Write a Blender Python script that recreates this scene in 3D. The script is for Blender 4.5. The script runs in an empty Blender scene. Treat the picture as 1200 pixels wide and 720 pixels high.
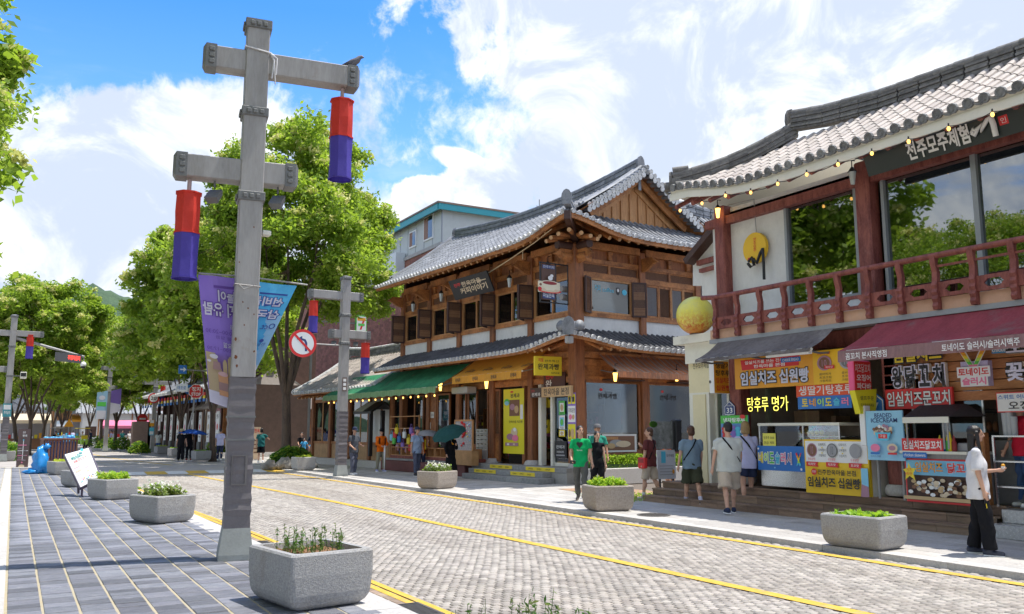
import bpy,math,random
import numpy as np
from mathutils import Vector,Matrix,noise as mnoise
random.seed(7);RNG=np.random.default_rng(7)
SC=bpy.context.scene;COL=SC.collection
rad=math.radians
# - camera
EYE=1.65;FPX=1000.0;PITCH=math.atan(.145);HEAD=rad(30.06)
cam=bpy.data.cameras.new('camera');cam_o=bpy.data.objects.new('camera',cam);COL.objects.link(cam_o)
cam.sensor_width=36;cam.lens=36*FPX/1200;cam.clip_end=6000;cam.clip_start=.05
cam_o.location=(0,0,EYE);cam_o.rotation_euler=(math.pi/2+PITCH,0,-HEAD);SC.camera=cam_o
# survey helpers: where the sight line through a point of the picture meets a real plane
def ray(px,py):
 x=(px-600)/FPX;u=-(py-360)/FPX
 f=math.cos(PITCH)-u*math.sin(PITCH);up=math.sin(PITCH)+u*math.cos(PITCH)
 return(f*math.sin(HEAD)+x*math.cos(HEAD),f*math.cos(HEAD)-x*math.sin(HEAD),up)
def G(px,py,z=0.0):
 r=ray(px,py);t=(z-EYE)/r[2];return(t*r[0],t*r[1])
def AX(px,py,X):
 r=ray(px,py);t=X/r[0];return(t*r[1],EYE+t*r[2])
def AY(px,py,Yv):
 r=ray(px,py);t=Yv/r[1];return(t*r[0],EYE+t*r[2])
 # - light
SUN_EL,SUN_AZ=71.0,105.0
sun=bpy.data.lights.new('sun','SUN');sun.energy=2.95;sun.angle=rad(.55);sun.color=(1,.955,.88)
sun_o=bpy.data.objects.new('sun',sun);COL.objects.link(sun_o)
sdir=Vector((math.cos(rad(SUN_EL))*math.sin(rad(SUN_AZ)),math.cos(rad(SUN_EL))*math.cos(rad(SUN_AZ)),math.sin(rad(SUN_EL))))
sun_o.rotation_euler=sdir.to_track_quat('Z','Y').to_euler();sun_o.location=(30,-10,60)
SC.view_settings.view_transform='Standard';SC.view_settings.look='None'
SC.view_settings.exposure=1.06;SC.view_settings.gamma=1
SC.cycles.max_bounces=8;SC.cycles.transparent_max_bounces=12
# - node helper
class N:
 def __init__(s,tree):s.t=tree;s.n=tree.nodes;s.l=tree.links
 def new(s,typ,**kw):
  n=s.n.new(typ)
  for k,v in kw.items():
   if k.startswith('i_'):n.inputs[int(k[2:])].default_value=v
   else:setattr(n,k,v)
  return n
 def link(s,a,b):s.l.new(a,b)
 def math(s,op,a,b=None,c=None,clamp=False):
  n=s.new('ShaderNodeMath',operation=op,use_clamp=clamp)
  for i,v in enumerate((a,b,c)):
   if v is None:continue
   if hasattr(v,'links'):s.link(v,n.inputs[i])
   else:n.inputs[i].default_value=v
  return n.outputs[0]
 def vmath(s,op,a,b=None):
  n=s.new('ShaderNodeVectorMath',operation=op)
  for i,v in enumerate((a,b)):
   if v is None:continue
   if hasattr(v,'links'):s.link(v,n.inputs[i])
   else:n.inputs[i].default_value=v
  return n.outputs['Value']if op in('DOT_PRODUCT','LENGTH')else n.outputs[0]
 def mix(s,f,a,b,blend='MIX'):
  n=s.new('ShaderNodeMix',data_type='RGBA',blend_type=blend)
  for i,v in((0,f),(6,a),(7,b)):
   if hasattr(v,'links'):s.link(v,n.inputs[i])
   else:n.inputs[i].default_value=v if i==0 else(tuple(v)+(1,)if len(v)==3 else v)
  return n.outputs[2]
 def noise(s,vec,scale,detail=4,rough=.55,dist=0):
  n=s.new('ShaderNodeTexNoise');n.inputs['Scale'].default_value=scale
  n.inputs['Detail'].default_value=detail;n.inputs['Roughness'].default_value=rough;n.inputs['Distortion'].default_value=dist
  if vec is not None:s.link(vec,n.inputs['Vector'])
  return n.outputs[0]
 def maprange(s,v,a,b,c,d,smooth=False):
  n=s.new('ShaderNodeMapRange');n.interpolation_type='SMOOTHSTEP' if smooth else 'LINEAR'
  s.link(v,n.inputs[0])
  for i,q in enumerate((a,b,c,d)):n.inputs[i+1].default_value=q
  return n.outputs[0]
  # - world: sky with cumulus
W=bpy.data.worlds.new('World');SC.world=W;W.use_nodes=True
w=N(W.node_tree);w.n.clear()
sky=w.new('ShaderNodeTexSky',sky_type='NISHITA',sun_disc=False)
sky.sun_elevation=rad(SUN_EL);sky.sun_rotation=rad(SUN_AZ);sky.air_density=1.0;sky.dust_density=.5;sky.ozone_density=2.2
tc=w.new('ShaderNodeTexCoord');V=tc.outputs['Generated']
fb=w.noise(V,5.5,9,.58,.3);fb2=w.noise(V,19,10,.64,.3)
turb=w.math('ADD',w.math('MULTIPLY',w.math('SUBTRACT',fb,.5),2.1),w.math('MULTIPLY',w.math('SUBTRACT',fb2,.5),1.0))
mask=None
for(cx,cy,rx,ry,tilt,soft)in[(215,185,105,70,14,.45),(60,205,130,62,18,.45),(120,262,230,62,0,.6),(30,330,260,52,0,.7),(300,300,240,80,0,.7),(566,222,58,38,0,.3),(497,228,38,22,0,.35),(900,70,300,140,0,.4),(735,40,110,85,-30,.4),(668,92,62,44,-20,.4),(1010,160,420,110,0,.6),(740,172,150,52,-8,.8),(1150,20,260,150,0,.6),(545,190,40,14,-20,.6),(1350,250,300,300,0,.8),(620,0,60,16,0,.9),(-200,300,240,150,0,.6)]:
 c=Vector(ray(cx,cy)).normalized();rt=Vector((math.cos(HEAD),-math.sin(HEAD),0));rt=(rt-c*rt.dot(c)).normalized();up=rt.cross(c)
 if up.z<0:up=-up
 ct,st=math.cos(rad(tilt)),math.sin(rad(tilt));r2=rt*ct+up*st;u2=up*ct-rt*st
 dv=w.vmath('SUBTRACT',V,tuple(c))
 a=w.math('MULTIPLY',w.vmath('DOT_PRODUCT',dv,tuple(r2)),FPX/rx*.93);b=w.math('MULTIPLY',w.vmath('DOT_PRODUCT',dv,tuple(u2)),FPX/ry*.93)
 d=w.math('SQRT',w.math('ADD',w.math('MULTIPLY',a,a),w.math('MULTIPLY',b,b)))
 d=w.math('ADD',d,w.math('MULTIPLY',turb,-.85))
 m=w.maprange(d,1-soft*.12,1+soft*.42,1,0,True)
 mask=m if mask is None else w.math('MAXIMUM',mask,m)
sepz=w.new('ShaderNodeSeparateXYZ');w.link(V,sepz.inputs[0]);zc=w.math('MAXIMUM',sepz.outputs[2],.05)
flat=w.new('ShaderNodeCombineXYZ');w.link(w.math('DIVIDE',sepz.outputs[0],zc),flat.inputs[0]);w.link(w.math('DIVIDE',sepz.outputs[1],zc),flat.inputs[1])
cirr=w.maprange(w.noise(flat.outputs[0],1.1,8,.6,.5),.52,.78,0,.5,True)
front=w.vmath('DOT_PRODUCT',V,tuple(Vector(ray(600,300)).normalized()))
gen=w.math('MULTIPLY',w.maprange(w.noise(flat.outputs[0],.55,9,.6,.2),.40,.52,0,1,True),w.maprange(front,.5,.66,1,0))  # cloud cover outside the view, added thick to boost the fill light
mask=w.math('MAXIMUM',w.math('MAXIMUM',mask,w.math('MULTIPLY',cirr,.55)),gen)
shade=w.maprange(w.noise(w.vmath('ADD',V,(.013,.02,.035)),7.5,9,.62,.6),.43,.60,0,1,True)
ccol=w.mix(shade,(2.35,2.68,3.3),(3.85,3.97,4.15))
hsv=w.new('ShaderNodeHueSaturation');hsv.inputs['Saturation'].default_value=1.22;hsv.inputs['Value'].default_value=1.0;w.link(sky.outputs[0],hsv.inputs['Color'])
haze=w.maprange(sepz.outputs[2],0,.45,.6,0)
skyc=w.mix(haze,w.mix(1.0,hsv.outputs[0],(.44,.72,1.04),'MULTIPLY'),(2.3,3.3,4.5))
cc=w.mix(mask,skyc,ccol)
bg=w.new('ShaderNodeBackground');w.link(cc,bg.inputs[0]);bg.inputs[1].default_value=.148
wo=w.new('ShaderNodeOutputWorld');w.link(bg.outputs[0],wo.inputs[0])
# - materials
MATS={}
def mat(name,col,rough=.7,var=.12,scale=3.,bump=0.,bscale=30.,metal=0.,emit=None,estr=1.,col2=None,island=0.,stretch=None,trans=0.,spec=.5,coat=0.,streak=0.,dirt=None,alpha=1.):
 """Principled material: base colour with two sizes of noise wear, optional per-piece variation, grain and dirt."""
 if name in MATS:return MATS[name]
 m=bpy.data.materials.new(name);m.use_nodes=True;k=N(m.node_tree);p=k.n['Principled BSDF']
 t=k.new('ShaderNodeTexCoord');oi0=k.new('ShaderNodeObjectInfo');sh0=k.new('ShaderNodeVectorMath',operation='ADD');k.link(t.outputs['Object'],sh0.inputs[0]);k.link(k.math('MULTIPLY',oi0.outputs['Random'],37.),sh0.inputs[1]);vec=vec0=sh0.outputs[0]
 if stretch:
  mp=k.new('ShaderNodeMapping');mp.inputs['Scale'].default_value=stretch;k.link(vec,mp.inputs[0]);vec=mp.outputs[0]
 c2=col2 if col2 else tuple(max(0,c*.55)for c in col)
 n1=k.noise(vec,scale,5,.6,.3);f=k.maprange(n1,.35,.7,0,1)
 n2=k.noise(vec,scale*9,4,.6);f=k.math('MULTIPLY',k.math('ADD',f,k.maprange(n2,.3,.7,-.3,.3)),var*2 if not col2 else 1,clamp=True)
 c=k.mix(f,col,c2)
 if island:
  gi=k.new('ShaderNodeNewGeometry');oi=k.new('ShaderNodeObjectInfo')
  rr=k.math('FRACT',k.math('ADD',gi.outputs['Random Per Island'],oi.outputs['Random']))
  hs=k.new('ShaderNodeHueSaturation');k.link(k.maprange(rr,0,1,1-island,1+island),hs.inputs['Value']);k.link(c,hs.inputs['Color'])
  k.link(k.maprange(k.math('FRACT',k.math('MULTIPLY',rr,7.3)),0,1,.5-island*.03,.5+island*.03),hs.inputs['Hue'])
  c=hs.outputs[0]
 if dirt:
  nd=k.noise(vec0,dirt[1],6,.65,.4);c=k.mix(k.maprange(nd,dirt[2],dirt[2]+.18,0,dirt[3],True),c,dirt[0])
 k.link(c,p.inputs['Base Color'])
 rn=k.maprange(n2,.3,.7,rough-.08,min(1,rough+.08));k.link(rn,p.inputs['Roughness'])
 p.inputs['Metallic'].default_value=metal;p.inputs['Specular IOR Level'].default_value=spec
 p.inputs['Coat Weight'].default_value=coat;p.inputs['Alpha'].default_value=alpha
 if emit:p.inputs['Emission Color'].default_value=(*emit,1);p.inputs['Emission Strength'].default_value=estr
 if bump:
  bn=k.new('ShaderNodeBump');bn.inputs['Strength'].default_value=min(1,bump);bn.inputs['Distance'].default_value=.02*max(1,bump)
  k.link(k.noise(vec,bscale,6,.6),bn.inputs['Height']);k.link(bn.outputs[0],p.inputs['Normal'])
 if trans:
  tr=k.new('ShaderNodeBsdfTranslucent');k.link(c,tr.inputs[0]);ms=k.new('ShaderNodeMixShader');ms.inputs[0].default_value=trans
  k.link(p.outputs[0],ms.inputs[1]);k.link(tr.outputs[0],ms.inputs[2]);k.link(ms.outputs[0],k.n['Material Output'].inputs[0])
 MATS[name]=m;return m
def paint(name,col,rough=.5):return mat(name,col,rough,.04,5)
def glass(name,tint=(.5,.55,.55),refl=.35,dark=.5):
 """window pane: part mirror, part see-through"""
 if name in MATS:return MATS[name]
 m=bpy.data.materials.new(name);m.use_nodes=True;k=N(m.node_tree);k.n.remove(k.n['Principled BSDF'])
 g=k.new('ShaderNodeBsdfGlossy');g.inputs['Roughness'].default_value=.015;g.inputs[0].default_value=(.9,.95,1,1)
 t=k.new('ShaderNodeBsdfTransparent');t.inputs[0].default_value=(*tint,1)
 fr=k.new('ShaderNodeFresnel');fr.inputs[0].default_value=1.5
 f=k.maprange(fr.outputs[0],.04,.6,refl,1)
 ms=k.new('ShaderNodeMixShader');k.link(f,ms.inputs[0]);k.link(t.outputs[0],ms.inputs[1]);k.link(g.outputs[0],ms.inputs[2])
 k.link(ms.outputs[0],k.n['Material Output'].inputs[0]);MATS[name]=m;return m
 # palette
wood=mat('timber_honey',(.54,.225,.07),.6,.35,2.2,.25,22,col2=(.22,.085,.03),stretch=(1,1,1),dirt=((.07,.03,.015),1.1,.55,.6))
woodv=mat('timber_vertical',(.36,.135,.05),.62,.35,3,.3,16,col2=(.18,.07,.03),stretch=(4,4,.5),dirt=((.06,.028,.015),1.3,.55,.6))
woodl=mat('timber_light',(.58,.30,.12),.6,.3,3,.2,20,col2=(.38,.17,.06),stretch=(4,4,.5))
woodd=mat('timber_dark',(.075,.035,.025),.55,.3,3,.2,20)
woodr=mat('timber_red',(.31,.095,.07),.6,.3,3,.35,25,col2=(.14,.03,.025),stretch=(3,3,.7),dirt=((.33,.16,.12),4,.6,.4))
plaster=mat('plaster_white',(.76,.76,.74),.85,.14,1.2,.2,30,stretch=(1,1,.6),dirt=((.45,.44,.41),1.3,.55,.35))
cream=mat('plaster_cream',(.78,.70,.45),.8,.08,2,.1,50)
creamw=mat('render_offwhite',(.80,.78,.68),.75,.08,2,.1,50,dirt=((.4,.38,.33),1.2,.6,.4))
tile_g=mat('roof_tile_grey',(.25,.26,.285),.6,.35,4,.2,40,island=.26,col2=(.13,.14,.155),spec=.5)
tile_hi=mat('roof_tile_bleached',(.47,.425,.385),.75,.3,4,.3,40,island=.16,col2=(.40,.34,.30))
tile_end=mat('eave_tile_weathered',(.26,.265,.27),.75,.3,12,.6,60,island=.2,col2=(.13,.135,.14))
tile_w=mat('eave_tile_mortar',(.74,.74,.73),.8,.25,9,.4,60,island=.15,col2=(.38,.38,.38))
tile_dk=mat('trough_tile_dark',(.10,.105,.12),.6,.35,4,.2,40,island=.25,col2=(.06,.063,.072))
tile_bed=mat('roof_bed_dark',(.07,.072,.08),.8,.3,4,.3,40)
brickm=mat('brick_red',(.30,.13,.10),.85,.3,5,.4,40,island=.25,col2=(.20,.09,.075))
mortar=mat('mortar_grey',(.30,.27,.25),.9,.2,6,.3,60)
slate=mat('slate_paver',(.235,.236,.265),.62,.4,2.4,.7,26,island=.38,col2=(.13,.14,.17),stretch=(1,3,1),dirt=((.30,.27,.22),1.4,.62,.45))
sand=mat('joint_sand',(.40,.36,.27),.95,.3,8,.4,60,col2=(.42,.34,.20),dirt=((.16,.19,.04),1.1,.54,.8))
granite=mat('granite_speckled',(.41,.405,.40),.8,.4,45,.6,70,col2=(.25,.25,.255),dirt=((.27,.245,.215),2.4,.52,.55))
graniteL=mat('granite_pale',(.56,.54,.51),.8,.3,30,.3,80,island=.10,col2=(.42,.40,.38),dirt=((.36,.33,.29),.8,.55,.4))
sett=mat('granite_sett',(.405,.37,.33),.78,.35,9,.5,60,island=.26,col2=(.31,.28,.25),dirt=((.45,.36,.29),.35,.58,.5))
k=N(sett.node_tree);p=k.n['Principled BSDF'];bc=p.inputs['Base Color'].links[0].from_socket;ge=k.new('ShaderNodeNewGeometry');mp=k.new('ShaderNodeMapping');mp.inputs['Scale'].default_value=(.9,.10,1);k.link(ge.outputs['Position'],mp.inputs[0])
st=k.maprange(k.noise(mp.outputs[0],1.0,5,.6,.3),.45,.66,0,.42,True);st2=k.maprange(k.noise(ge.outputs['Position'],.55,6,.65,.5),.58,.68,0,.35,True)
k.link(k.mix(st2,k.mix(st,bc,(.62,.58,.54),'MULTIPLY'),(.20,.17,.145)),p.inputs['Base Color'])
settj=mat('sett_joint',(.17,.14,.12),.95,.3,12,.4,80)
roadfar=mat('worn_stone_road',(.43,.40,.375),.85,.3,1.2,.5,24,col2=(.33,.30,.28),dirt=((.5,.42,.34),.3,.55,.5))
yellow=mat('road_paint_yellow',(.68,.43,.05),.7,.25,6,.3,60,dirt=((.40,.33,.22),3.5,.54,.7))
whitep=mat('road_paint_white',(.72,.72,.70),.7,.2,6,.3,60,dirt=((.42,.40,.36),4,.62,.5))
steelp=mat('pole_paint_grey',(.36,.35,.345),.5,.25,1.5,.08,40,col2=(.27,.26,.25),stretch=(3,3,.5),dirt=((.25,.20,.16),3.2,.58,.5))
steeld=mat('bracket_grey',(.17,.175,.175),.5,.2,8,.2,40)
steelw=mat('wrap_grey',(.165,.152,.162),.55,.15,3,.15,40,spec=.4)
metal=mat('brushed_steel',(.62,.62,.61),.3,.1,4,.1,60,metal=.9,stretch=(1,1,6))
alu=mat('window_frame_grey',(.33,.34,.36),.4,.1,5,metal=.4)
black=mat('black_paint',(.018,.018,.02),.45,.2,6)
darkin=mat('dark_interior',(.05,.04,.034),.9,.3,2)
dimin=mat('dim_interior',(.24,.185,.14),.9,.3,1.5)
red_f=mat('silk_red',(.74,.05,.03),.65,.12,4,.1,30,trans=.25)
blue_f=mat('silk_blue',(.085,.06,.42),.6,.12,4,.1,30,trans=.2)
white=paint('white_print',(.84,.84,.83));ink=paint('black_print',(.02,.02,.022));redp=paint('red_print',(.68,.03,.03));bluep=paint('blue_print',(.03,.18,.55))
yel=paint('yellow_print',(.86,.66,.03));yelb=paint('yellow_banner',(.80,.72,.02));orangep=paint('orange_sign',(.82,.36,.02));greenp=paint('green_print',(.10,.55,.08))
pink=paint('pink_print',(.85,.22,.38));skyb=paint('sky_print',(.25,.60,.82));brownp=paint('brown_print',(.22,.10,.05));greyp=paint('grey_print',(.35,.35,.37));purp=paint('purple_print',(.27,.16,.55))
tan=paint('tan_board',(.58,.40,.20));maroonp=paint('maroon_print',(.30,.03,.03));beige=paint('beige_print',(.72,.58,.40));dblue=paint('navy_print',(.03,.06,.20));limep=paint('lime_print',(.45,.75,.10));cyanp=paint('cyan_print',(.10,.55,.75));mauve=paint('mauve_print',(.42,.22,.30))
soil=mat('bark_mulch',(.28,.15,.07),.95,.4,20,.8,60,col2=(.14,.07,.035))
lampy=mat('lamp_glow',(.9,.55,.1),.4,.05,3,emit=(1,.58,.12),estr=2.2)
bulbm=mat('bulb_glow',(.7,.5,.25),.4,.05,3,emit=(1,.50,.10),estr=1.5)
neony=mat('neon_yellow',(.9,.85,.2),.4,.02,3,emit=(1,.9,.12),estr=1.3)
skin=mat('skin_light',(.62,.36,.25),.55,.1,9,.05,60,spec=.35);skin2=mat('skin_tan',(.52,.29,.19),.55,.1,9,.05,60,spec=.35)
hairb=mat('hair_black',(.02,.015,.014),.4,.4,20,.5,60,stretch=(1,1,.2));hairbr=mat('hair_brown',(.10,.045,.022),.45,.4,20,.5,60);hairbl=mat('hair_blond',(.42,.27,.12),.5,.35,20,.5,60,stretch=(1,1,.2));hairg=mat('hair_grey',(.22,.21,.20),.5,.35,20,.5,60)
# - mesh builder
def V3(p):return(float(p[0]),float(p[1]),float(p[2]))
class MB:
 def __init__(s):s.v=[];s.f=[];s.m=[];s.mats=[];s.sm=[]
 def mi(s,m):
  if m not in s.mats:s.mats.append(m)
  return s.mats.index(m)
 def add(s,vs,fs,m,smooth=False):
  b=len(s.v);s.v+=[V3(p)for p in vs];i=s.mi(m)
  for f in fs:s.f.append(tuple(q+b for q in f));s.m.append(i);s.sm.append(smooth)
  return s
 def box(s,x0,y0,z0,x1,y1,z1,m):
  x0,x1=sorted((x0,x1));y0,y1=sorted((y0,y1));z0,z1=sorted((z0,z1))
  return s.add([(x0,y0,z0),(x1,y0,z0),(x1,y1,z0),(x0,y1,z0),(x0,y0,z1),(x1,y0,z1),(x1,y1,z1),(x0,y1,z1)],[(3,2,1,0),(4,5,6,7),(0,1,5,4),(1,2,6,5),(2,3,7,6),(3,0,4,7)],m)
 def cbox(s,x0,y0,z0,x1,y1,z1,m,c=.01):
  """box with every edge chamfered"""
  x0,x1=sorted((x0,x1));y0,y1=sorted((y0,y1));z0,z1=sorted((z0,z1));c=min(c,(x1-x0)/3,(y1-y0)/3,(z1-z0)/3)
  rings=[]
  for z,d in((z0,c),(z0+c,0),(z1-c,0),(z1,c)):
   a,b,e,g=x0+d,x1-d,y0+d,y1-d;k=c if d==0 else c*.6
   rings.append([(a+k,e,z),(b-k,e,z),(b,e+k,z),(b,g-k,z),(b-k,g,z),(a+k,g,z),(a,g-k,z),(a,e+k,z)])
  fs=[tuple(range(7,-1,-1)),tuple(range(24,32))]
  for r in range(3):
   for i in range(8):j=(i+1)%8;fs.append((r*8+i,r*8+j,r*8+8+j,r*8+8+i))
  return s.add(sum(rings,[]),fs,m)
 def bar(s,p0,p1,w,h,m,up=(0,0,1)):
  """rectangular bar from p0 to p1"""
  p0=Vector(p0);p1=Vector(p1);d=(p1-p0).normalized();u=Vector(up)
  if abs(d.dot(u))>.98:u=Vector((0,1,0))
  sd=d.cross(u).normalized()*w/2;uu=sd.cross(d).normalized()*h/2
  vs=[p+a*sd+b*uu for p in(p0,p1)for a,b in((-1,-1),(1,-1),(1,1),(-1,1))]
  return s.add(vs,[(0,1,2,3),(7,6,5,4),(0,4,5,1),(1,5,6,2),(2,6,7,3),(3,7,4,0)],m)
 def tube(s,pts,rs,m,n=8,cap=True,smooth=True):
  pts=[Vector(p)for p in pts]
  if not hasattr(rs,'__len__'):rs=[rs]*len(pts)
  vs=[];prev=None
  for i,p in enumerate(pts):
   d=(pts[min(i+1,len(pts)-1)]-pts[max(i-1,0)]).normalized()
   u=prev if prev is not None else(Vector((0,0,1))if abs(d.z)<.9 else Vector((1,0,0)))
   a=d.cross(u)
   if a.length<1e-4:a=d.cross(Vector((0,1,.1)))
   a.normalize();b=a.cross(d).normalized();prev=b
   vs+=[p+(a*math.cos(2*math.pi*k/n)+b*math.sin(2*math.pi*k/n))*rs[i]for k in range(n)]
  fs=[(i*n+k,i*n+(k+1)%n,(i+1)*n+(k+1)%n,(i+1)*n+k)for i in range(len(pts)-1)for k in range(n)]
  s.add(vs,fs,m,smooth)
  if cap:s.add(vs[:n],[tuple(range(n-1,-1,-1))],m);s.add(vs[-n:],[tuple(range(n))],m)
  return s
 def ball(s,c,r,m,nu=12,nv=8,smooth=True):
  if not hasattr(r,'__len__'):r=(r,r,r)
  vs=[(c[0],c[1],c[2]+r[2])]
  for j in range(1,nv):
   t=math.pi*j/nv
   vs+=[(c[0]+r[0]*math.sin(t)*math.cos(2*math.pi*i/nu),c[1]+r[1]*math.sin(t)*math.sin(2*math.pi*i/nu),c[2]+r[2]*math.cos(t))for i in range(nu)]
  vs.append((c[0],c[1],c[2]-r[2]));L=len(vs)-1
  fs=[(0,1+i,1+(i+1)%nu)for i in range(nu)]
  for j in range(nv-2):
   for i in range(nu):a=1+j*nu;fs.append((a+i,a+nu+i,a+nu+(i+1)%nu,a+(i+1)%nu))
  a=1+(nv-2)*nu;fs+=[(a+i,L,a+(i+1)%nu)for i in range(nu)]
  return s.add(vs,fs,m,smooth)
 def prism(s,poly,d,m):
  """closed outline (3D points) pushed along d"""
  n=len(poly);a=[Vector(p)for p in poly];b=[p+Vector(d)for p in a]
  return s.add(a+b,[tuple(range(n-1,-1,-1)),tuple(range(n,2*n))]+[(i,(i+1)%n,n+(i+1)%n,n+i)for i in range(n)],m)
 def quad(s,a,b,c,d,m):return s.add([a,b,c,d],[(0,1,2,3)],m)
 def lathe(s,c,prof,m,n=14,smooth=True):
  vs=[]
  for r,z in prof:vs+=[(c[0]+r*math.cos(2*math.pi*i/n),c[1]+r*math.sin(2*math.pi*i/n),c[2]+z)for i in range(n)]
  fs=[(j*n+i,j*n+(i+1)%n,(j+1)*n+(i+1)%n,(j+1)*n+i)for j in range(len(prof)-1)for i in range(n)]
  s.add(vs,fs,m,smooth);s.add(vs[-n:],[tuple(range(n))],m);s.add(vs[:n],[tuple(range(n-1,-1,-1))],m);return s
 def mesh(s,name):
  me=bpy.data.meshes.new(name);me.from_pydata(s.v,[],s.f);me.update()
  for m in s.mats:me.materials.append(m)
  me.polygons.foreach_set('material_index',s.m);me.polygons.foreach_set('use_smooth',s.sm);return me
 def build(s,name,parent=None,world=False,**props):
  if not s.v:return None
  return link(name,s.mesh(name),parent,world,**props)
def link(name,me,parent=None,world=False,**props):
 o=bpy.data.objects.new(name,me);COL.objects.link(o)
 if parent is not None:
  o.parent=parent
  if world:
   q=parent;M=Matrix()
   while q is not None:M=q.matrix_basis@M if q.parent is None else(q.matrix_parent_inverse@q.matrix_basis)@M;q=q.parent
   o.matrix_parent_inverse=M.inverted()
 for k,v in props.items():o[k]=v
 return o
def np_mesh(name,verts,quads,mats,midx=None,smooth=False):
 me=bpy.data.meshes.new(name);n=len(quads);k=quads.shape[1]
 me.vertices.add(len(verts));me.vertices.foreach_set('co',np.ascontiguousarray(verts,dtype=np.float32).ravel())
 me.loops.add(n*k);me.loops.foreach_set('vertex_index',np.ascontiguousarray(quads,dtype=np.int32).ravel())
 me.polygons.add(n);me.polygons.foreach_set('loop_start',np.arange(0,n*k,k,dtype=np.int32))
 try:me.polygons.foreach_set('loop_total',np.full(n,k,dtype=np.int32))
 except Exception:pass
 for m in mats:me.materials.append(m)
 if midx is not None:me.polygons.foreach_set('material_index',midx.astype(np.int32))
 if smooth:me.polygons.foreach_set('use_smooth',np.ones(n,dtype=bool))
 me.update();me.validate();return me
def thing(name,label,cat,loc=(0,0,0),rz=0.,group=None):
 o=bpy.data.objects.new(name,None);COL.objects.link(o);o.location=loc;o.rotation_euler=(0,0,rad(rz));o.empty_display_size=.2
 o['label']=label;o['category']=cat
 if group:o['group']=group
 return o
def copy_tree(src,loc=None,rz=None,label=None,scale=None):
 def rec(o,par):
  c=o.copy();COL.objects.link(c);c.parent=par
  for ch in KIDS.get(o.name,[]):rec(ch,c)
  return c
 KIDS={}
 for o in bpy.data.objects:
  if o.parent:KIDS.setdefault(o.parent.name,[]).append(o)
 r=rec(src,None)
 if loc is not None:r.location=loc
 if rz is not None:r.rotation_euler=(0,0,rad(rz))
 if label:r['label']=label
 if scale:r.scale=(scale,)*3 if not hasattr(scale,'__len__')else scale
 return r
 # - lettering and signboards
_TX={}
def glyphs(s,bold=0.):
 key=(s,bold)
 if key not in _TX:
  c=bpy.data.curves.new('t','FONT');c.body=s;c.size=1;c.resolution_u=2;c.offset=bold;c.align_x='CENTER'
  o=bpy.data.objects.new('t',c);COL.objects.link(o);dg=bpy.context.evaluated_depsgraph_get()
  me=bpy.data.meshes.new_from_object(o.evaluated_get(dg));vs=np.array([v.co[:2]for v in me.vertices]);fs=[tuple(p.vertices)for p in me.polygons]
  bpy.data.objects.remove(o);bpy.data.curves.remove(c);bpy.data.meshes.remove(me)
  _TX[key]=(vs,fs)
 return _TX[key]
class Board:
 """flat signboard: origin at its lower left as seen, R right, U up; prints lie in layers a millimetre or two proud"""
 def __init__(s,O,R,U,w,h,t=.03,m=None,edge=None):
  s.O=Vector(O);s.R=Vector(R).normalized();s.U=Vector(U).normalized();s.Nn=s.R.cross(s.U).normalized();s.w=w;s.h=h;s.k=1
  s.pr=MB();s.pn=MB()
  if m is not None:
   a=[s.P(0,0,0),s.P(w,0,0),s.P(w,h,0),s.P(0,h,0)]
   s.pn.prism(a,-s.Nn*t,edge or m);s.pr.quad(*[s.P(x,y,.0015)for x,y in((.004,.004),(w-.004,.004),(w-.004,h-.004),(.004,h-.004))],m);s.k=2
 def P(s,x,y,o):return s.O+s.R*x+s.U*y+s.Nn*o
 def lay(s):s.k+=1;return s.k*.0015
 def poly(s,pts,m):o=s.lay();s.pr.add([s.P(x*s.w,y*s.h,o)for x,y in pts],[tuple(range(len(pts)))],m);return s
 def rect(s,x0,y0,x1,y1,m):return s.poly([(x0,y0),(x1,y0),(x1,y1),(x0,y1)],m)
 def disc(s,cx,cy,rx,ry,m,n=18):return s.poly([(cx+rx*math.cos(2*math.pi*i/n),cy+ry*math.sin(2*math.pi*i/n))for i in range(n)],m)
 def text(s,t,x0,y0,x1,y1,m,bold=.012,out=None,ow=.05,mirror=False,depth=0.):
  vs,fs=glyphs(t,bold);mn=vs.min(0);mx=vs.max(0)
  def put(vs_,m_,extra=0.):
   o=s.lay()+extra;q=(vs_-mn)/(mx-mn+1e-9)
   if mirror:q=np.column_stack([1-q[:,0],q[:,1]])
   X=(x0+q[:,0]*(x1-x0))*s.w;Yq=(y0+q[:,1]*(y1-y0))*s.h
   s.pr.add([s.P(a,b,o)for a,b in zip(X,Yq)],[f[::-1]for f in fs_]if mirror else fs_,m_)
  if out is not None:vo,fs_=glyphs(t,bold+ow);put(vo,out,0)
  fs_=fs;put(vs,m,depth);return s
 def build(s,parent,world=False,name='sign_panel',pname='lettering'):
  if s.pn.v:s.pn.build(name,parent,world)
  if s.pr.v:s.pr.build(pname,parent,world)
  return s
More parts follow.
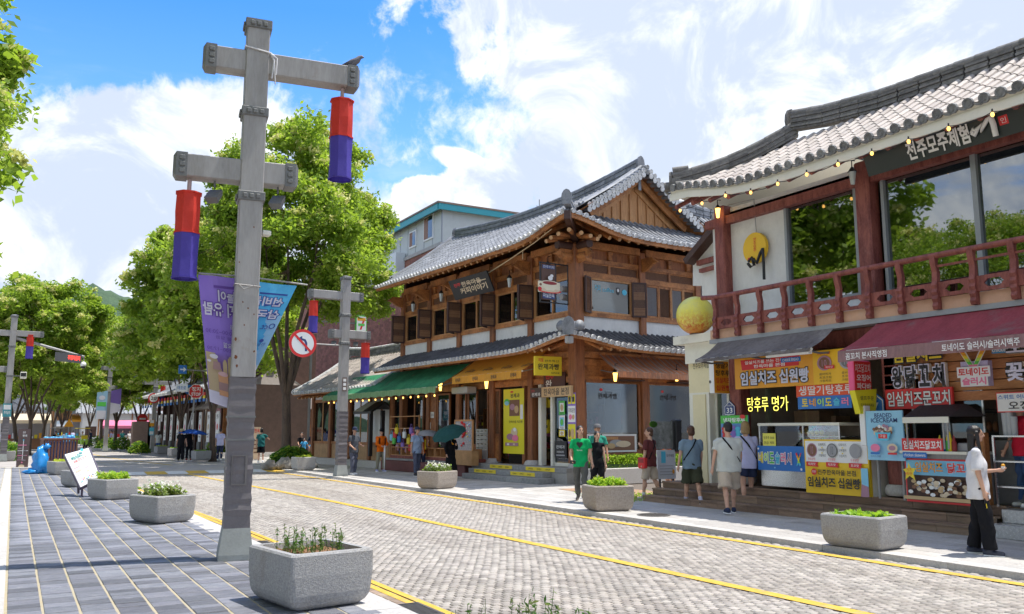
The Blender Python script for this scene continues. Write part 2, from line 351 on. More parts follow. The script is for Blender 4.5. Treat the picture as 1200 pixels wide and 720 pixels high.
  # - laid pieces (pavers, setts)
def unit_piece(m,c=.06,name='paver'):
 mb=MB();a=.5;b=.5-c
 vs=[(-a,-a,-.06),(a,-a,-.06),(a,a,-.06),(-a,a,-.06),(-a,-a,-.008),(a,-a,-.008),(a,a,-.008),(-a,a,-.008),(-b,-b,0),(b,-b,0),(b,b,0),(-b,b,0)]
 mb.add(vs,[(8,9,10,11)]+[(i,(i+1)%4,4+(i+1)%4,4+i)for i in range(4)]+[(4+i,4+(i+1)%4,8+(i+1)%4,8+i)for i in range(4)],m)
 return mb.mesh(name),np.array(vs),np.array([(8,9,10,11)]+[(i,(i+1)%4,4+(i+1)%4,4+i)for i in range(4)]+[(4+i,4+(i+1)%4,8+(i+1)%4,8+i)for i in range(4)])
def seen(x,y,z=0):
 dx,dy=x,y;f=(dx*math.sin(HEAD)+dy*math.cos(HEAD))*math.cos(PITCH)+(z-EYE)*math.sin(PITCH)
 if f<.5:return False
 r=dx*math.cos(HEAD)-dy*math.sin(HEAD);u=-(dx*math.sin(HEAD)+dy*math.cos(HEAD))*math.sin(PITCH)+(z-EYE)*math.cos(PITCH)
 px=600+FPX*r/f;py=360-FPX*u/f;return-8<px<1208 and-8<py<728
def lay(parent,name,pieces,m,ztop,limit=300,chamfer=.06,zj=.003):
 """pieces: rows of (x, y, width, length, angle). The ones that show largest are single objects, the others one mesh."""
 me,uv,uf=unit_piece(m,chamfer,name);P=np.array(pieces);d=P[:,0]**2+P[:,1]**2
 vis=np.array([seen(p[0],p[1])for p in P]);order=np.argsort(np.where(vis,d,d+1e6));n1=min(limit,int(vis.sum()))
 for i in order[:n1]:
  x,y,ww,ll,an=P[i];o=bpy.data.objects.new(name,me);COL.objects.link(o);o.parent=parent
  o.location=(x,y,ztop+random.uniform(-zj,zj));o.scale=(ww,ll,1);o.rotation_euler=(random.uniform(-.004,.004),random.uniform(-.004,.004),an)
 rest=P[order[n1:]]
 if len(rest):
  c,s=np.cos(rest[:,4])[:,None],np.sin(rest[:,4])[:,None];X=uv[None,:,0]*rest[:,2:3];Yq=uv[None,:,1]*rest[:,3:4]
  z=uv[None,:,2]+ztop+RNG.uniform(-zj,zj,(len(rest),1));vs=np.stack([rest[:,0:1]+X*c-Yq*s,rest[:,1:2]+X*s+Yq*c,z+0*X],-1).reshape(-1,3)
  fs=(uf[None]+(np.arange(len(rest))*len(uv))[:,None,None]).reshape(-1,4)
  o=link(name+'_field',np_mesh(name+'_field',vs,fs,[m]),parent,kind='stuff')
  #  GROUND
ZR=-.08
def lerp_tab(t,y):
 for(a,p),(b,q)in zip(t,t[1:]):
  if y<=b:return p+(q-p)*(y-a)/(b-a)
 return t[-1][1]
KL=[(-5,3.34),(14,3.30),(36,3.1),(60,2.6),(240,-1.6)]
KR=[(-5,10.3),(18,10.42),(30,10.25),(60,10.1),(240,11.2)]
YL=[(-5,3.74),(15,3.62),(22,3.38),(36,3.2)];YC=[(-5,7.2),(10,7.1),(21,6.95),(37,6.2)];YR=[(-5,9.95),(18,10.1),(29,9.85),(37,9.7)]
g=MB();g.quad((-1500,-600,-.2),(1500,-600,-.2),(1500,2600,-.2),(-1500,2600,-.2),mat('dusty_ground',(.36,.34,.30),.95,.3,.3,.3,8));g.build('ground',kind='structure')
ROAD=thing('road','','',(0,0,0));del ROAD['label'];del ROAD['category'];ROAD['kind']='structure'
SWL=thing('pavement','','');del SWL['label'];del SWL['category'];SWL['kind']='structure'
SWR=thing('pavement','','');del SWR['label'];del SWR['category'];SWR['kind']='structure'
def strip(mb,ta,tb,y0,y1,z,m,n=24,da=0,db=0):
 ys=[y0+(y1-y0)*i/n for i in range(n+1)]
 for a,b in zip(ys,ys[1:]):mb.quad((lerp_tab(ta,a)+da,a,z),(lerp_tab(tb,a)+db,a,z),(lerp_tab(tb,b)+db,b,z),(lerp_tab(ta,b)+da,b,z),m)
b=MB();strip(b,KL,KR,-4,38,ZR-.022,settj);b.build('joint_bed',ROAD)
b=MB();strip(b,KL,KR,38,240,ZR,roadfar,30);b.build('far_road_surface',ROAD)
# setts in waving courses
pc=[];y=4.6;row=0
while y<37.9:
 xa=lerp_tab(KL,y)+.02;xb=lerp_tab(KR,y)-.02;x=xa-(.059 if row%2 else 0);pitch=.100
 while x<xb:
  ww=.118;dy=.03*math.sin(x*1.3+y*.3)
  if x>xa and x+ww<xb+.03:pc.append((x+ww/2+.02*math.sin(y*.9)+random.uniform(-.003,.003),y+dy+random.uniform(-.003,.003),ww-random.uniform(.016,.026),pitch*random.uniform(.92,.97),random.uniform(-.025,.025)))
  x+=ww
 y+=pitch;row+=1
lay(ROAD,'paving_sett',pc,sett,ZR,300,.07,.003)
# painted lines: worn sheets following the kerb
b=MB();strip(b,YL,YL,-4,37,ZR+.009,yellow,60,-.10,-.012);strip(b,YL,YL,-4,37,ZR+.009,yellow,60,.015,.10);b.build('lane_line',ROAD)
b=MB();strip(b,YC,YC,-4,37,ZR+.009,yellow,60,-.085,.085);b.build('lane_line',ROAD)
b=MB();strip(b,YR,YR,-4,37,ZR+.009,yellow,60,-.085,.085);b.build('lane_line',ROAD)
b=MB();strip(b,[(38,8),(60,5.5),(110,4.0)],[(38,8.15),(60,5.65),(110,4.15)],39,110,ZR+.005,yellow);b.build('lane_line',ROAD)
# raised crossing with yellow and white blocks on its ramp
rt_=MB();rt_.add([(3.1,36.9,ZR),(10.2,36.9,ZR),(10.2,38.2,0),(3.1,38.2,0),(10.2,44.5,0),(3.1,44.5,0),(10.2,45.7,ZR),(3.1,45.7,ZR)],[(0,1,2,3),(3,2,4,5),(5,4,6,7)],roadfar)
rt_.build('speed_table',ROAD)
for i in range(9):
 x0=3.15+i*.79;q=MB();sl=.08/1.3
 q.add([(x0,36.98,ZR+.01),(x0+.78,36.98,ZR+.01),(x0+.78,38.1,-.08+1.12*sl+.01),(x0,38.1,-.08+1.12*sl+.01)],[(0,1,2,3)],yellow if i%2==0 else whitep);q.build('painted_block',ROAD)
for i in range(5):
 q=MB();q.quad((3.3+i*.2,52+i*.1,ZR+.006),(9.6,51.2+i*1.1,ZR+.006),(9.6,51.45+i*1.1,ZR+.006),(3.3+i*.2,52.25+i*.1,ZR+.006),yellow if i%2 else whitep)
 if i in(0,3):q.build('lane_line',ROAD)
 # left pavement
b=MB();b.box(-14,-4,-.19,3.0,46,-.0075,sand);b.build('sand_bed',SWL)
pc=[]
for i in range(10):
 xc=.21+i*.30;y=4.4+random.uniform(0,.2)
 while y<45:
  ll=random.choice((.17,.2,.22,.25,.3))*random.uniform(.9,1.1)
  if y+ll<45.4:pc.append((xc,y+ll/2,.279,ll-.011,random.uniform(-.012,.012)))
  y+=ll
lay(SWL,'slate_paver',pc,slate,0,300,.02,.004)
b=MB()
for k in range(58):
 y0=2.0+k*.75;b.cbox(-.18,y0,-.1,.045,y0+.744,.001,graniteL,.008)
b.build('granite_edging',SWL,kind='stuff')
pa,pb=[],[]
for k in range(150):
 y0=5+k*.27
 for j in range(7):
  (pb if k%2 else pa).append((-.5-j*.62,y0+.13,.61,.258,0))
lay(SWL,'pale_paver',pa,graniteL,0,60,.02,.002);lay(SWL,'grey_paver',pb,mat('paver_blue_grey',(.20,.21,.24),.8,.3,20,.3,80,island=.15),0,60,.02,.002)
k_=0
for k in range(46):
 y0=-3+k*.98;xa=lerp_tab(KL,y0);xb=lerp_tab(KL,y0+.98);q=MB()
 q.add([(xa-.36,y0,0),(xa,y0,0),(xb,y0+.972,0),(xb-.36,y0+.972,0),(xa-.36,y0,-.16),(xa+.006,y0,-.16),(xb+.006,y0+.972,-.16),(xb-.36,y0+.972,-.16)],[(0,1,2,3),(1,5,6,2),(4,5,1,0),(3,2,6,7)],graniteL);q.build('kerb_stone',SWL)
b=MB()
for k in range(170):
 for j in range(2):
  y0=4+k*.19;x0=lerp_tab(KL,y0)+.03+j*.13;b.cbox(x0,y0,ZR-.02,x0+.12,y0+.18,ZR+.006,mat('gutter_brown',(.36,.27,.20),.85,.3,8,.4,60,island=.25),.012)
b.build('gutter_stones',ROAD,kind='stuff')
b=MB();b.box(-14,46,-.19,2.4,240,-.01,roadfar);b.build('far_pavement',SWL)
# right pavement: granite slabs, kerb
b=MB();b.box(10.6,-4,-.19,30,240,-.014,settj);b.build('slab_bed',SWR)
pc=[]
slabm=mat('granite_slab',(.50,.48,.45),.8,.3,14,.35,70,island=.12,col2=(.38,.36,.34),dirt=((.30,.27,.24),.5,.52,.5))
for j in range(9):
 y=4.5+(j%2)*.3;x=10.83+j*.41
 while y<60:
  ll=.62;pc.append((x,y+ll/2,.402,ll-.01,0));y+=ll
for j in range(7):
 y=14.6+(j%2)*.3;x=14.52+j*.41
 while y<60:
  if not(j>1 and 15<y<46):pc.append((x,y+.31,.402,.61,0))
  y+=.62
lay(SWR,'granite_slab',pc,slabm,0,300,.015,.002)
for k in range(62):
 y0=2+k*.98;xa=lerp_tab(KR,y0);xb=lerp_tab(KR,y0+.98);q=MB()
 q.add([(xa,y0,0),(xa+.3,y0,0),(xb+.3,y0+.97,0),(xb,y0+.97,0),(xa,y0,-.16),(xa+.3,y0,-.16),(xb+.3,y0+.97,-.16),(xb,y0+.97,-.16)],[(0,1,2,3),(0,3,7,4),(4,5,1,0),(3,2,6,7)],graniteL);q.build('kerb_stone',SWR)
 # hills behind the town
def hill(name,cx,cy,rx,ry,h,seedv,col):
 n=60;vs=[];fs=[]
 for j in range(n+1):
  for i in range(n+1):
   x=cx+rx*(2*i/n-1);y=cy+ry*(2*j/n-1);d=math.hypot(2*i/n-1,2*j/n-1)
   z=h*max(0,math.cos(min(d,1)*math.pi/2))**1.1*(1+.35*mnoise.noise((x*.006,y*.006,seedv)))+9*mnoise.noise((x*.06,y*.06,seedv))+6*mnoise.noise((x*.19,y*.19,2))-12
   vs.append((x,y,z))
 for j in range(n):
  for i in range(n):a=j*(n+1)+i;fs.append((a,a+1,a+n+2,a+n+1))
 q=MB();q.add(vs,fs,col,True);q.build(name,kind='structure')
hm=mat('forest_hillside',(.055,.10,.045),.9,.6,.05,1.5,.25,col2=(.025,.055,.03))
hill('hill',60,1150,300,260,150,1.0,hm);hill('hill',-380,1300,500,300,80,4.0,hm);hill('hill',620,1500,600,350,110,8.0,hm)
#  TILED ROOFS (shared by every hanok)
_EAVE={}
def eave_mesh(r,m,flat=False):
 k=(r,m.name)
 if k not in _EAVE:
  q=MB();n=10
  q.add([(r*1.12*math.cos(2*math.pi*i/n),0,r*1.12*math.sin(2*math.pi*i/n))for i in range(n)]+[(r*1.12*math.cos(2*math.pi*i/n),.06,r*1.12*math.sin(2*math.pi*i/n))for i in range(n)]+[(r*.75*math.cos(2*math.pi*i/n),0,r*.75*math.sin(2*math.pi*i/n))for i in range(n)]+[(r*.7*math.cos(2*math.pi*i/n),.012,r*.7*math.sin(2*math.pi*i/n))for i in range(n)],[(i,(i+1)%n,n+(i+1)%n,n+i)for i in range(n)]+[((i+1)%n,i,2*n+i,2*n+(i+1)%n)for i in range(n)]+[(2*n+(i+1)%n,2*n+i,3*n+i,3*n+(i+1)%n)for i in range(n)]+[tuple(range(4*n-1,3*n-1,-1))],m)
  # crescent of the flat tile hanging beside it
  a=[(r*1.0+.0,0,-.01),(r*1.7,0,-r*.75),(r*2.4,0,-r*.95),(r*3.0,0,-r*.75),(r*3.6,0,-.01),(r*3.1,0,-r*.3),(r*2.4,0,-r*.5),(r*1.6,0,-r*.3)]
  q.prism([(x,y,z-r*.25)for x,y,z in a],(0,.05,0),m)
  _EAVE[k]=q.mesh('eave_tile')
 return _EAVE[k]
def giwa(parent,P,s0,s1,trange,m,m_end,step=.27,r=.07,seg=.34,name='tile_row',mt=None,joined=False,ends=True,under=None,jointm=None):
 """tiled slope. P(s, t): point of the bed, t 0 at the eave, 1 at the top; trange(s): part of it that is tiled."""
 def fr(s,t):
  p=Vector(P(s,t));ds=Vector(P(s+.02,t))-p;e=.01 if t<.98 else-.01;dt=(Vector(P(s,t+e))-p)*(1 if e>0 else-1)
  ds.normalize();dt.normalize();nn=ds.cross(dt).normalized()
  if nn.z<0:nn=-nn
  return p,ds,dt,nn
 n=int(abs(s1-s0)/step);allm=MB();sg=1 if s1>s0 else-1
 for i in range(n+1):
  s=s0+sg*(i+.5)*abs(s1-s0)/(n+1);t0,t1=trange(s)
  if t1-t0<.04:continue
  q=allm if joined else MB();L=(Vector(P(s,t1))-Vector(P(s,t0))).length;k=max(1,int(L/seg));rr=r
  for j in range(k):
   a,ds,dt,nn=fr(s,t0+(t1-t0)*j/k);b_,ds2,dt2,n2=fr(s,t0+(t1-t0)*(j+1)/k)
   vs=[]
   for p,d,nv,q_ in((a,ds,nn,rr*1.08),(b_,ds2,n2,rr*.92)):
    for h in range(6):an=math.pi*h/5;vs.append(p+d*math.cos(an)*q_+nv*(math.sin(an)*q_+.03))
   q.add(vs,[(h,h+1,6+h+1,6+h)for h in range(5)]+[(0,1,2,3,4,5)],m)
   w2=abs(s1-s0)/(n+1)/2;d2=ds*sg
   c0=a+d2*rr*.8;c1=a+d2*w2;c2=a+d2*(2*w2-rr*.8);e0=b_+ds2*sg*rr*.8;e1=b_+ds2*sg*w2;e2=b_+ds2*sg*(2*w2-rr*.8)
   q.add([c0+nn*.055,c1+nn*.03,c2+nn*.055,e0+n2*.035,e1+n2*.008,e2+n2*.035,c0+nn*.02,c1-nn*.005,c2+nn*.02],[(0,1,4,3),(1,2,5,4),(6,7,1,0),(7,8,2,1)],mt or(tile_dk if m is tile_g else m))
  if not joined:q.build(name,parent)
  if ends and t0<=.001:
   p,ds,dt,nn=fr(s,0);o=bpy.data.objects.new('eave_tile',eave_mesh(r,m_end));COL.objects.link(o);o.parent=parent
   yv=Vector((dt.x,dt.y,dt.z*.5)).normalized();xv=(ds*sg-yv*yv.dot(ds*sg)).normalized();zv=xv.cross(yv).normalized()
   if zv.z<0:xv=-xv;zv=-zv
   M=Matrix((xv,yv,zv)).transposed().to_4x4();M.translation=p+nn*.055-yv*.05;o.matrix_basis=M
 if joined:allm.build('tile_rows',parent,kind='stuff')
 # bed and boarding below
 bed=MB();nb=max(8,int(abs(s1-s0)/.5));nt=6;vs=[];und=[]
 for i in range(nb+1):
  s=s0+(s1-s0)*i/nb;t0,t1=trange(s);t1=max(t1,t0+.001)
  for j in range(nt+1):
   p,ds,dt,nn=fr(s,t0+(t1-t0)*j/nt);vs.append(p);und.append(p-nn*.11)
 f=[(i*(nt+1)+j,(i+1)*(nt+1)+j,(i+1)*(nt+1)+j+1,i*(nt+1)+j+1)for i in range(nb)for j in range(nt)]
 bed.add(vs,f,tile_bed);o=len(vs);bed.add(und,[q[::-1]for q in f],under or wood)
 bed.add([p for i in range(nb+1)for p in(vs[i*(nt+1)],und[i*(nt+1)])],[(2*i,2*i+2,2*i+3,2*i+1)for i in range(nb)],under or wood);bed.build('roof_bed',parent)
def ridge(parent,pts,w,h,m,cap=None,layers=4,endtile=True,name='ridge',capm=None):
 """ridge wall of stacked flat tiles under a round capping, following pts; upturned ends carry a rounded end tile"""
 q=MB();pts=[Vector(p)for p in pts]
 for L in range(layers):
  z0=h*L/layers;z1=h*(L+1)/layers-.012;ww=w*(1.0+.22*(L%2)-.04*L)
  for a,b_ in zip(pts,pts[1:]):
   nseg=max(1,int((b_-a).length/.45))
   for k in range(nseg):
    p=a.lerp(b_,k/nseg);r_=a.lerp(b_,(k+1)/nseg-.012)
    q.bar(p+Vector((0,0,(z0+z1)/2)),r_+Vector((0,0,(z0+z1)/2)),ww,z1-z0,m)
 q.build(name,parent)
 c=MB()
 for a,b_ in zip(pts,pts[1:]):
  nseg=max(1,int((b_-a).length/.4))
  for k in range(nseg):c.tube([a.lerp(b_,k/nseg)+Vector((0,0,h)),a.lerp(b_,(k+1)/nseg)+Vector((0,0,h))],[w*.46,w*.42],capm or m,8)
 c.build('ridge_capping',parent)
 if endtile:
  for e,nx in((pts[0],pts[1]),(pts[-1],pts[-2])):
   if endtile=='first' and e is not pts[0]:continue
   d=(e-nx).normalized();sd=d.cross(Vector((0,0,1))).normalized();o=MB();R_=w*.95
   pl=[e+d*.06+sd*(R_*x)+Vector((0,0,h*.35+R_*z))for x,z in((-.62,-.6),(.62,-.6),(.8,.3),(.7,1.0),(.4,1.5),(0,1.7),(-.4,1.5),(-.7,1.0),(-.8,.3))]
   o.prism(pl,d*.07,m);o.build('ridge_end_tile',parent)
   #  TWO-STOREY HANOK
HC=Vector((15.56,22.74));HROT=3.9;_t=rad(HROT);HUx=Vector((-math.sin(_t),math.cos(_t)));HVx=Vector((math.cos(_t),math.sin(_t)))
def HV(px,py,v=0.):
 c=HC+HVx*v;r=ray(px,py);n=HVx;t=n.dot(c)/(n.x*r[0]+n.y*r[1]);p=Vector((r[0]*t,r[1]*t));return((p-HC).dot(HUx),EYE+r[2]*t)
def HU(px,py,u=0.):
 c=HC+HUx*u;r=ray(px,py);n=HUx;t=n.dot(c)/(n.x*r[0]+n.y*r[1]);p=Vector((r[0]*t,r[1]*t));return((p-HC).dot(HVx),EYE+r[2]*t)
H=thing('hanok_building','two-storey timber hanok cafe with grey tiled gable roof and open shutters, behind the stone steps','building',(HC.x,HC.y,0),HROT)
UE=12.6;VD=5.5
def eavez(z0,lift,s,a,b):return z0+lift*(math.exp(-((s-a)/1.7)**2 if s>a else 0)+(math.exp(-((b-s)/1.7)**2)if b is not None else 0))
def prof(t):return.78*t+.22*t*t
def zr_(s):return 10.26+.40*(2*(s+.2)/12.8-1)**2
def PF(s,t):v=-1.3+t*4.05;ze=eavez(7.86,.50,s,-1.3,None);return(v,s,ze+(zr_(s)-ze)*prof(t))
def PB(s,t):v=6.8-t*4.05;ze=eavez(7.86,.50,s,-1.3,None);return(v,s,ze+(zr_(s)-ze)*prof(t))
def PS(s,t):ze=eavez(7.86,.50,s,-1.3,6.8);u=-1.3+t*1.45;return(s,u,ze+(8.80-ze)*(.85*t+.15*t*t))
tf=lambda s:(0,min(1,(s+1.3)/4.05))if s<-.28 else(0,1)
giwa(H,PF,-1.25,UE,tf,tile_g,tile_w,.265,.07,.34)
giwa(H,PB,-1.25,UE,tf,tile_g,tile_end,.6,.09,.8,joined=True,ends=False)
giwa(H,PS,-1.25,6.75,lambda s:(0,max(0,min(1,(s+1.3)/1.45,(6.8-s)/1.45))),tile_g,tile_w,.265,.07,.30)
def rcurve(a,b,z0,lift,n=8,v=2.75):return[(v,a+(b-a)*i/n,z0+lift*(2*i/n-1)**2*(1 if i<n/2 else.6))for i in range(n+1)]
ridge(H,[(2.75,a,zr_(a)+.03)for a in np.linspace(-.15,UE-.1,12)],.22,.34,tile_g,capm=tile_g)
for vs_,ss in((-1.3,1),(6.8,-1)):
 hp=[]
 for i in range(7):
  k=i/6;hp.append((vs_+ss*1.42*(1-k)-ss*.12*k,.12-1.42*k-.12*k,8.80*(1-k)+(8.42+.1*k)*k-.12*math.sin(k*math.pi)+.04))
 ridge(H,hp[::-1],.22,.22,tile_g,layers=2,endtile='first',name='hip_ridge',capm=tile_end)
for ss,uu in((1,-.28),(-1,-.28),(1,UE),(-1,UE)):
 P_=PF if ss>0 else PB;q=MB();pts=[Vector(P_(uu,t))+Vector((0,0,.08))for t in(1,.85,.7,.55,.42,.36 if uu<5 else.2)]
 q.tube(pts,.095,tile_g,8);q.tube([p+Vector((0,.22,.02))for p in pts],.085,tile_g,8);q.build('verge_roll',H)
 L=[Vector(P_(uu,1-.64*k/15))for k in range(16)]
 for k,p in enumerate(L):
  for d_,zz in((-.05,.02),(.1,-.15)):
   e=MB();sgn=-1 if uu<5 else 1;e.tube([p+Vector((0,sgn*.30,zz-.02)),p+Vector((0,-sgn*.05,zz+.05))],[.082,.075],tile_g,8);e.tube([p+Vector((0,sgn*.315,zz-.022)),p+Vector((0,sgn*.295,zz-.018))],.09,tile_w,10);e.build('verge_tile',H)
for ug,sg in((.16,-1),(UE-.4,1)):
 for i in range(11):
  v0=.55+i*.40;zt=lambda v:8.86+(10.02-8.86)*(1-abs(v-2.75)/1.8)
  if zt(v0)<8.75 and zt(v0+.39)<8.75:continue
  q=MB();q.prism([(v0+.005,ug,8.5),(v0+.392,ug,8.5),(v0+.392,ug,max(8.6,zt(v0+.39))),(min(max(2.75,v0+.005),v0+.392),ug,max(8.6,zt(min(max(2.75,v0+.005),v0+.392)))),(v0+.005,ug,max(8.6,zt(v0)))],(0,-sg*.04,0),woodl);q.build('gable_board',H)
  q=MB();q.bar((v0,ug+sg*.03,8.55),(v0,ug+sg*.03,max(8.62,zt(v0)-.05)),.05,.04,woodl);q.build('gable_batten',H)
 for ss in(1,-1):
  P_=PF if ss>0 else PB;pp=[Vector(P_(0,t))for t in(1.0,.8,.6,.45)]
  for(du,dz,ww,hh)in((-.28,-.30,.07,.22),(-.02,-.46,.09,.26)):
   q=MB()
   for a,b_ in zip(pp,pp[1:]):
    a2=Vector((a.x,ug+(du if sg<0 else-du),a.z+dz));b2=Vector((b_.x,ug+(du if sg<0 else-du),b_.z+dz));q.bar(a2,b2,ww,hh,woodl if du>-.1 else wood,up=(0,0,1))
   q.build('barge_board',H)
 q=MB();q.bar((2.75,ug+sg*.33,9.95),(2.75,ug+sg*.33,10.35),.12,.04,alu);q.build('gable_pendant',H)
 # rafters
def rafter_mesh(L,r,m,tip):
 q=MB();q.tube([(0,0,0),(0,-L,0)],[r,r*.92],m,10,cap=False);q.add([(r*.92*math.cos(2*math.pi*i/10),-L,r*.92*math.sin(2*math.pi*i/10))for i in range(10)],[tuple(range(10))],tip);return q.mesh('rafter')
tipm=mat('rafter_end_pale',(.58,.34,.16),.7,.3,8,.2,40);raf=rafter_mesh(1.35,.075,wood,tipm)
def rafters(parent,me,pts,ang,slope):
 for p in pts:
  o=bpy.data.objects.new('rafter',me);COL.objects.link(o);o.parent=parent;o.location=p;o.rotation_euler=(rad(slope),0,rad(ang))
rafters(H,raf,[(.12,u,PF(u,.35)[2]-.23)for u in np.arange(.2,UE-.1,.42)],-90,27)
rafters(H,raf,[(v,.12,PS(v,.97)[2]-.24)for v in np.arange(.2,5.9,.42)],0,32)
for ang_ in(8,20,32,45,58,70,82):
 o=bpy.data.objects.new('rafter',raf);COL.objects.link(o);o.parent=H;k=abs(45-ang_)/45;o.location=(.12,.12,8.02+.04*(1-k));o.rotation_euler=(rad(9-2*(1-k)+8*k),0,rad(-ang_));o.scale=(1,1+.3*(1-k),1)
q=MB();q.bar((.2,.2,7.9),(-1.42,-1.42,8.22),.2,.28,woodd);q.build('corner_rafter',H)
q=MB()
for a,b_ in zip(np.linspace(-1.25,UE,30),np.linspace(-1.25,UE,30)[1:]):q.bar(Vector(PF(a,.02))-Vector((0,0,.11)),Vector(PF(b_,.02))-Vector((0,0,.11)),.06,.12,wood)
for a,b_ in zip(np.linspace(-1.25,6.7,24),np.linspace(-1.25,6.7,24)[1:]):q.bar(Vector(PS(a,.03))-Vector((0,0,.11)),Vector(PS(b_,.03))-Vector((0,0,.11)),.06,.12,wood)
q.build('eave_board',H)
# ---- lower (skirt) roof
def LF(s,t):ze=eavez(4.22,.34,s,-1.25,None);v=-1.25+t*1.27;return(v,s,ze+(4.88-ze)*t)
def LS(s,t):ze=eavez(4.22,.34,s,-1.25,None);u=-1.25+t*1.27;return(s,u,ze+(4.88-ze)*t)
cor=lambda s:(0,max(0,min(1,(s+1.25)/1.27)))
giwa(H,LF,-1.2,UE+.1,cor,tile_dk,tile_w,.25,.068,.3);giwa(H,LS,-1.2,6.6,cor,tile_dk,tile_w,.25,.068,.3)
ridge(H,[(-1.32,-1.32,4.62),(-.9,-.9,4.66),(-.45,-.45,4.8),(.02,.02,4.93)],.26,.16,tile_g,layers=2,endtile='first',name='hip_ridge',capm=tile_w)
for k_,(xx,yy)in enumerate(((-1.25,-.85),(-.85,-1.25))):
 q=MB();q.lathe((0,0,0),[(.16,0),(.17,.03),(.02,.05)],tile_g,14);o=q.build('roof_roundel',H);o.location=(xx,yy,4.85);o.rotation_euler=(rad(80),0,rad(-20 if k_ else-70))
raf2=rafter_mesh(1.1,.06,wood,tipm)
rafters(H,raf2,[(.0,u,4.62)for u in np.arange(.1,UE,.40)],-90,22);rafters(H,raf2,[(v,.0,4.62)for v in np.arange(.2,6.4,.40)],0,22)
q=MB();q.box(-.02,-.02,4.80,.1,UE,4.9,woodd);q.box(-.02,-.03,4.80,6.4,.1,4.9,woodd);q.build('wall_flashing',H)
# ---- frame
CU=[0,2.45,4.9,7.35,9.8,12.25];CV=[0,2.85,5.55]
for u in CU:q=MB();q.cbox(-.13,u-.14,.5,.15,u+.14,7.75,woodv,.02);q.build('column',H)
for v in CV[1:]:q=MB();q.cbox(v-.14,-.13,.5,v+.14,.15,7.75,woodv,.02);q.build('column',H)
q=MB();q.cbox(-.2,-.2,.5,.2,.2,7.7,woodv,.03);q.build('corner_column',H)
for u in CU:q=MB();q.lathe((0.0,u,.42),[(.3,0),(.31,.1),(.26,.2),(.2,.24)],graniteL,12);q.build('column_base',H)
latt0=mat('lattice_shade',(.17,.075,.035),.7,.4,14,.8,55)
def wallbay(a,b,side):
 """upper-storey wall between posts: white dado, sill, window, carved band"""
 def bx(mb,s0,s1,n0,n1,z0,z1,m):
  if side:mb.box(s0,n0,z0,s1,n1,z1,m)
  else:mb.box(n0,s0,z0,n1,s1,z1,m)
 q=MB();bx(q,a+.14,b-.14,-.02,.1,4.88,5.36,plaster);q.build('plaster_panel',H)
 for z0,z1,n,t in((5.36,5.5,-.08,'sill_beam'),(6.66,6.82,-.07,'lintel_beam'),(7.16,7.30,-.07,'tie_beam'),(7.62,7.86,-.16,'wall_plate')):
  q=MB();bx(q,a+.14,b-.14,n,.12,z0,z1,wood);q.build(t,H)
 k=2;L=(b-a-.28)
 for i in range(k):
  s0=a+.14+L*i/k;s1=s0+L/k;q=MB();bx(q,s0+.05,s1-.05,0,.05,6.86,7.12,latt0);
  bx(q,s0,s0+.05,-.04,.1,6.82,7.16,wood);bx(q,s1-.05,s1,-.04,.1,6.82,7.16,wood);bx(q,s0+.05,s1-.05,-.03,.1,6.82,6.86,wood);bx(q,s0+.05,s1-.05,-.03,.1,7.12,7.16,wood);q.build('carved_panel',H)
 q=MB();bx(q,a+.14,b-.14,.0,.08,7.30,7.62,woodv);q.build('frieze_board',H)
 for i in range(3):
  s=a+(b-a)*(i+.5)/3;q=MB();bx(q,s-.07,s+.07,-.09,0,7.32,7.5,wood);bx(q,s-.1,s+.1,-.12,0,7.5,7.6,wood);q.build('bracket_block',H)
gl_dark=glass('hanok_glass',(.40,.42,.42),.10)
latt=mat('lattice_wood',(.20,.09,.045),.6,.3,8,.1,40)
for i in range(5):
 a,b_=CU[i],CU[i+1];wallbay(a,b_,0)
 W_=MB();
 for s0,s1,z0,z1 in((a+.14,a+.24,5.5,6.66),(b_-.24,b_-.14,5.5,6.66),(a+.24,b_-.24,5.5,5.56),(a+.24,b_-.24,6.6,6.66),((a+b_)/2-.03,(a+b_)/2+.03,5.56,6.6)):W_.box(-.04,s0,z0,.08,s1,z1,woodl)
 wf=W_.build('window',H)
 q=MB();q.box(.02,a+.24,5.56,.03,(a+b_)/2-.03,6.6,gl_dark);q.build('pane',wf);q=MB();q.box(.02,(a+b_)/2+.03,5.56,.03,b_-.24,6.6,gl_dark);q.build('pane',wf)
 q=MB()
 for z in(6.15,6.3,6.45):q.box(.04,a+.24,z,.06,b_-.24,z+.025,mat('inner_lattice',(.5,.62,.58),.6))
 for k in range(9):q.box(.04,a+.3+k*.22,6.15,.06,a+.32+k*.22,6.58,MATS['inner_lattice'])
 q.build('lattice',wf)
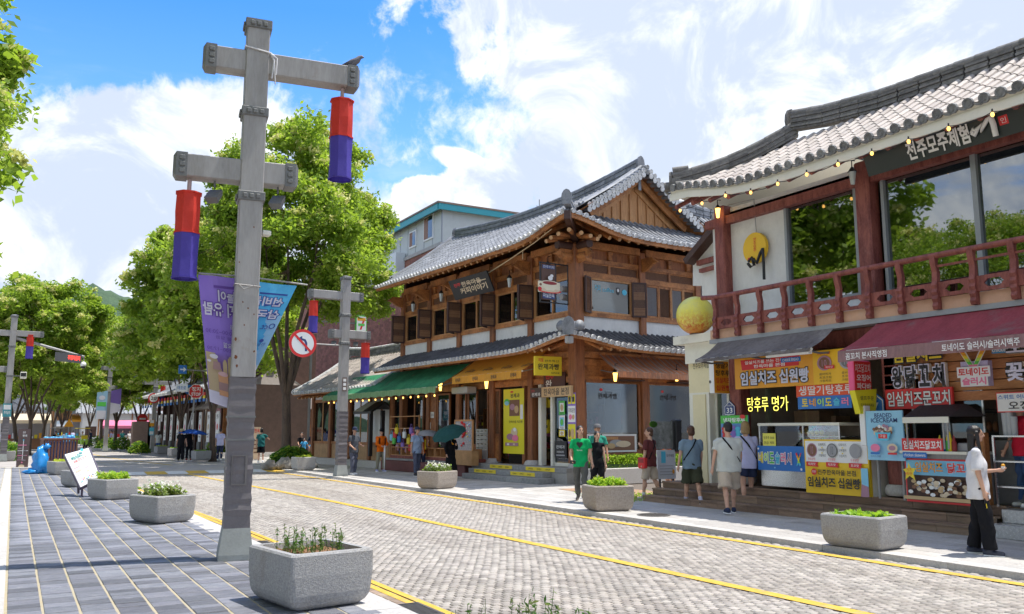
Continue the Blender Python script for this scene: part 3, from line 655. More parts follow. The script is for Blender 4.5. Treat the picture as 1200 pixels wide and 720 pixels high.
def shutter(hinge,tip,z0=5.46,z1=6.66,film=True,parent=H):
 """folding leaf: dark frame, lattice and translucent pane"""
 a=Vector((hinge[0],hinge[1],0));b_=Vector((tip[0],tip[1],0));L=(b_-a).length;d=(b_-a)/L;q=MB();fw=.06
 def P(x,z):return a+d*x+Vector((0,0,z))
 for x in(fw/2,L-fw/2):q.bar(P(x,z0),P(x,z1),.05,fw,woodd,up=d)
 for z in(z0+fw/2,z1-fw/2):q.bar(P(fw,z),P(L-fw,z),.05,fw,woodd)
 lf=q.build('shutter_leaf',parent)
 q=MB()
 for k in range(4):zz=z0+.06+(z1-z0-.12)*k/4;q.bar(P(fw,zz+(z1-z0-.12)/8),P(L-fw,zz+(z1-z0-.12)/8),.012,(z1-z0-.12)/4,(mat('shutter_film_tan',(.36,.20,.10),.35,.2,3),mat('shutter_film_dark',(.12,.075,.05),.3,.2,3))[k%2])
 q.build('shutter_film',lf)
 q=MB()
 for k in range(1,9):x=fw+(L-2*fw)*k/9;q.bar(P(x,z0+fw),P(x,z1-fw),.03,.012,latt,up=d)
 for k in range(1,10):z=z0+fw+(z1-z0-2*fw)*k/10;q.bar(P(fw,z),P(L-fw,z),.026,.010,latt)
 q.build('lattice',lf)
for i,u in enumerate(CU[1:],1):
 shutter((-.08,u-.16),(-.66,u-.10));shutter((-.66,u-.06),(-.12,u+.34))
shutter((-.1,-.2),(-.14,-.26))if False else None
# upper side wall
wallbay(CV[0],CV[1],1);wallbay(CV[1],CV[2],1)
q=MB()
for s0,s1,z0,z1 in((.2,.56,5.5,5.53),(.56,.64,5.5,6.66),(2.32,2.42,5.5,6.66),(.64,2.32,5.5,5.56),(.64,2.32,6.6,6.66)):q.box(s0,-.05,z0,s1,.06,z1,woodl)
wf=q.build('window',H);q=MB();q.box(.64,.0,5.56,2.32,.01,6.6,gl_dark);q.build('pane',wf)
q=MB();q.box(.64,.03,6.02,2.32,.05,6.6,mat('roller_blind',(.50,.60,.58),.8,.05,3));q.build('blind',wf)
B_=Board((.70,-.004,6.08),(1,0,0),(0,0,1),1.55,.48)
B_.text('커피',.06,.3,.22,.8,cyanp,.0);B_.text('coffee',.28,.35,.6,.65,cyanp,0);B_.disc(.72,.5,.05,.28,ink);B_.disc(.72,.55,.03,.12,white);B_.disc(.90,.45,.07,.2,cyanp);B_.build(wf,pname='blind_print')
shutter((.56,-.09),(.16,-.3));shutter((2.36,-.09),(2.84,-.30));
for k in range(4):
 s0=3.05+k*.6;q=MB()
 for x in(s0,s0+.54):q.box(x,-.05,5.5,x+.05,.05,6.66,woodl if k>1 else wood)
 q.box(s0+.05,-.04,5.5,s0+.54,.04,5.58,wood);q.box(s0+.05,-.04,6.58,s0+.54,.04,6.66,wood);lf=q.build('lattice_panel',H)
 q=MB()
 for j in range(1,12):q.box(s0+.05+j*.041,-.02,5.58,s0+.058+j*.041,.0,6.58,latt if k%2 else greyp)
 for j in range(1,22):q.box(s0+.05,-.012,5.58+j*.0455,s0+.54,.004,5.588+j*.0455,latt if k%2 else greyp)
 q.build('lattice',lf);q=MB();q.box(s0+.05,.01,5.58,s0+.54,.03,6.58,dimin);q.build('backing',lf)
 # carved wing brackets and logs under the corner
for p,d in[((-.14,u,7.2),(-1,0))for u in CU]+[((v,-.14,7.2),(0,-1))for v in CV]:
 q=MB();dd=Vector((d[0],d[1],0));n=Vector((d[1],-d[0],0))*.06;pr=[(0,-.15),(.25,-.1),(.45,.02),(.62,.1),(.78,.09),(.6,.2),(.5,.3),(0,.32)]
 q.prism([Vector(p)+dd*x+Vector((0,0,z))-n for x,z in pr],n*2,wood);q.build('wing_bracket',H)
q=MB();q.tube([(0,.6,7.62),(0,-.75,7.62)],.14,woodd,12);q.tube([(.6,0,7.62),(-.75,0,7.62)],.14,woodd,12);q.tube([(0,.6,7.28),(0,-.6,7.28)],.12,wood,12);q.tube([(.6,0,7.28),(-.6,0,7.28)],.12,wood,12);q.build('corner_purlin',H)
# body walls, floor between storeys, interior
q=MB();q.box(.1,UE-.2,.5,VD,UE,8.6,woodd);q.box(VD-.1,.1,.5,VD,UE-.2,8.6,woodd);q.build('rear_wall',H)
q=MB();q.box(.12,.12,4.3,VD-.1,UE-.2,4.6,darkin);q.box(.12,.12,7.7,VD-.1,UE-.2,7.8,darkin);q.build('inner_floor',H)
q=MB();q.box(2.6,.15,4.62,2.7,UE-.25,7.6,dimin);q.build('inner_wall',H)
# ---- hanok ground floor (local: x inward, y along the street, z up)
RF=(0,-1,0);UPZ=(0,0,1)
def hfront(px0,py0,px1,py1,v=-.03,t=.02,m=None,**k):
 """board on the front wall spanning the picture rectangle px0..px1, py0..py1"""
 ua,za=HV(px0,(py0+py1)/2,v);ub,zb=HV(px1,(py0+py1)/2,v);um=HV((px0+px1)/2,py0,v)[1];ul=HV((px0+px1)/2,py1,v)[1]
 return Board((v,ua,ul),RF,UPZ,ua-ub,um-ul,t,m,**k)
q=MB()
for z0,z1,v in((2.9+.3,3.4,-.06),(3.75,3.95,-.06),(4.0,4.2,-.12)):q.box(v,.15,z0,.1,UE,z1,wood);q.box(.15,v,z0,VD,.1,z1,wood)
q.build('beam',H)
q=MB();q.box(0,.15,3.4,.08,UE,4.75,wood);q.box(.15,0,3.4,VD,.08,4.75,wood);q.build('head_wall',H)
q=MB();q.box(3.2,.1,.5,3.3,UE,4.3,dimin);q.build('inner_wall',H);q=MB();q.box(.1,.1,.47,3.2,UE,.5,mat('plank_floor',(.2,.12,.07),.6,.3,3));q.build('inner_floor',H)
shelf=mat('shop_goods',(.5,.35,.15),.6,.5,6,col2=(.1,.07,.04))
# interior shelves with goods seen through the glass
for k in range(9):
 u=1+k*1.3;r_=MB();r_.box(2.8,u,.5,3.15,u+1.0,.55,woodl)
 for z in(.95,1.4,1.85,2.3):r_.box(2.8,u,z,3.15,u+1.0,z+.03,woodl)
 r_.box(2.8,u,.5,3.15,u+.03,2.6,woodl);r_.box(2.8,u+.97,.5,3.15,u+1,2.6,woodl);t=thing('display_shelf',('first','second','third','fourth','fifth','sixth','seventh','eighth','ninth')[k]+' shelf of wrapped goods inside the hanok, counted from the entrance corner','shelf',HC[:]+(.0,),HROT,'shelves inside the hanok');r_.build('rack',t)
 gd=MB()
 for z in(.56,.98,1.43,1.88):
  for j in range(5):gd.box(2.84,u+.08+j*.18,z,3.05,u+.2+j*.18,z+random.uniform(.12,.3),random.choice((yelb,white,redp,tan,brownp,pink)))
 gd.build('goods',t,kind='stuff')
 # entrance with sliding glass door
def post(u0,u1,z0,z1,m=woodv,v0=-.1,v1=.12,name='door_post',par=H):q=MB();q.cbox(v0,u0,z0,v1,u1,z1,m,.01);return q.build(name,par)
uA=HV(636,500)[0];uB=HV(669,500)[0]
post(uA-.05,uA+.12,.5,3.2,creamw);um=HV(649,500)[0];post(um-.05,um+.06,.5,3.0,creamw)
gl_shop=glass('shop_glass',(.62,.64,.62),.06)
dr=post(uB+.02,um-.05,.5,.62,creamw,-.02,.04,'glass_door');q=MB();q.box(0,uB+.05,.62,.012,um-.06,3.0,gl_shop);q.build('pane',dr)
q=MB();q.box(-.02,uB+.02,.62,.04,uB+.12,3.05,woodv);q.box(-.02,uB+.1,2.98,.04,um-.05,3.05,woodv);q.build('frame',dr)
for i,(y0,y1,m1,m2)in enumerate(((478,494,greenp,white),(495,511,white,skyb),(512,520,yel,white))):
 bd=hfront(655,y0-8,662,y1-8,-.04,.004,m1);bd.rect(.15,.2,.85,.85,m2);bd.disc(.5,.5,.25,.25,random.choice((redp,tan,greenp)));bd.text('치즈',.2,.03,.8,.17,ink,0);bd.build(H,name='door_poster',pname='poster_print')
bd=hfront(650,517,664,537,-.04,.02,ink);bd.text('완제과',.15,.55,.85,.75,white,0);bd.text('HANOK',.2,.3,.8,.42,white,0);bd.rect(.15,.12,.85,.2,greyp);bd.build(H,name='notice_board',pname='notice_print')
# yellow carrier bags shown behind the door
for k,(pa,pb)in enumerate(((637,641),(642,647),(637.5,642.5))):
 y0,y1=(456,478)if k<2 else(492,508);u0=HV(pa,500,.5)[0];u1=HV(pb,500,.5)[0];z0=HV(pa,y1,.5)[1];z1=HV(pa,y0,.5)[1]
 t=thing('paper_bag',('yellow paper bag hanging at top left inside the hanok doorway','yellow paper bag hanging at top right inside the hanok doorway','yellow paper bag standing on the ledge inside the hanok doorway')[k],'bag',HC[:]+(0,),HROT);q=MB();q.box(.5,u1,z0,.62,u0,z1,yel);q.box(.495,u1+.05,(z0+z1)/2-.05,.5,u0-.05,(z0+z1)/2+.05,ink);q.build('bag_body',t);q=MB();q.tube([(.5,u0-.05,z1),(.5,(u0+u1)/2,z1+.12),(.5,u1+.05,z1)],.008,ink,5);q.build('handle',t)
q=MB();q.box(.35,uB+.1,.5,.75,uA,1.3,brickm);
for z in(.7,.9,1.1):q.box(.345,uB+.1,z,.35,uA,z+.015,mortar)
q.box(.3,uB+.1,1.3,.8,uA,1.36,wood);q.build('brick_ledge',H)
# corner posters
bd=Board((-.215,.2,1.25),RF,UPZ,.42,1.6,.006,purp);
for(x0,y0,x1,y1,m_)in((.05,.78,.46,.97,yelb),(.54,.78,.95,.97,yelb),(.05,.42,.95,.74,white),(.05,.04,.95,.38,yelb)):bd.rect(x0,y0,x1,y1,m_)
bd.text('지역대표빵',.1,.60,.9,.70,ink,0);bd.disc(.35,.52,.2,.055,pink);bd.disc(.7,.52,.15,.05,tan);bd.disc(.25,.2,.12,.08,brownp);bd.disc(.6,.2,.2,.1,tan);bd.text('한옥마을',.1,.06,.9,.1,ink,0);bd.rect(.16,.82,.38,.92,ink);bd.rect(.62,.82,.84,.92,ink);bd.build(H,name='column_poster',pname='poster_print')
# signs over the door
bd=hfront(621.5,455,634.5,466,-.32,.1,paint('board_brown',(.07,.04,.03)));bd.text('전주',.08,.55,.4,.85,redp,0);bd.text('완제과',.15,.12,.9,.5,white,.01);bd.build(H)
bd=hfront(634.5,453,669,465,-.32,.1,mat('sign_wood_pale',(.62,.42,.22),.6,.15,4));bd.text('한옥마을 본점',.08,.15,.93,.85,ink,.012);bd.build(H)
bd=Board((-1.1,.75,3.42),(.98,-.2,0),UPZ,.95,.62,.12,yel);bd.text('지점',.12,.7,.3,.9,redp,.02);bd.text('완제과빵',.1,.3,.9,.62,ink,.02);bd.text('전주특산',.35,.7,.9,.82,ink,0);bd.text('since',.6,.1,.9,.2,ink,0);bd.build(H,name='box_sign')
bd=hfront(637,437,662,455,-.1,.05,paint('board_brown2',(.09,.035,.03)));bd.text('전주',.1,.6,.5,.95,redp,.02);bd.text('완',.1,.05,.4,.55,white,.02);bd.build(H,name='wall_sign')
# yellow banner in its doorway
bd=hfront(590,456,614,532,-.12,.01,yelb);bd.text('완제과',.35,.86,.8,.93,ink,.02);bd.disc(.42,.955,.08,.015,redp);bd.rect(.3,.58,.8,.83,brownp);bd.disc(.45,.72,.12,.05,mauve);bd.disc(.65,.68,.1,.06,tan);bd.disc(.18,.8,.14,.05,greenp);bd.disc(.18,.78,.11,.035,skyb)
bd.rect(.84,.53,.97,.75,white);bd.text('한옥마을 치즈빵',.3,.47,.95,.51,ink,0);bd.disc(.55,.33,.16,.07,beige);bd.disc(.35,.26,.17,.05,mauve);bd.disc(.6,.24,.15,.05,pink);bd.disc(.58,.37,.07,.03,white);bd.rect(.12,.12,.75,.17,mauve);bd.rect(.2,.13,.32,.16,white);bd.rect(.5,.13,.6,.16,beige);bd.text('063 285 0000',.12,.04,.7,.06,ink,0)if False else None
bd.build(H,name='cloth_banner',pname='banner_print')
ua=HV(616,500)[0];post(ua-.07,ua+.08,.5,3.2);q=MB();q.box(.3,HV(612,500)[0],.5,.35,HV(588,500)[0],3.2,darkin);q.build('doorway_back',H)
# lattice door leaf and slatted doors
def lattice_door(p0,p1,name='lattice_door',solid=.35,gl=False):
 u0=HV(p1,500)[0];u1=HV(p0,500)[0];q=MB();z0,z1=.55,3.15
 for a,b_ in((u0,u0+.07),(u1-.07,u1)):q.box(-.05,a,z0,.02,b_,z1,woodv)
 for z in(z0,z0+(z1-z0)*solid,z1-.08):q.box(-.05,u0+.07,z,.02,u1-.07,z+.08,woodv)
 d=q.build(name,H);q=MB();q.box(-.03,u0+.07,z0+.08,0,u1-.07,z0+(z1-z0)*solid,wood);q.build('door_panel',d);zs=z0+(z1-z0)*solid+.08
 if gl:q=MB();q.box(-.02,u0+.07,zs,-.01,u1-.07,z1-.08,gl_shop);q.build('pane',d)
 else:
  q=MB();n=int((u1-u0-.14)/.055);
  for j in range(1,n):q.box(-.035,u0+.07+j*.055,zs,-.015,u0+.082+j*.055,z1-.08,latt)
  for j in range(1,int((z1-zs)/.055)):q.box(-.03,u0+.07,zs+j*.055,-.012,u1-.07,zs+.012+j*.055,latt)
  q.build('lattice',d);q=MB();q.box(.0,u0+.07,zs,.01,u1-.07,z1-.08,tan);q.build('paper',d)
lattice_door(572,587);lattice_door(549,560,gl=True,solid=.2);lattice_door(535,547,gl=True,solid=.2);lattice_door(513,528,gl=True,solid=.1);lattice_door(457,472,solid=.1,gl=True)
lattice_door(486,497,gl=True,solid=.1)
bd=hfront(499,457,511,545,-.05,.05,mat('door_orange',(.42,.17,.06),.6,.3,8,col2=(.2,.07,.03)));bd.rect(.2,.62,.48,.7,white);bd.rect(.52,.62,.8,.7,white);bd.rect(.15,.48,.5,.56,white);bd.text('영업중',.22,.64,.46,.68,ink,0);bd.text('미세요',.54,.64,.78,.68,ink,0);bd.build(H,name='carved_door',pname='door_notice')
# pierced block wall
u0,z0=HV(573,528);u1,z1=HV(560,503);q=MB();q.box(-.1,u0,.5,.05,u1,z0,graniteL);q.build('block_base',H)
for j in range(5):
 for i in range(3):
  q=MB();wd=(u1-u0)/3;hh=(z1-z0)/5;a=u0+i*wd;b_=z0+j*hh
  for s0,s1,t0,t1 in((a,a+.04,b_,b_+hh),(a+wd-.05,a+wd-.01,b_,b_+hh),(a,a+wd,b_,b_+.045),(a,a+wd,b_+hh-.05,b_+hh-.01)):q.box(-.08,s0,t0,.04,s1,t1,creamw)
  q.build('pierced_block',H)
  # side wall (faces the camera side): show windows under the copper awning
def hside(px0,py0,px1,py1,u=-.03,t=.02,m=None,**k):
 va,_=HU(px0,(py0+py1)/2,u);vb,_=HU(px1,(py0+py1)/2,u);z1=HU((px0+px1)/2,py0,u)[1];z0=HU((px0+px1)/2,py1,u)[1]
 return Board((va,u,z0),(1,0,0),UPZ,vb-va,z1-z0,t,m,**k)
q=MB();q.cbox(.2,-.08,.5,VD,.08,.95,woodv,.02);q.build('low_wall',H)
for v0,v1 in((.25,2.7),(3.0,5.4)):
 q=MB()
 for a,b_,c,d in((v0,v0+.1,.95,3.3),(v1-.1,v1,.95,3.3),(v0+.1,v1-.1,.95,1.03),(v0+.1,v1-.1,3.22,3.3)):q.box(a,-.06,c,b_,.06,d,woodv)
 wf=q.build('show_window',H);q=MB();q.box(v0+.1,-.01,1.03,v1-.1,0,3.22,gl_shop);q.build('pane',wf)
 bd=Board((v0+.15,-.015,2.6),(1,0,0),UPZ,v1-v0-.3,.45);bd.disc(.28,.85,.03,.1,redp);bd.text('전주한옥마을',.34,.62,.5,.72,ink,0);bd.text('완제과빵',.22,.2,.6,.6,ink,.015);bd.build(wf,pname='window_print')
q=MB();q.box(1.6,.5,1.1,2.3,.55,3.0,paint('window_poster',(.42,.34,.26)));q.box(3.2,.3,1.1,4.9,.34,3.0,paint('window_poster2',(.36,.33,.29)));q.build('window_board',H)
for p,m_ in(((688,509,704,530),dblue),((706,509,746,530),white)):
 bd=hside(*p,u=-.09,t=.02,m=white);bd.rect(.06,.1,.94,.9,m_ if m_ is dblue else brownp);bd.disc(.4,.5,.2,.2,greyp);bd.disc(.6,.45,.22,.18,beige);bd.disc(.25,.35,.12,.15,tan);bd.rect(.1,.7,.45,.85,woodl);bd.build(H,name='photo_panel',pname='photo_print')
for v in(1.0,3.9):q=MB();q.box(v,-.5,3.28,v+1.5,-.05,3.32,woodd);q.build('window_hood',H)
lst=thing('planter_bed','clipped low hedge in a stone-edged bed under the show window','flower bed',HC[:]+(0,),HROT)
q=MB();q.cbox(-.3,-1.15,0,5.5,-.35,.5,graniteL,.02);q.build('stone_edge',lst)
# ---- plinth and steps
for z0,z1,v0,ua_,ub_ in((0,.17,-1.35,.25,4.9),(.17,.34,-1.02,.5,5.0),(.34,.5,-.68,-.3,12.5)):
 n=5 if z1<.4 else 12
 for k in range(n):
  q=MB();a=ua_+(ub_-ua_)*k/n;q.cbox(v0,a,z0,-.1 if z1>.4 else v0+.5,a+(ub_-ua_)/n-.008,z1,mat('step_stone',(.34,.34,.33),.85,.3,12,.4,60,island=.12),.012);q.build('step_block',H)
q=MB();q.box(-.66,-.3,0,5.5,12.5,.46,mat('plinth_core',(.36,.35,.33),.9,.2,4));q.build('plinth',H)
q=MB();q.box(-1.28,.3,0,-.7,4.9,.165,MATS['step_stone']);q.box(-.98,.55,.1,-.68,4.9,.33,MATS['step_stone']);q.build('step_core',H)
for(v,z,ua,ub)in((-1.022,.20,3.2,4.6),(-.682,.36,2.7,4.1),(-1.022,.20,.9,2.3),(-.682,.36,.3,1.9)):
 bd=Board((v,ub,z),RF,UPZ,ub-ua,.12,.004,yel)
 for k in range(3):bd.text('완제과',.1+k*.3,.25,.26+k*.3,.75,ink,.0)
 bd.build(H,name='step_sticker',pname='sticker_print')
q=MB();q.cbox(-.62,5.2,.5,-.15,12.2,.62,woodr,.01);q.cbox(-1.0,5.3,.0,-.68,12.3,.42,mat('bench_maroon',(.16,.05,.045),.6,.2,3),.02);q.build('bench_front',H)
for k in range(7):
 q=MB();a=5.4+k*.97
 for z0,z1,u0,u1 in((.62,.65,a,a+.92),(.95,.98,a,a+.92),(.65,.95,a,a+.03),(.65,.95,a+.89,a+.92),(.65,.95,a+.45,a+.47)):q.box(-.6,u0,z0,-.2,u1,z1,woodl)
 t=thing('display_crate',('first','second','third','fourth','fifth','sixth','seventh')[k]+' pine display crate on the maroon bench, counted from the steps','crate',HC[:]+(0,),HROT,'display crates on the maroon bench');q.build('crate_frame',t)
 # ---- awnings
def awning(name,label,u0,u1,v0,z0,v1,z1,m,mv,val=.24,side=False,stripes=None,base=None,prints=(),frame=True,scal=0):
 """fabric awning from the wall line (v0,z0) out to (v1,z1); u0..u1 along the wall"""
 T_=thing(name,label,'awning',HC[:]+(0,)if base is None else base[0],HROT if base is None else base[1])
 def P(u,v,z):return(u,v,z)if side else(v,u,z)
 q=MB();n=24;nk=5;vs=[]
 for i in range(n+1):
  for j in range(nk+1):
   k=j/nk;sag=-.05*math.sin(math.pi*k)+.012*math.sin(i*2.1)*k;vs.append(P(u0+(u1-u0)*i/n,v0+(v1-v0)*k,z0+(z1-z0)*k+sag))
 f=[(i*(nk+1)+j,(i+1)*(nk+1)+j,(i+1)*(nk+1)+j+1,i*(nk+1)+j+1)for i in range(n)for j in range(nk)]
 q.add(vs,f,m);q.build('awning_cloth',T_)
 q=MB();vv=[];nn=60
 for i in range(nn+1):
  u=u0+(u1-u0)*i/nn;vv+=[P(u,v1-.01,z1),P(u,v1-.03+.012*math.sin(i*1.9),z1-val+(scal*abs(math.sin(i*math.pi/4))if scal else 0))]
 q.add(vv,[(2*i,2*i+2,2*i+3,2*i+1)for i in range(nn)],mv);q.build('valance',T_)
 q=MB();q.tube([P(u0,v1+.03,z1-.02),P(u1,v1+.03,z1-.02)],.03,creamw,8)
 for u in(u0+.1,(u0+u1)/2,u1-.1):q.tube([P(u,v0,z0-.5),P(u,(v0+v1)/2,(z0+z1)/2-.3),P(u,v1,z1-.04)],.022,steeld,6)
 q.build('awning_frame',T_);return T_,P
greenaw=mat('awning_green',(.06,.36,.17),.8,.25,1.2,.05,20,trans=.35,col2=(.03,.18,.09),dirt=((.42,.40,.25),1.2,.6,.4))
greenv=mat('awning_green_pale',(.30,.50,.26),.8,.3,3,trans=.3,col2=(.18,.34,.16),stretch=(1,5,1))
orangeaw=mat('awning_orange',(.88,.44,.06),.75,.12,1.5,.05,20,trans=.4,stretch=(1,5,1))
copaw=mat('awning_copper',(.74,.33,.17),.75,.3,2,.05,20,trans=.3,col2=(.34,.18,.12),stretch=(9,1,1),dirt=((.42,.36,.31),1.2,.5,.5))
TG,_=awning('awning','long green fabric awning with pale valance over the craft shop',6.15,17.2,-.25,4.20,-1.75,3.27,greenaw,greenv,.26,scal=.05)
TO,_=awning('awning','orange fabric awning with small black prints beside the green one',1.25,5.75,-.2,4.34,-1.28,3.60,orangeaw,orangeaw,.26)
for k in range(4):
 bd=Board((-1.33,5.45-k*1.2,3.40),RF,UPZ,.36,.14);bd.text('완제과',0,0,1,1,ink,.015);bd.build(TO,pname='valance_print')
 bd=Board((-1.12,5.2-k*1.2,3.72),RF,(.825,0,.565),.6,.30);bd.text('완제과빵',0,.1,1,.6,ink,.02);bd.rect(.3,.7,.7,.78,ink);bd.build(TO,pname='cloth_print')
TC,_=awning('awning','faded copper striped awning on the side wall above the show windows',.75,6.4,-.2,4.10,-1.15,3.52,copaw,copaw,.2,side=True)
q=MB();
for k in range(22):
 a=.8+k*.258;q.add([(a,-.21,4.108),(a+.06,-.21,4.108),(a+.06,-1.14,3.533),(a,-1.14,3.533),(a,-.675,3.772),(a+.06,-.675,3.772)],[(0,1,5,4),(4,5,2,3)],tile_hi)
q.build('awning_stripe',TC)
# bulbs along the green awning, lanterns and lamps
def lamp_string(pts,label,grp,m=bulbm,r=.035,name='bulb_string',wire=black):
 t=thing(name,label,'string lights',pts[0],0,grp);q=MB();pp=[]
 for a,b_ in zip(pts,pts[1:]):
  a=Vector(a);b_=Vector(b_)
  for k in range(4):pp.append(a.lerp(b_,k/4)-Vector((0,0,.06*math.sin(math.pi*k/4))))
 pp.append(Vector(pts[-1]));q.tube(pp,.008,wire,5);q.build('wire',t,world=True)
 for p in pts:
  q=MB();q.ball((0,0,-r*1.4),(r,r,r*1.35),m,8,6);q.tube([(0,0,r*1.6),(0,0,0)],r*.5,wire,6);o=q.build('bulb',t);o.location=Vector(p)-Vector(pts[0])
 return t
def hw(v,u,z):p=HC+HVx*v+HUx*u;return(p.x,p.y,z)
lamp_string([hw(-1.72,6.3+k*.64,2.99)for k in range(17)],'row of small warm bulbs along the front edge of the green awning',None)
def lantern(p,label,grp,s=1.,lit=False):
 t=thing('wall_lantern',label,'lantern',p,0,grp);q=MB();q.lathe((0,0,0),[(.05*s,-.02),(.09*s,.28*s),(.095*s,.3*s)],lampy if lit else mat('lantern_glass',(.55,.62,.62),.2,.1,5),6,False);q.build('lamp_shade',t)
 q=MB();q.lathe((0,0,.3*s),[(.12*s,0),(.06*s,.09*s),(.02*s,.14*s)],black,6,False);q.tube([(0,0,.42*s),(0,0,.6*s),(.1,0,.62*s)],.012,black,6);q.build('lantern_top',t);return t
for(px_,py_),nm in zip(((484,362),(517,350),(597,333),(642,318)),('above the farthest shutters','left of the black name board','right of the black name board','nearest the corner above the cup sign')):
 u,z=HV(px_,py_,-.35);lantern(hw(-.35,u,z-.1),'small grey lantern under the upper hanok eave, '+nm,'lanterns under the upper eave')
for p,nm,sd in(((634,432),'beside the orange awning at the corner',0),((570,451),'under the orange awning',0),((516,454),'between the green and orange awnings',0),((721,442),'under the left of the copper awning',1),((793,442),'under the right of the copper awning',1)):
 if sd:v,z=HU(*p,-.8);pw=hw(v,-.8,z-.12)
 else:u,z=HV(*p,-.8);pw=hw(-.8,u,z-.12)
 lantern(pw,'lit amber lamp '+nm,'lit amber lamps of the hanok',.9,True)
 # name board under the eave and the cup sign
u0,z0=HV(579,318,-.75);u1,z1=HV(534,330,-.75)
t=thing('name_board','black carved name board with gold lettering tilted under the upper eave','sign',hw(-.75,u0,z0),HROT)
bd=Board((0,u1-u0,-.72),(0,-1,0),(-.42,0,.9),u1-u0,.78,.05,black);bd.text('전주',.1,.62,.28,.8,redp,.02);bd.text('한옥마을',.3,.55,.8,.8,beige,.02);bd.text('커피이야기',.22,.2,.9,.52,beige,.025);bd.rect(.7,.62,.92,.66,beige);bd.build(t)
t=thing('cup_sign','hanging cafe sign with a red and cream coffee cup on a black bracket','sign',hw(-.2,.15,5.6),HROT)
q=MB()
for a,b_ in(((0,0,.1),(0,0,1.42)),((.1,0,1.40),(-1.15,0,1.40)),((.1,0,.12),(-1.15,0,.12)),((-1.12,0,.12),(-1.12,0,1.4)),((-.5,0,.12),(-.5,0,1.4))):q.bar(a,b_,.035,.035,black,up=(0,1,0))
q.build('bracket',t)
bd=Board((-1.08,-.03,.2),(1,0,0),UPZ,.55,1.15,.04,mat('sign_brown',(.12,.06,.04),.5));bd.rect(.05,.88,.95,.98,dblue);bd.text('전주커피',.1,.89,.9,.97,white,.0);bd.rect(.05,.03,.95,.22,dblue);bd.text('마실한옥',.1,.06,.9,.19,white,.01);bd.build(t)
bd=Board((-1.28,-.09,.4),(1,0,0),UPZ,.95,.62,None,None);bd.disc(.5,.13,.48,.12,redp,24);bd.disc(.5,.16,.42,.10,beige,24);bd.poly([(.16,.52),(.84,.52),(.78,.3),(.66,.16),(.36,.16),(.22,.3)],paint('cup_cream',(.8,.74,.55)));bd.disc(.5,.54,.36,.13,MATS['cup_cream'],24);bd.disc(.5,.54,.30,.09,maroonp,24);bd.disc(.52,.8,.1,.12,white);bd.disc(.58,.93,.07,.08,white);bd.disc(.08,.2,.08,.1,redp)
bd.disc(.1,.42,.1,.13,MATS['cup_cream']);bd.disc(.11,.42,.05,.07,brownp);q2=MB();q2.cbox(-1.25,-.085,.42,-.38,-.05,.78,MATS['cup_cream'],.02);q2.build('cup_body',t);bd.build(t,pname='cup_print')
# meters and boxes on the wall
q=MB()
for u,z in((-.12,6.25),(-.12,5.98)):q.tube([(-.6+.3,.5+u,z),(-.05,.5+u,z)],.1,steelp,10)
q.build('meter_drum',H)
q=MB();q.cbox(-.55,5.95,3.05,-.1,7.1,3.3,mat('ac_white',(.55,.55,.52),.5),.03);q.build('air_curtain',H)
bd=Board((.9,-1.52,4.05),(.98,0,0),UPZ,.001,.001)
q=MB();q.cbox(-1.32,-1.28,4.28,-1.1,-1.1,4.5,paint('speaker_grey',(.38,.37,.36)),.02);q.build('outdoor_speaker',H)
# gutter beads cable
q=MB();pp=[(-.9-.35*math.sin(k/12*3.1)*0,1-k*.2,8.0)for k in range(3)]
q.tube([(-.7,4.4,7.30),(-.85,2.6,7.55),(-1.0,.9,7.82),(-1.1,-.2,8.05)],.02,mat('rope_pale',(.7,.55,.35),.8),6);q.tube([(-.92,1.7,7.68),(-.92,1.7,7.4)],.015,MATS['rope_pale'],6);q.build('wire',H)
# craft shop goods under the green awning
def box_thing(name,label,cat,parts,loc=(0,0,0),rz=0.,group=None):
 t=thing(name,label,cat,loc,rz,group)
 for nm,mb in parts:mb.build(nm,t)
 return t
u0=HV(437,500,-.4)[0];u1=HV(400,500,-.4)[0]
q=MB();q.bar((-.35,u0-.9,.5),(-.35,u0-.9,2.55),.16,.16,black);q0=MB();q0.bar((-.35,u0+.35,.5),(-.35,u0+.35,2.55),.16,.16,black)
rf=MB();rf.prism([(-1.05,u0+.75,2.5),(-.35,u0+.75,2.95),(.2,u0+.75,2.5),(.2,u0+.75,2.42),(-.35,u0+.75,2.85),(-1.05,u0+.75,2.4)],(0,-1.9,0),black);rs=MB();rs.prism([(-1.04,u0+.7,2.515),(-.36,u0+.7,2.955),(-.36,u0+.7,2.97),(-1.06,u0+.7,2.53)],(0,-.95,0),tile_hi)
box_thing('shop_canopy','little black timber gate roof standing in front of the hat display','canopy',(('post',q),('post',q0),('canopy_roof',rf),('roof_shingles',rs)),HC[:]+(0,),HROT)
hats=[(408,497,tan),(414,506,brownp),(418,485,beige),(424,492,black),(431,480,tan),(436,492,black),(428,505,dblue),(438,506,beige),(415,492,black),(422,512,brownp)]
HP=('topmost at the left','below the topmost left one','highest in the middle','second in the middle column','highest at the right','second at the right','low in the middle','lowest at the right','low at the left','lowest at the left')
for i,(px_,py_,m_)in enumerate(hats):
 u,z=HV(px_,py_,.1);t=thing('hat','%s brimmed hat on the craft shop wall, %s'%(m_.name.split('_')[0]if m_ is not black else 'black',HP[i]),'hat',hw(.1,u,z),HROT,'hats on the craft shop wall');q=MB();q.lathe((0,0,0),[(.2,0),(.205,.015),(.11,.03),(.10,.13),(.05,.16)],m_,14);o=q.build('hat_body',t);o.rotation_euler=(0,rad(-60),0)
bags=[(463,505,redp),(468,510,bluep),(474,505,white),(466,520,mauve),(472,518,purp),(479,512,yel),(484,507,pink),(477,522,mauve),(470,526,black),(462,512,greenp),(481,520,redp),(459,508,skyb),(488,514,black),(465,500,yel),(482,500,purp)]
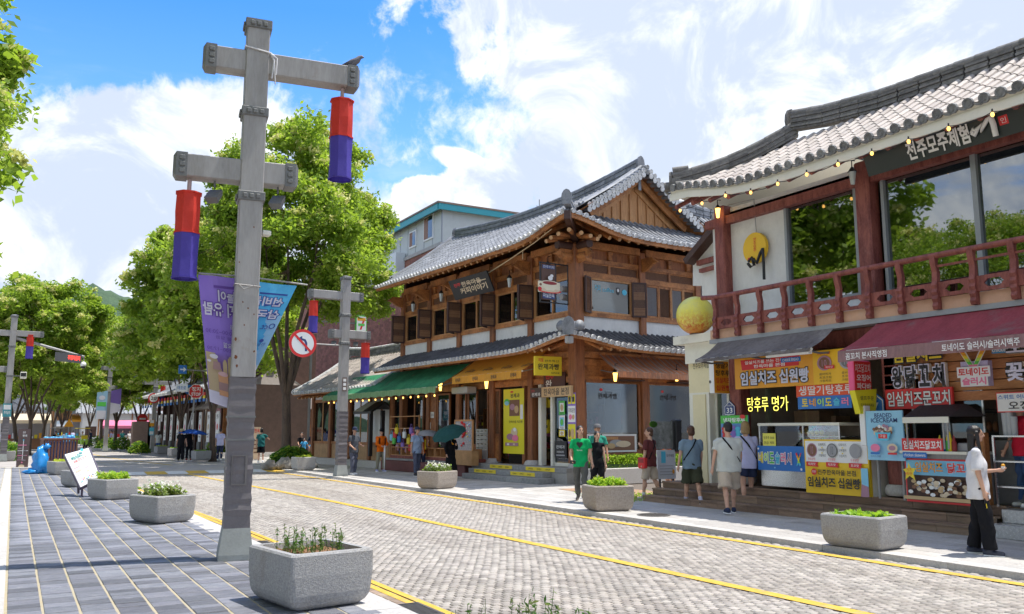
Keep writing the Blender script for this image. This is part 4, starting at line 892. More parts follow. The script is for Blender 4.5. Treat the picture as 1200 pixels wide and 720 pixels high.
BC=('red','blue','white','mauve','purple','yellow','pink','dark mauve','black','green','bright red','sky blue','large black','golden','violet')
rk=MB();u0=HV(490,510,-.5)[0];u1=HV(456,510,-.5)[0]
for z in(1.1,1.75,2.25):rk.bar((-.45,u0,z),(-.45,u1,z),.04,.04,woodl)
for u in(u0,u1):rk.bar((-.45,u,.5),(-.45,u,2.3),.05,.05,woodl)
box_thing('goods_rack','open wooden rack of hanging bags and scarves at the craft shop door','rack',(('rack_frame',rk),),HC[:]+(0,),HROT)
for i,(px_,py_,m_)in enumerate(bags):
 u,z=HV(px_,py_,-.5);t=thing('fabric_bag','%s fabric bag hanging on the %s of the craft shop rack'%(BC[i],'upper rail' if py_<508 else 'middle rail' if py_<518 else 'lowest rail'),'bag',hw(-.5,u,z),HROT,'bags hanging on the craft rack');q=MB();q.cbox(-.05,-.13,-.32,.05,.13,-.03,m_,.04);q.build('bag_body',t);q=MB();q.tube([(0,-.09,-.04),(0,-.05,.1),(0,.05,.1),(0,.09,-.04)],.012,m_,5);q.build('handle',t)
 # flower board on the corner of the bench
t=thing('display_board','tan framed pin board with red flowers and small trinkets beside the steps','display',hw(-.95,5.0,0),HROT)
q=MB();q.cbox(-.15,-.35,.42,.15,.95,.95,mat('crate_tan',(.5,.28,.12),.7,.3,4),.01)
for a,b_,c,d in((-.35,-.29,.95,2.05),(.89,.95,.95,2.05),(-.35,.95,1.99,2.05)):q.box(-.12,a,c,-.06,b_,d,woodl)
q.build('stand',t);q=MB();q.box(-.1,-.29,.95,-.07,.89,1.99,mat('board_speckle',(.25,.27,.3),.8,.6,20,col2=(.6,.5,.45)));q.build('pin_board',t)
for k in range(34):q=MB();q.ball((-.13,random.uniform(.1,.42)if k<20 else random.uniform(-.25,.1),random.uniform(1.1,1.95)),random.uniform(.035,.07)if k<20 else.025,redp if k<20 else random.choice((yel,white,pink,skyb)),6,4);q.build('flower',t)
#  LOWER HANOK SHOP FARTHER ALONG
H2=thing('hanok_shop','single-storey hanok shop with weathered tiled roof beyond the green awning','building',hw(0,12.9,0),HROT+2)
def P2F(s,t):ze=eavez(3.55,.0,s,0,12);v=-1.1+t*3.2;return(v,s,ze+(5.55-ze)*prof(t))
giwa(H2,P2F,.2,9.4,lambda s:(0,1),tile_hi,tile_w,.3,.08,.4);giwa(H2,lambda s,t:(5.3-t*3.2,s,3.55+2*prof(t)),.2,9.4,lambda s:(0,1),tile_g,tile_w,.6,.08,.9,joined=True,ends=False)
ridge(H2,[(2.1,.1,5.7),(2.1,3,5.55),(2.1,7,5.55),(2.1,9.5,5.75)],.28,.35,tile_g,layers=3,capm=tile_w)
for uu in(.1,9.4):q=MB();q.tube([Vector(P2F(uu,t))+Vector((0,0,.1))for t in(1,.7,.4,0)],.12,tile_w,8);q.tube([Vector(P2F(uu,t))+Vector((0,.2,.1))for t in(1,.7,.4,0)],.1,tile_w,8);q.build('verge_roll',H2)
for k in range(5):
 u=.3+k*2.2;q=MB();q.cbox(-.12,u-.12,.3,.12,u+.12,3.7,woodv,.02);q.build('column',H2)
 if k<4:
  a,b_=u+.12,u+2.08;q=MB();q.box(-.05,a,3.1,.1,b_,3.25,wood);q.build('lintel',H2);q=MB();q.box(-.05,a,1.0,.1,b_,1.12,wood);q.build('sill',H2);q=MB();q.box(0,a,.3,.08,b_,1.0,mat('panel_tan',(.5,.3,.15),.7,.3,4));q.box(0,a,3.25,.08,b_,3.7,plaster);q.build('wall_frame',H2)
  if k in(0,):q=MB();q.box(.0,a,1.12,.06,b_,3.1,plaster);q.build('plaster_panel',H2);q=MB();q.box(-.03,a+.9,1.12,.0,a+1.05,3.1,wood);q.build('wall_strut',H2)
  else:q=MB();q.box(.02,a,1.12,.03,b_,3.1,gl_dark);w_=q.build('window',H2);q=MB();q.box(0,(a+b_)/2-.04,1.12,.06,(a+b_)/2+.04,3.1,woodl);q.build('mullion',w_)
q=MB();q.box(2.0,.3,.3,2.1,9.2,3.6,dimin);q.build('inner_wall',H2);q=MB();q.box(-.5,0,0,4.3,9.6,.3,graniteL);q.build('plinth',H2);q=MB();q.box(4.1,.2,.3,4.2,9.2,3.8,plaster);q.box(0,9.1,.3,4.2,9.2,3.8,plaster);q.box(0,.2,.3,4.2,.3,3.8,plaster);q.build('rear_wall',H2)
rafters(H2,raf2,[(.0,u,3.72)for u in np.arange(.4,9.3,.5)],-90,22)
for k,u in enumerate((3.5,5.9,8.4)):
 q=MB();q.ball((.8,u,2.8),(.11,.11,.09),lampy,8,6);q.tube([(.8,u,2.85),(.8,u,3.6)],.01,black,5);t=thing('pendant_lamp',('nearest','middle','farthest')[k]+' small lit amber lamp inside the far hanok shop window','lamp',hw(0,12.9,0),HROT+2,'pendant lamps in the far hanok shop');q.build('lamp_shade',t)
 # the shop row beyond, with open frontage, flags and awning
H3=thing('hanok_row','long dark timber shop row hung with red, blue and yellow streamers','building',(11.9,55.5,0),3)
def P3F(s,t):v=-1.5+t*4.2;return(v,s,4.35+2.6*prof(t))
giwa(H3,P3F,0,26,lambda s:(0,1),tile_g,tile_w,.45,.12,.8,joined=True,under=woodd);ridge(H3,[(2.7,0,7.1),(2.7,13,6.95),(2.7,26,7.1)],.35,.4,tile_g,layers=2)
for k in range(12):
 u=.2+k*2.3;q=MB();q.cbox(-.13,u-.13,.3,.13,u+.13,4.5,woodd,.02);q.build('column',H3)
q=MB();q.box(.9,0,.3,1.0,26,4.6,mat('dark_plank_wall',(.10,.06,.045),.8,.3,3));q.box(-.3,0,3.9,.2,26,4.1,woodd);q.box(1.0,0,.3,5,.1,4.6,MATS['dark_plank_wall']);q.build('wall',H3);q=MB();q.box(-.7,-.2,0,6,26,.3,graniteL);q.build('plinth',H3)
q=MB();q.box(1.5,2,4.6,6.0,24,8.3,mat('dark_plank_wall2',(.14,.08,.06),.8,.3,3));q.build('upper_storey',H3)
for k in range(9):q=MB();q.box(1.45,3+k*2.3,6.4,1.5,4.4+k*2.3,7.9,gl_dark);q.build('window',H3)
for k in range(22):
 q=MB();u=.6+k*1.12;q.box(-1.12,u,3.55,-1.06,u+.5,3.75,(bluep));q.box(-1.12,u,3.75,-1.06,u+.5,3.93,white if k%2 else yel);q.box(-1.12,u,3.93,-1.06,u+.5,4.15,redp);q.build('streamer',H3)
for k in range(9):
 u=1.2+k*2.3;bd=Board((-.55,u+.75,.9),RF,UPZ,.75,2.0,.04,white);bd.text('한옥',.2,.75,.8,.9,ink,.02);bd.disc(.5,.5,.22,.1,random.choice((redp,tan,brownp,pink)));bd.rect(.25,.15,.75,.2,greyp);bd.rect(.25,.26,.75,.3,greyp)
 t=thing('banner_stand',('first','second','third','fourth','fifth','sixth','seventh','eighth','ninth')[k]+' white banner along the dark far shop row, counted from its near end','banner',(11.9,55.5,0),3,'white banners along the far shop row');q=MB();q.box(-.62,u,.3,-.5,u+.75,.9,steeld);q.build('foot',t);bd.build(t)
 #  BRICK BLOCK BEHIND
X0=23.5;yb0,zb_roof=AX(517,245,X0);yfar=AX(395,300,X0)[0]
BB=thing('brick_block','red brick building with pale metal-clad top storey and teal roof edge behind the hanok','building',(X0,yb0,0))
yL=yb0+38
zt=AX(517,288,X0)[1];xr=AY(640,250,yb0)[0];zroof=zb_roof
q=MB();q.box(X0,yb0,0,48,yL,zt,brickm);q.build('brick_wall',BB,world=True)
# brick courses on the faces seen: bricks joined as one part (each about a pixel high)
q=MB();nrow=int((zt-5)/.22)
for j in range(nrow):
 z=5+j*.22;x=X0+.02+(j%2)*.25
 y=yb0+(j%2)*.25
 while y<yb0+26:q.box(X0-.02,y,z,X0,y+.48,z+.2,brickm);y+=.5
 while x<30:q.box(x,yb0-.02,z,x+.48,yb0,z+.2,brickm);x+=.5
q.build('bricks',BB,world=True,kind='stuff')
q=MB();q.box(X0-.1,yb0-.1,zt,48,yL,zt+.25,mat('concrete_cap',(.42,.41,.40),.85,.3,3));q.build('parapet',BB,world=True)
pan=mat('metal_cladding',(.50,.52,.50),.5,.1,2,.03,40,dirt=((.35,.36,.34),1,.6,.3));q=MB();q.box(X0+.1,yb0+.1,zt+.25,47.9,yb0+12,zroof,pan);q.build('top_storey',BB,world=True)
q=MB()
for k in range(9):q.box(X0+.08,yb0+.1+k*1.4,zt+.25,X0+.1,yb0+.13+k*1.4,zroof,alu)
for k in range(6):q.box(X0+.1+k*4.9,yb0+.07,zt+.25,X0+.16+k*4.9,yb0+.1,zroof-.1,alu)
q.build('cladding_seams',BB,world=True)
teal=paint('teal_fascia',(.035,.32,.38));q=MB();q.prism([(X0-.35,yb0-.4,zroof-.12),(48.2,yb0-.4,zroof-.12),(48.2,yb0-.4,zroof+.28),(X0-.35,yb0-.4,zroof+.28)],(0,.12,0),teal);q.box(X0-.4,yb0-.28,zroof-.15,X0-.3,yb0+12.4,zroof+.28,teal);q.build('fascia',BB,world=True)
q=MB();q.box(X0-.45,yb0-.45,zroof+.28,48.3,yb0+12.5,zroof+.40,mat('roof_edge_brown',(.20,.13,.10),.6));q.box(X0-.3,yb0-.27,zroof,48,yb0+12.3,zroof+.28,steeld);q.build('roof',BB,world=True)
for(pa,pb,qa,qb)in((496,507,253,281),(479,487,271,290)):
 y1,za=AX(pa,(qa+qb)/2,X0);y0,_=AX(pb,(qa+qb)/2,X0);z1=AX((pa+pb)/2,qa,X0)[1];z0=AX((pa+pb)/2,qb,X0)[1]
 q=MB();q.box(X0+.02,y0,z0,X0+.1,y1,z1,white);w_=q.build('window',BB,world=True);q=MB();q.box(X0,y0+.1,z0+.1,X0+.02,(y0+y1)/2-.03,z1-.1,MATS['hanok_glass']);q.box(X0,(y0+y1)/2+.03,z0+.1,X0+.02,y1-.1,z1-.1,brownp);q.build('pane',w_,world=True)
q=MB();yv=AX(475,335,X0)[0];q.box(X0-.7,yb0+6,zt-1.1,X0,yb0+22,zt+.6,paint('parapet_white',(.66,.70,.72)));q.build('balcony_panel',BB,world=True)
q=MB();pxa,pza=AY(632,232,yb0);q.tube([(pxa,yb0,zroof+.3),(pxa,yb0,zroof+1.7)],.03,steeld,6);q.tube([(pxa-.25,yb0,zroof+1.2),(pxa+.25,yb0,zroof+1.2)],.02,steeld,6);q.build('roof_antenna',BB,world=True)
yq,zq=AX(449,417,X0);q=MB();q.box(X0-.05,yq-.8,zq-.5,X0-.02,yq+.8,zq+.8,redp);q.box(X0-.06,yq-.4,zq-.3,X0-.05,yq+.4,zq+.4,white);q.build('window',BB,world=True)
# rear tiled wing right of the gable
RW=thing('rear_hanok','grey tiled hanok roof rising behind the gable, right of it','building',hw(7.2,4.0,0),HROT)
v1_,z1_=HU(787,238,4.0);RZ=z1_-.45
giwa(RW,lambda s,t:(s,-4.2+t*4.2,RZ-2.7+2.7*prof(t)),-.6,14.5,lambda s:(0,1),tile_g,tile_end,.3,.085,.5)
ridge(RW,[(-.7,0,RZ+.2),(3,0,RZ+.02),(9,0,RZ),(14.5,0,RZ+.1)],.3,.42,tile_g);q=MB();q.box(0,-3,0,14,3,RZ-2.1,plaster);q.build('wall',RW)
giwa(RW,lambda s,t:(s,4.2-t*4.2,RZ-2.7+2.7*prof(t)),-.6,14.5,lambda s:(0,1),tile_g,tile_end,.8,.1,1.2,joined=True,ends=False)
#  RIGHT BUILDING (two storeys, red timber balcony)
XB=13.7;XU=14.9;XL=14.1;Y0=-3.0
BR=thing('balcony_building','white-walled building with red timber balcony and bleached tile roof above the food stalls','building',(XL,10,0))
def Bd(name,mb,parent=None,**k):return mb.build(name,parent or BR,world=True,**k)
yEnd=AX(808,470,XL)[0];yC1=AX(850,300,XU)[0];yC2=AX(1021,300,XU)[0];yC3=yC2-(yC1-yC2)*1.0
zbal=3.71
# upper columns
def column(x,y,z0,z1,r,m=woodr,base=False,par=None):
 q=MB();q.cbox(x-r,y-r,z0,x+r,y+r,z1,m,.03);Bd('column',q)
 if base:q=MB();q.lathe((x,y,z0-.02),[(r*1.5,0),(r*1.75,.05),(r*1.75,.13),(r*1.45,.2)],graniteL,16);Bd('column_base',q)
for y in(yC1,yC2,yC3,yC3-4):column(XU-.02,y,3.9,7.15,.17)
yW1a,zW1t=AX(921,236,XU+.1);yW1b,_=AX(1006,225,XU+.1);zW1b=AX(925,361,XU+.1)[1]
q=MB();q.box(XU+.05,yW1a,3.9,XU+.25,yEnd-.1,7.1,plaster);q.box(XU+.05,yW1b,3.9,XU+.25,yW1a,zW1b,plaster);q.box(XU+.05,yW1b,zW1t,XU+.25,yW1a,7.1,plaster);Bd('plaster_wall',q)
q=MB();q.box(XU+.05,yC2,6.9,XU+.2,yC1,7.0,woodr);q.box(XU-.12,Y0,6.68,XU+.05,yEnd,6.88,woodr);Bd('tie_beam',q)
gl_mir=glass('mirror_glass',(.42,.40,.32),.26)
def bigwin(ya,yb,z0,z1,mull=()):
 q=MB();f=.07
 q.box(XU+.0,ya,z0,XU+.16,ya+f,z1,alu);q.box(XU,yb-f,z0,XU+.16,yb,z1,alu);q.box(XU,ya+f,z0,XU+.16,yb-f,z0+f,alu);q.box(XU,ya+f,z1-f,XU+.16,yb-f,z1,alu)
 for m_ in mull:q.box(XU,m_-.05,z0+f,XU+.16,m_+.05,z1-f,alu)
 w_=Bd('window',q);ys=[ya+f]+[c for m_ in sorted(mull)for c in(m_-.05,m_+.05)]+[yb-f]
 for a,b_ in zip(ys[::2],ys[1::2]):p=MB();p.box(XU+.08,a,z0+f,XU+.09,b_,z1-f,gl_mir);p.build('pane',w_,world=True)
bigwin(yW1b,yW1a,zW1b,zW1t)
yW2a,zW2t=AX(1038,203,XU+.1);ym=AX(1144,200,XU+.1)[0];bigwin(yC2-7.9,yC2-.3,3.95,zW2t,(ym,ym-2.2))
q=MB();q.box(XU+.05,Y0,zW2t,XU+.25,yC2,7.1,mat('green_black_wall',(.03,.05,.04),.5));q.box(XU+.05,Y0,3.9,XU+.25,yC2-7.9,zW2t,plaster);Bd('upper_wall',q)
# interior upstairs
q=MB();q.box(XU+3.6,Y0,3.9,XU+3.7,yEnd,7.0,mat('room_wall',(.32,.25,.15),.9,.2,2));q.box(XU+.3,Y0,3.85,XU+8,yEnd,3.95,mat('room_floor',(.20,.13,.08),.6,.2,2));q.box(XU+.3,Y0,7.0,XU+8,yEnd,7.1,mat('room_ceiling',(.4,.36,.3),.9,.1,2));q.box(XU+.2,yEnd-.2,0,22,yEnd,7.1,plaster);q.box(21.9,Y0,0,22,yEnd,7.1,plaster);q.box(XU,Y0-.1,0,22,Y0,7.1,plaster);Bd('inner_wall',q)
tb=thing('bench_table','orange wooden slatted bench upstairs behind the balcony rail at the right','bench',(XU+.6,8.6,3.95));q=MB()
for z,dy in((.42,0),(.62,.05),(.8,.1)):q.bar((-.2,-.9,z),(-.2,.8+dy,z),.1,.05,mat('bench_orange',(.6,.25,.07),.5,.2,5))
for y in(-.8,.7):q.bar((-.2,y,0),(-.2,y,.82),.06,.06,woodd);q.bar((.2,y,0),(.2,y,.42),.06,.06,woodd)
q.bar((.2,-.9,.42),(.2,.8,.42),.1,.05,MATS['bench_orange']);q.build('bench_frame',tb)
for i,(px_,py_,s_)in enumerate(((935,352,.5),(1060,335,.6),(1085,333,.6))):
 y,z=AX(px_,py_,XU+.9);t=thing('crate',('blue plastic crate behind the window left of the middle red column','blue plastic crate behind the big window, left one of the pair','blue plastic crate behind the big window, right one of the pair')[i],'crate',(XU+.9,y,3.95));q=MB();q.cbox(-.2,-.25,0,.2,.25,.45,cyanp,.03);q.build('crate_body',t);q=MB();q.box(-.21,-.26,.38,.21,.26,.43,skyb);q.build('rim',t)
 # balcony slab and railing
peach=mat('peach_render',(.66,.40,.27),.8,.15,1.5,.1,40,dirt=((.5,.42,.36),1,.6,.5))
q=MB();q.box(XB+.02,Y0,zbal,XU+.05,14.6,3.93,peach);Bd('balcony_slab',q);q=MB();q.box(XB-.02,Y0,zbal-.09,XB+.3,14.6,zbal,alu);Bd('drip_edge',q)
q=MB();q.box(XB+.2,Y0,3.93,XU,14.5,3.95,paint('deck_pale_blue',(.45,.52,.62)));Bd('balcony_floor',q)
bpx=[840,866,892,921,951,985,1017,1056,1097,1141,1189];bys=[AX(p,345-(p-840)*.19+25,XB)[0]for p in bpx]
st=(bys[0]-bys[-1])/(len(bys)-1);bys=[bys[0]-st*k for k in range(26)if bys[0]-st*k>Y0]
bal=MB();prf=[(-.035,0,.05),(-.05,.06,.06),(-.035,.12,.05),(-.05,.18,.06),(-.035,.24,.05),(-.05,.30,.06),(-.035,.36,.05),(-.05,.42,.06),(-.03,.50,.045),(-.02,.66,.04),(-.06,.82,.045),(-.05,.93,.06)]
vs=[];
for xo,z,r in prf:vs+=[(xo-r,-.05,z),(xo+r,-.05,z),(xo+r,.05,z),(xo-r,.05,z)]
bal.add(vs,[(4*i+k,4*i+(k+1)%4,4*i+4+(k+1)%4,4*i+4+k)for i in range(len(prf)-1)for k in range(4)]+[(3,2,1,0),tuple(range(len(vs)-4,len(vs)))],woodr);bme=bal.mesh('baluster')
for y in bys:link('baluster',bme,BR).location=(XB-XL,y-10,3.72)
q=MB();yy=[bys[0]+.35,(bys[0]+bys[-1])/2,Y0];q.tube([(XB-.06,bys[0]+.4,4.70),(XB-.06,bys[0],4.66),(XB-.06,Y0,4.66)],.055,woodr,8);Bd('hand_rail',q)
for a,b_ in zip(bys,bys[1:]):
 q=MB();c=(a+b_)/2;hw_=(a-b_)/2-.05;O=[(c-hw_,3.93),(c+hw_,3.93),(c+hw_,4.19),(c-hw_,4.19)];I=[(c-.17,4.06),(c-.10,3.995),(c+.10,3.995),(c+.17,4.06),(c+.10,4.125),(c-.10,4.125)]
 x0,x1=XB-.05,XB-.01
 vs=[(x0,*p)for p in O+I]+[(x1,*p)for p in O+I];f=[(0,1,6,5),(0,5,4),(1,7,6),(1,2,8,7),(2,3,9,8),(3,4,9),(3,0,4)]
 q.add(vs,f+[tuple(10+k for k in t[::-1])for t in f]+[(4+k,4+(k+1)%6,14+(k+1)%6,14+k)for k in range(6)],woodr);Bd('rail_panel',q)
 q=MB();q.box(XB-.06,b_+.05,4.45,XB-.03,a-.05,4.49,woodr)if(a<9.4)else None;Bd('middle_rail',q)
 # soffit, eave, roof
zE=7.20;XE=13.9
def PB1(s,t):ze=zE+.0+.42*math.exp(-((16.0-s)/1.6)**2);x=XE+t*2.2;return(x-XL,s-10,ze+(8.62-ze)*(.9*t+.1*t*t))
yR=16.1
def trB(s):return(0,max(0,min(1,(yR-s)/2.2)))
giwa(BR,PB1,yR-.05,Y0,trB,tile_hi,tile_end,.285,.085,.34,under=creamw)
giwa(BR,lambda s,t:(s-XL,yR-t*2.2-10,PB1(yR,0)[2]-.3*math.sin(min(1,(s-XE)/3)*math.pi/2)+(8.62-7.3)*t),XE+.05,21,lambda s:(0,max(0,min(1,(s-XE)/2.2))),tile_hi,tile_end,.3,.085,.5,under=creamw)
# heavy stacked ridge and hip
grt=mat('ridge_old_tile',(.22,.21,.195),.85,.4,9,.6,50,island=.25,col2=(.12,.115,.11),dirt=((.38,.35,.27),2,.6,.5))
RX=XE+2.2-XL
ridge(BR,[(RX,13.95-10,8.95),(RX,13-10,8.78),(RX,11.5-10,8.62),(RX,8-10,8.50),(RX,Y0-10,8.5)],.26,.42,grt,layers=7,endtile='first',capm=grt)
hp=[(XE+.1+2.15*k-XL,16.0-2.1*k-10,7.68+1.12*k-.16*math.sin(k*math.pi))for k in(0,.15,.3,.45,.6,.75,.9,1)]
ridge(BR,hp,.22,.34,grt,layers=5,endtile='first',name='hip_ridge',capm=grt)
q=MB();c0=Vector((XE-XL+.02,16.05-10,7.72))
for dx,dy,dz,r in((-.12,.1,.0,.13),(-.05,-.25,-.03,.11),(.2,.12,.0,.11),(0,0,.14,.12),(.03,-.03,.28,.115),(.04,-.04,.42,.10)):q.tube([c0+Vector((dx,dy,dz)),c0+Vector((dx+.3,dy-.25,dz+.05))],[r,r*.8],grt,10)
Bd('hip_end_tiles',q).matrix_parent_inverse=Matrix()
q=MB()
for s,s2 in zip(np.linspace(Y0,yR,30),np.linspace(Y0,yR,30)[1:]):
 a=Vector(PB1(s,.0))+Vector((.03,0,-.16));b_=Vector(PB1(s2,.0))+Vector((.03,0,-.16));q.bar(a,b_,.04,.17,creamw)
q.build('fascia',BR)
rB=rafter_mesh(1.2,.062,woodr,woodr)
for y in np.arange(Y0+.3,15.9,.60):
 o=bpy.data.objects.new('rafter',rB);COL.objects.link(o);o.parent=BR;o.location=(XU+.1-XL,y-10,PB1(y,.5)[2]-.36);o.rotation_euler=(rad(28),0,rad(-90))
 # end strip roof / white gable seen between the two buildings
q=MB();q.box(15.35,15.0,3.2,15.5,AX(823,350,15.35)[0],AX(823,300,15.35)[1],plaster);Bd('side_plaster_wall',q)
def hp_(px,py,X=15.3):y,z=AX(px,py,X);return Vector((X,y,z))
q=MB();q.prism([hp_(842,262,15.36),hp_(842,335,15.36),hp_(812,335,15.36),hp_(812,302,15.36)],(.12,0,0),plaster);Bd('gable_plaster',q)
q=MB();q.bar(hp_(810,308),hp_(843,268),.5,.16,woodd,up=(0,0,1));Bd('barge_board',q)
q=MB();q.bar(hp_(818,309),hp_(843,302),.12,.13,woodr);q.bar(hp_(821,318),hp_(843,312),.12,.10,woodr);Bd('tie_beam',q)
# ---- cream corner on the ground floor
ya,yb_=AX(862,450,XL)[0],yEnd
q=MB();q.box(XL-.1,ya,3.25,XL+.5,yb_,3.72,creamw);q.box(XL-.25,ya-.0,3.72,XL+.6,yb_+.25,3.92,creamw);Bd('cornice',q)
q=MB();q.box(XL,ya,2.55,XL+.4,yb_,3.25,cream);Bd('cream_fascia',q)
q=MB();yc=AX(832,500,XL)[0];q.box(XL+.0,yc,.45,XL+.4,yb_,2.55,creamw);q.box(XL-.03,yc+.1,.45,XL,yb_-.15,2.5,cream);Bd('cream_pillar',q)
q=MB();q.box(XL+.2,ya,.45,XL+.23,yc,2.55,glass('door_glass_green',(.55,.62,.52),.12));w_=Bd('glass_door',q);q=MB();q.box(XL+.17,ya,.45,XL+.26,ya+.07,2.55,creamw);q.box(XL+.17,yc-.07,.45,XL+.26,yc,2.55,creamw);q.box(XL+.17,(ya+yc)/2-.03,.45,XL+.26,(ya+yc)/2+.03,2.55,creamw);q.build('door_frame',w_,world=True)
q=MB();q.box(XL+.8,ya-.2,.45,XL+.9,yEnd,2.6,mat('inner_green_grey',(.34,.36,.26),.9));Bd('inner_wall',q)
def bfront(px0,py0,px1,py1,X=XL-.05,t=.03,m=None,**k):
 a,_=AX(px0,(py0+py1)/2,X);b_,_=AX(px1,(py0+py1)/2,X);z1=AX((px0+px1)/2,py0,X)[1];z0=AX((px0+px1)/2,py1,X)[1]
 return Board((X,a,z0),(0,-1,0),UPZ,a-b_,z1-z0,t,m,**k)
bd=bfront(812,425,834,432,XL-.02);bd.text('전주모주체험관',0,0,1,1,ink,.0);bd.build(BR,world=True,pname='wall_lettering')
# ball ornament
yb,zb=AX(815,370,13.95);R_=22.5/1000*math.hypot(13.95,yb)*.98
t=thing('moon_ball','big yellow ball ornament with rusty orange lower side on the cream cornice','ornament',(13.95,yb,3.92));q=MB();q.ball((0,0,zb-3.92),R_,mat('ball_yellow',(.86,.78,.10),.45,.15,3,.03,30,col2=(.72,.66,.16),coat=.3),28,18);ball=q.build('ball',t)
bm_=MATS['ball_yellow'];k=N(bm_.node_tree);pb=k.n['Principled BSDF'];old=pb.inputs['Base Color'].links[0].from_socket;t2=k.new('ShaderNodeTexCoord');sp=k.new('ShaderNodeSeparateXYZ');k.link(t2.outputs['Generated'],sp.inputs[0])
f_=k.math('MULTIPLY',k.maprange(sp.outputs[2],.58,.16,0,1.0),k.maprange(k.noise(t2.outputs['Object'],14,6,.75),.42,.56,0,1));f_=k.math('MAXIMUM',f_,k.math('MULTIPLY',k.maprange(sp.outputs[2],.30,.08,0,.7),1.0));k.link(k.mix(k.math('MINIMUM',f_,.9),old,(.62,.10,.01)),pb.inputs['Base Color'])
q=MB();q.lathe((0,0,0),[(.16,0),(.12,.05)],steeld,12);q.build('ball_stand',t)
# wall disc sign
y,z=AX(886,291,XU-.05);t=thing('disc_sign','yellow round sign with a black brush stroke on the white upstairs wall','sign',(XU,y,z));q=MB();r_=.36
vs=[(-.02,-r_*math.cos(2*math.pi*i/28),r_*1.02*math.sin(2*math.pi*i/28))for i in range(28)];q.prism([(v[0]-.09,v[1],v[2])for v in vs],(.09,0,0),mat('disc_yellow',(.84,.52,.02),.5,.04,3));q.build('disc',t)
q=MB()
for pts in([(.28,-.30),(.18,-.22),(.1,-.42),(.22,-.44),(.3,-.34)],[(.12,-.26),(.02,-.38),(-.10,-.16),(-.18,-.08)],[(-.18,-.06),(-.19,-.45),(-.185,-.80)]):q.tube([(-.13,p[0]-.1,p[1])for p in pts],[.035]*len(pts),ink,6)
q.build('brush_stroke',t);bd=Board((-.115,.02,-.1),(0,-1,0),UPZ,.09,.34);bd.text('전',0,.76,1,1,redp,0);bd.text('주',0,.5,1,.74,redp,0);bd.text('모',0,.25,1,.48,redp,0);bd.text('주',0,0,1,.22,redp,0);bd.disc(-1.6,-.45,.5,.14,redp);bd.build(t);q=MB();q.tube([(-.02,0,.36),(-.02,.03,1.2),(-.02,.9,1.25)],.012,greyp,5);q.build('cable',t)
# black name board under the eave
def bP(px,py,X):y,z=AX(px,py,X);return Vector((X,y,z))
a,b_=bP(1020,208,14.45),bP(1200,166,14.45);top=bP(1020,176,14.2)
t=thing('shop_sign','long black board with white Korean lettering under the bleached eave','sign',(14.4,a.y,a.z));L=6.5;hgt=.82
bd=Board((0,0,.0),(0,-1,0),Vector((-.32,0,.95)),L,hgt,.05,mat('board_black_green',(.022,.032,.028),.35));m0=AX(1062,170,14.3)[0];m1=AX(1135,150,14.3)[0];x0=(a.y-m0)/L;x1=(a.y-m1)/L
bd.text('전주모주체험',x0,.08,x1,.52,white,.03,depth=.02);x2=(a.y-AX(1139,150,14.3)[0])/L;x3=(a.y-AX(1170,150,14.3)[0])/L
bd.build(t);q=MB();e=(x3-x2)*L;s0=x2*L
for pts,rr in(([(0,.45),(.1,.56),(.2,.45),(.1,.34),(0,.45)],.03),([(.2,.5),(.45,.62),(.36,.42),(.55,.60),(.82,.85)],.03),([(.82,.85),(.86,.5),(.84,.1)],.04)):q.tube([bd.P(s0+p[0]*e,p[1]*hgt*.62,.05)for p in pts],rr*1.3,white,6)
q.build('brush_emblem',t);b2=Board(bd.P(s0+e*1.02,.2,.0),(0,-1,0),(-.32,0,.95),.16,.16);b2.rect(0,0,1,1,redp);b2.text('인',.2,.2,.8,.8,white,0);b2.build(t,pname='seal')
lamp_string([(13.80,y,6.93 if y<14 else 7.05)for y in[15.6-.78*k for k in range(17)]],'string of warm bulbs sagging along the eave of the balcony building',None,r=.032)
y_,z_=AX(1001,210,14.6);lantern((14.55,y_,z_-.1),'clear glass lamp on the middle red column of the balcony building',None,.8);y_,z_=AX(843,250,14.6);lantern((14.55,y_,z_-.1),'small lit lamp at the top of the end red column',None,.7,True)
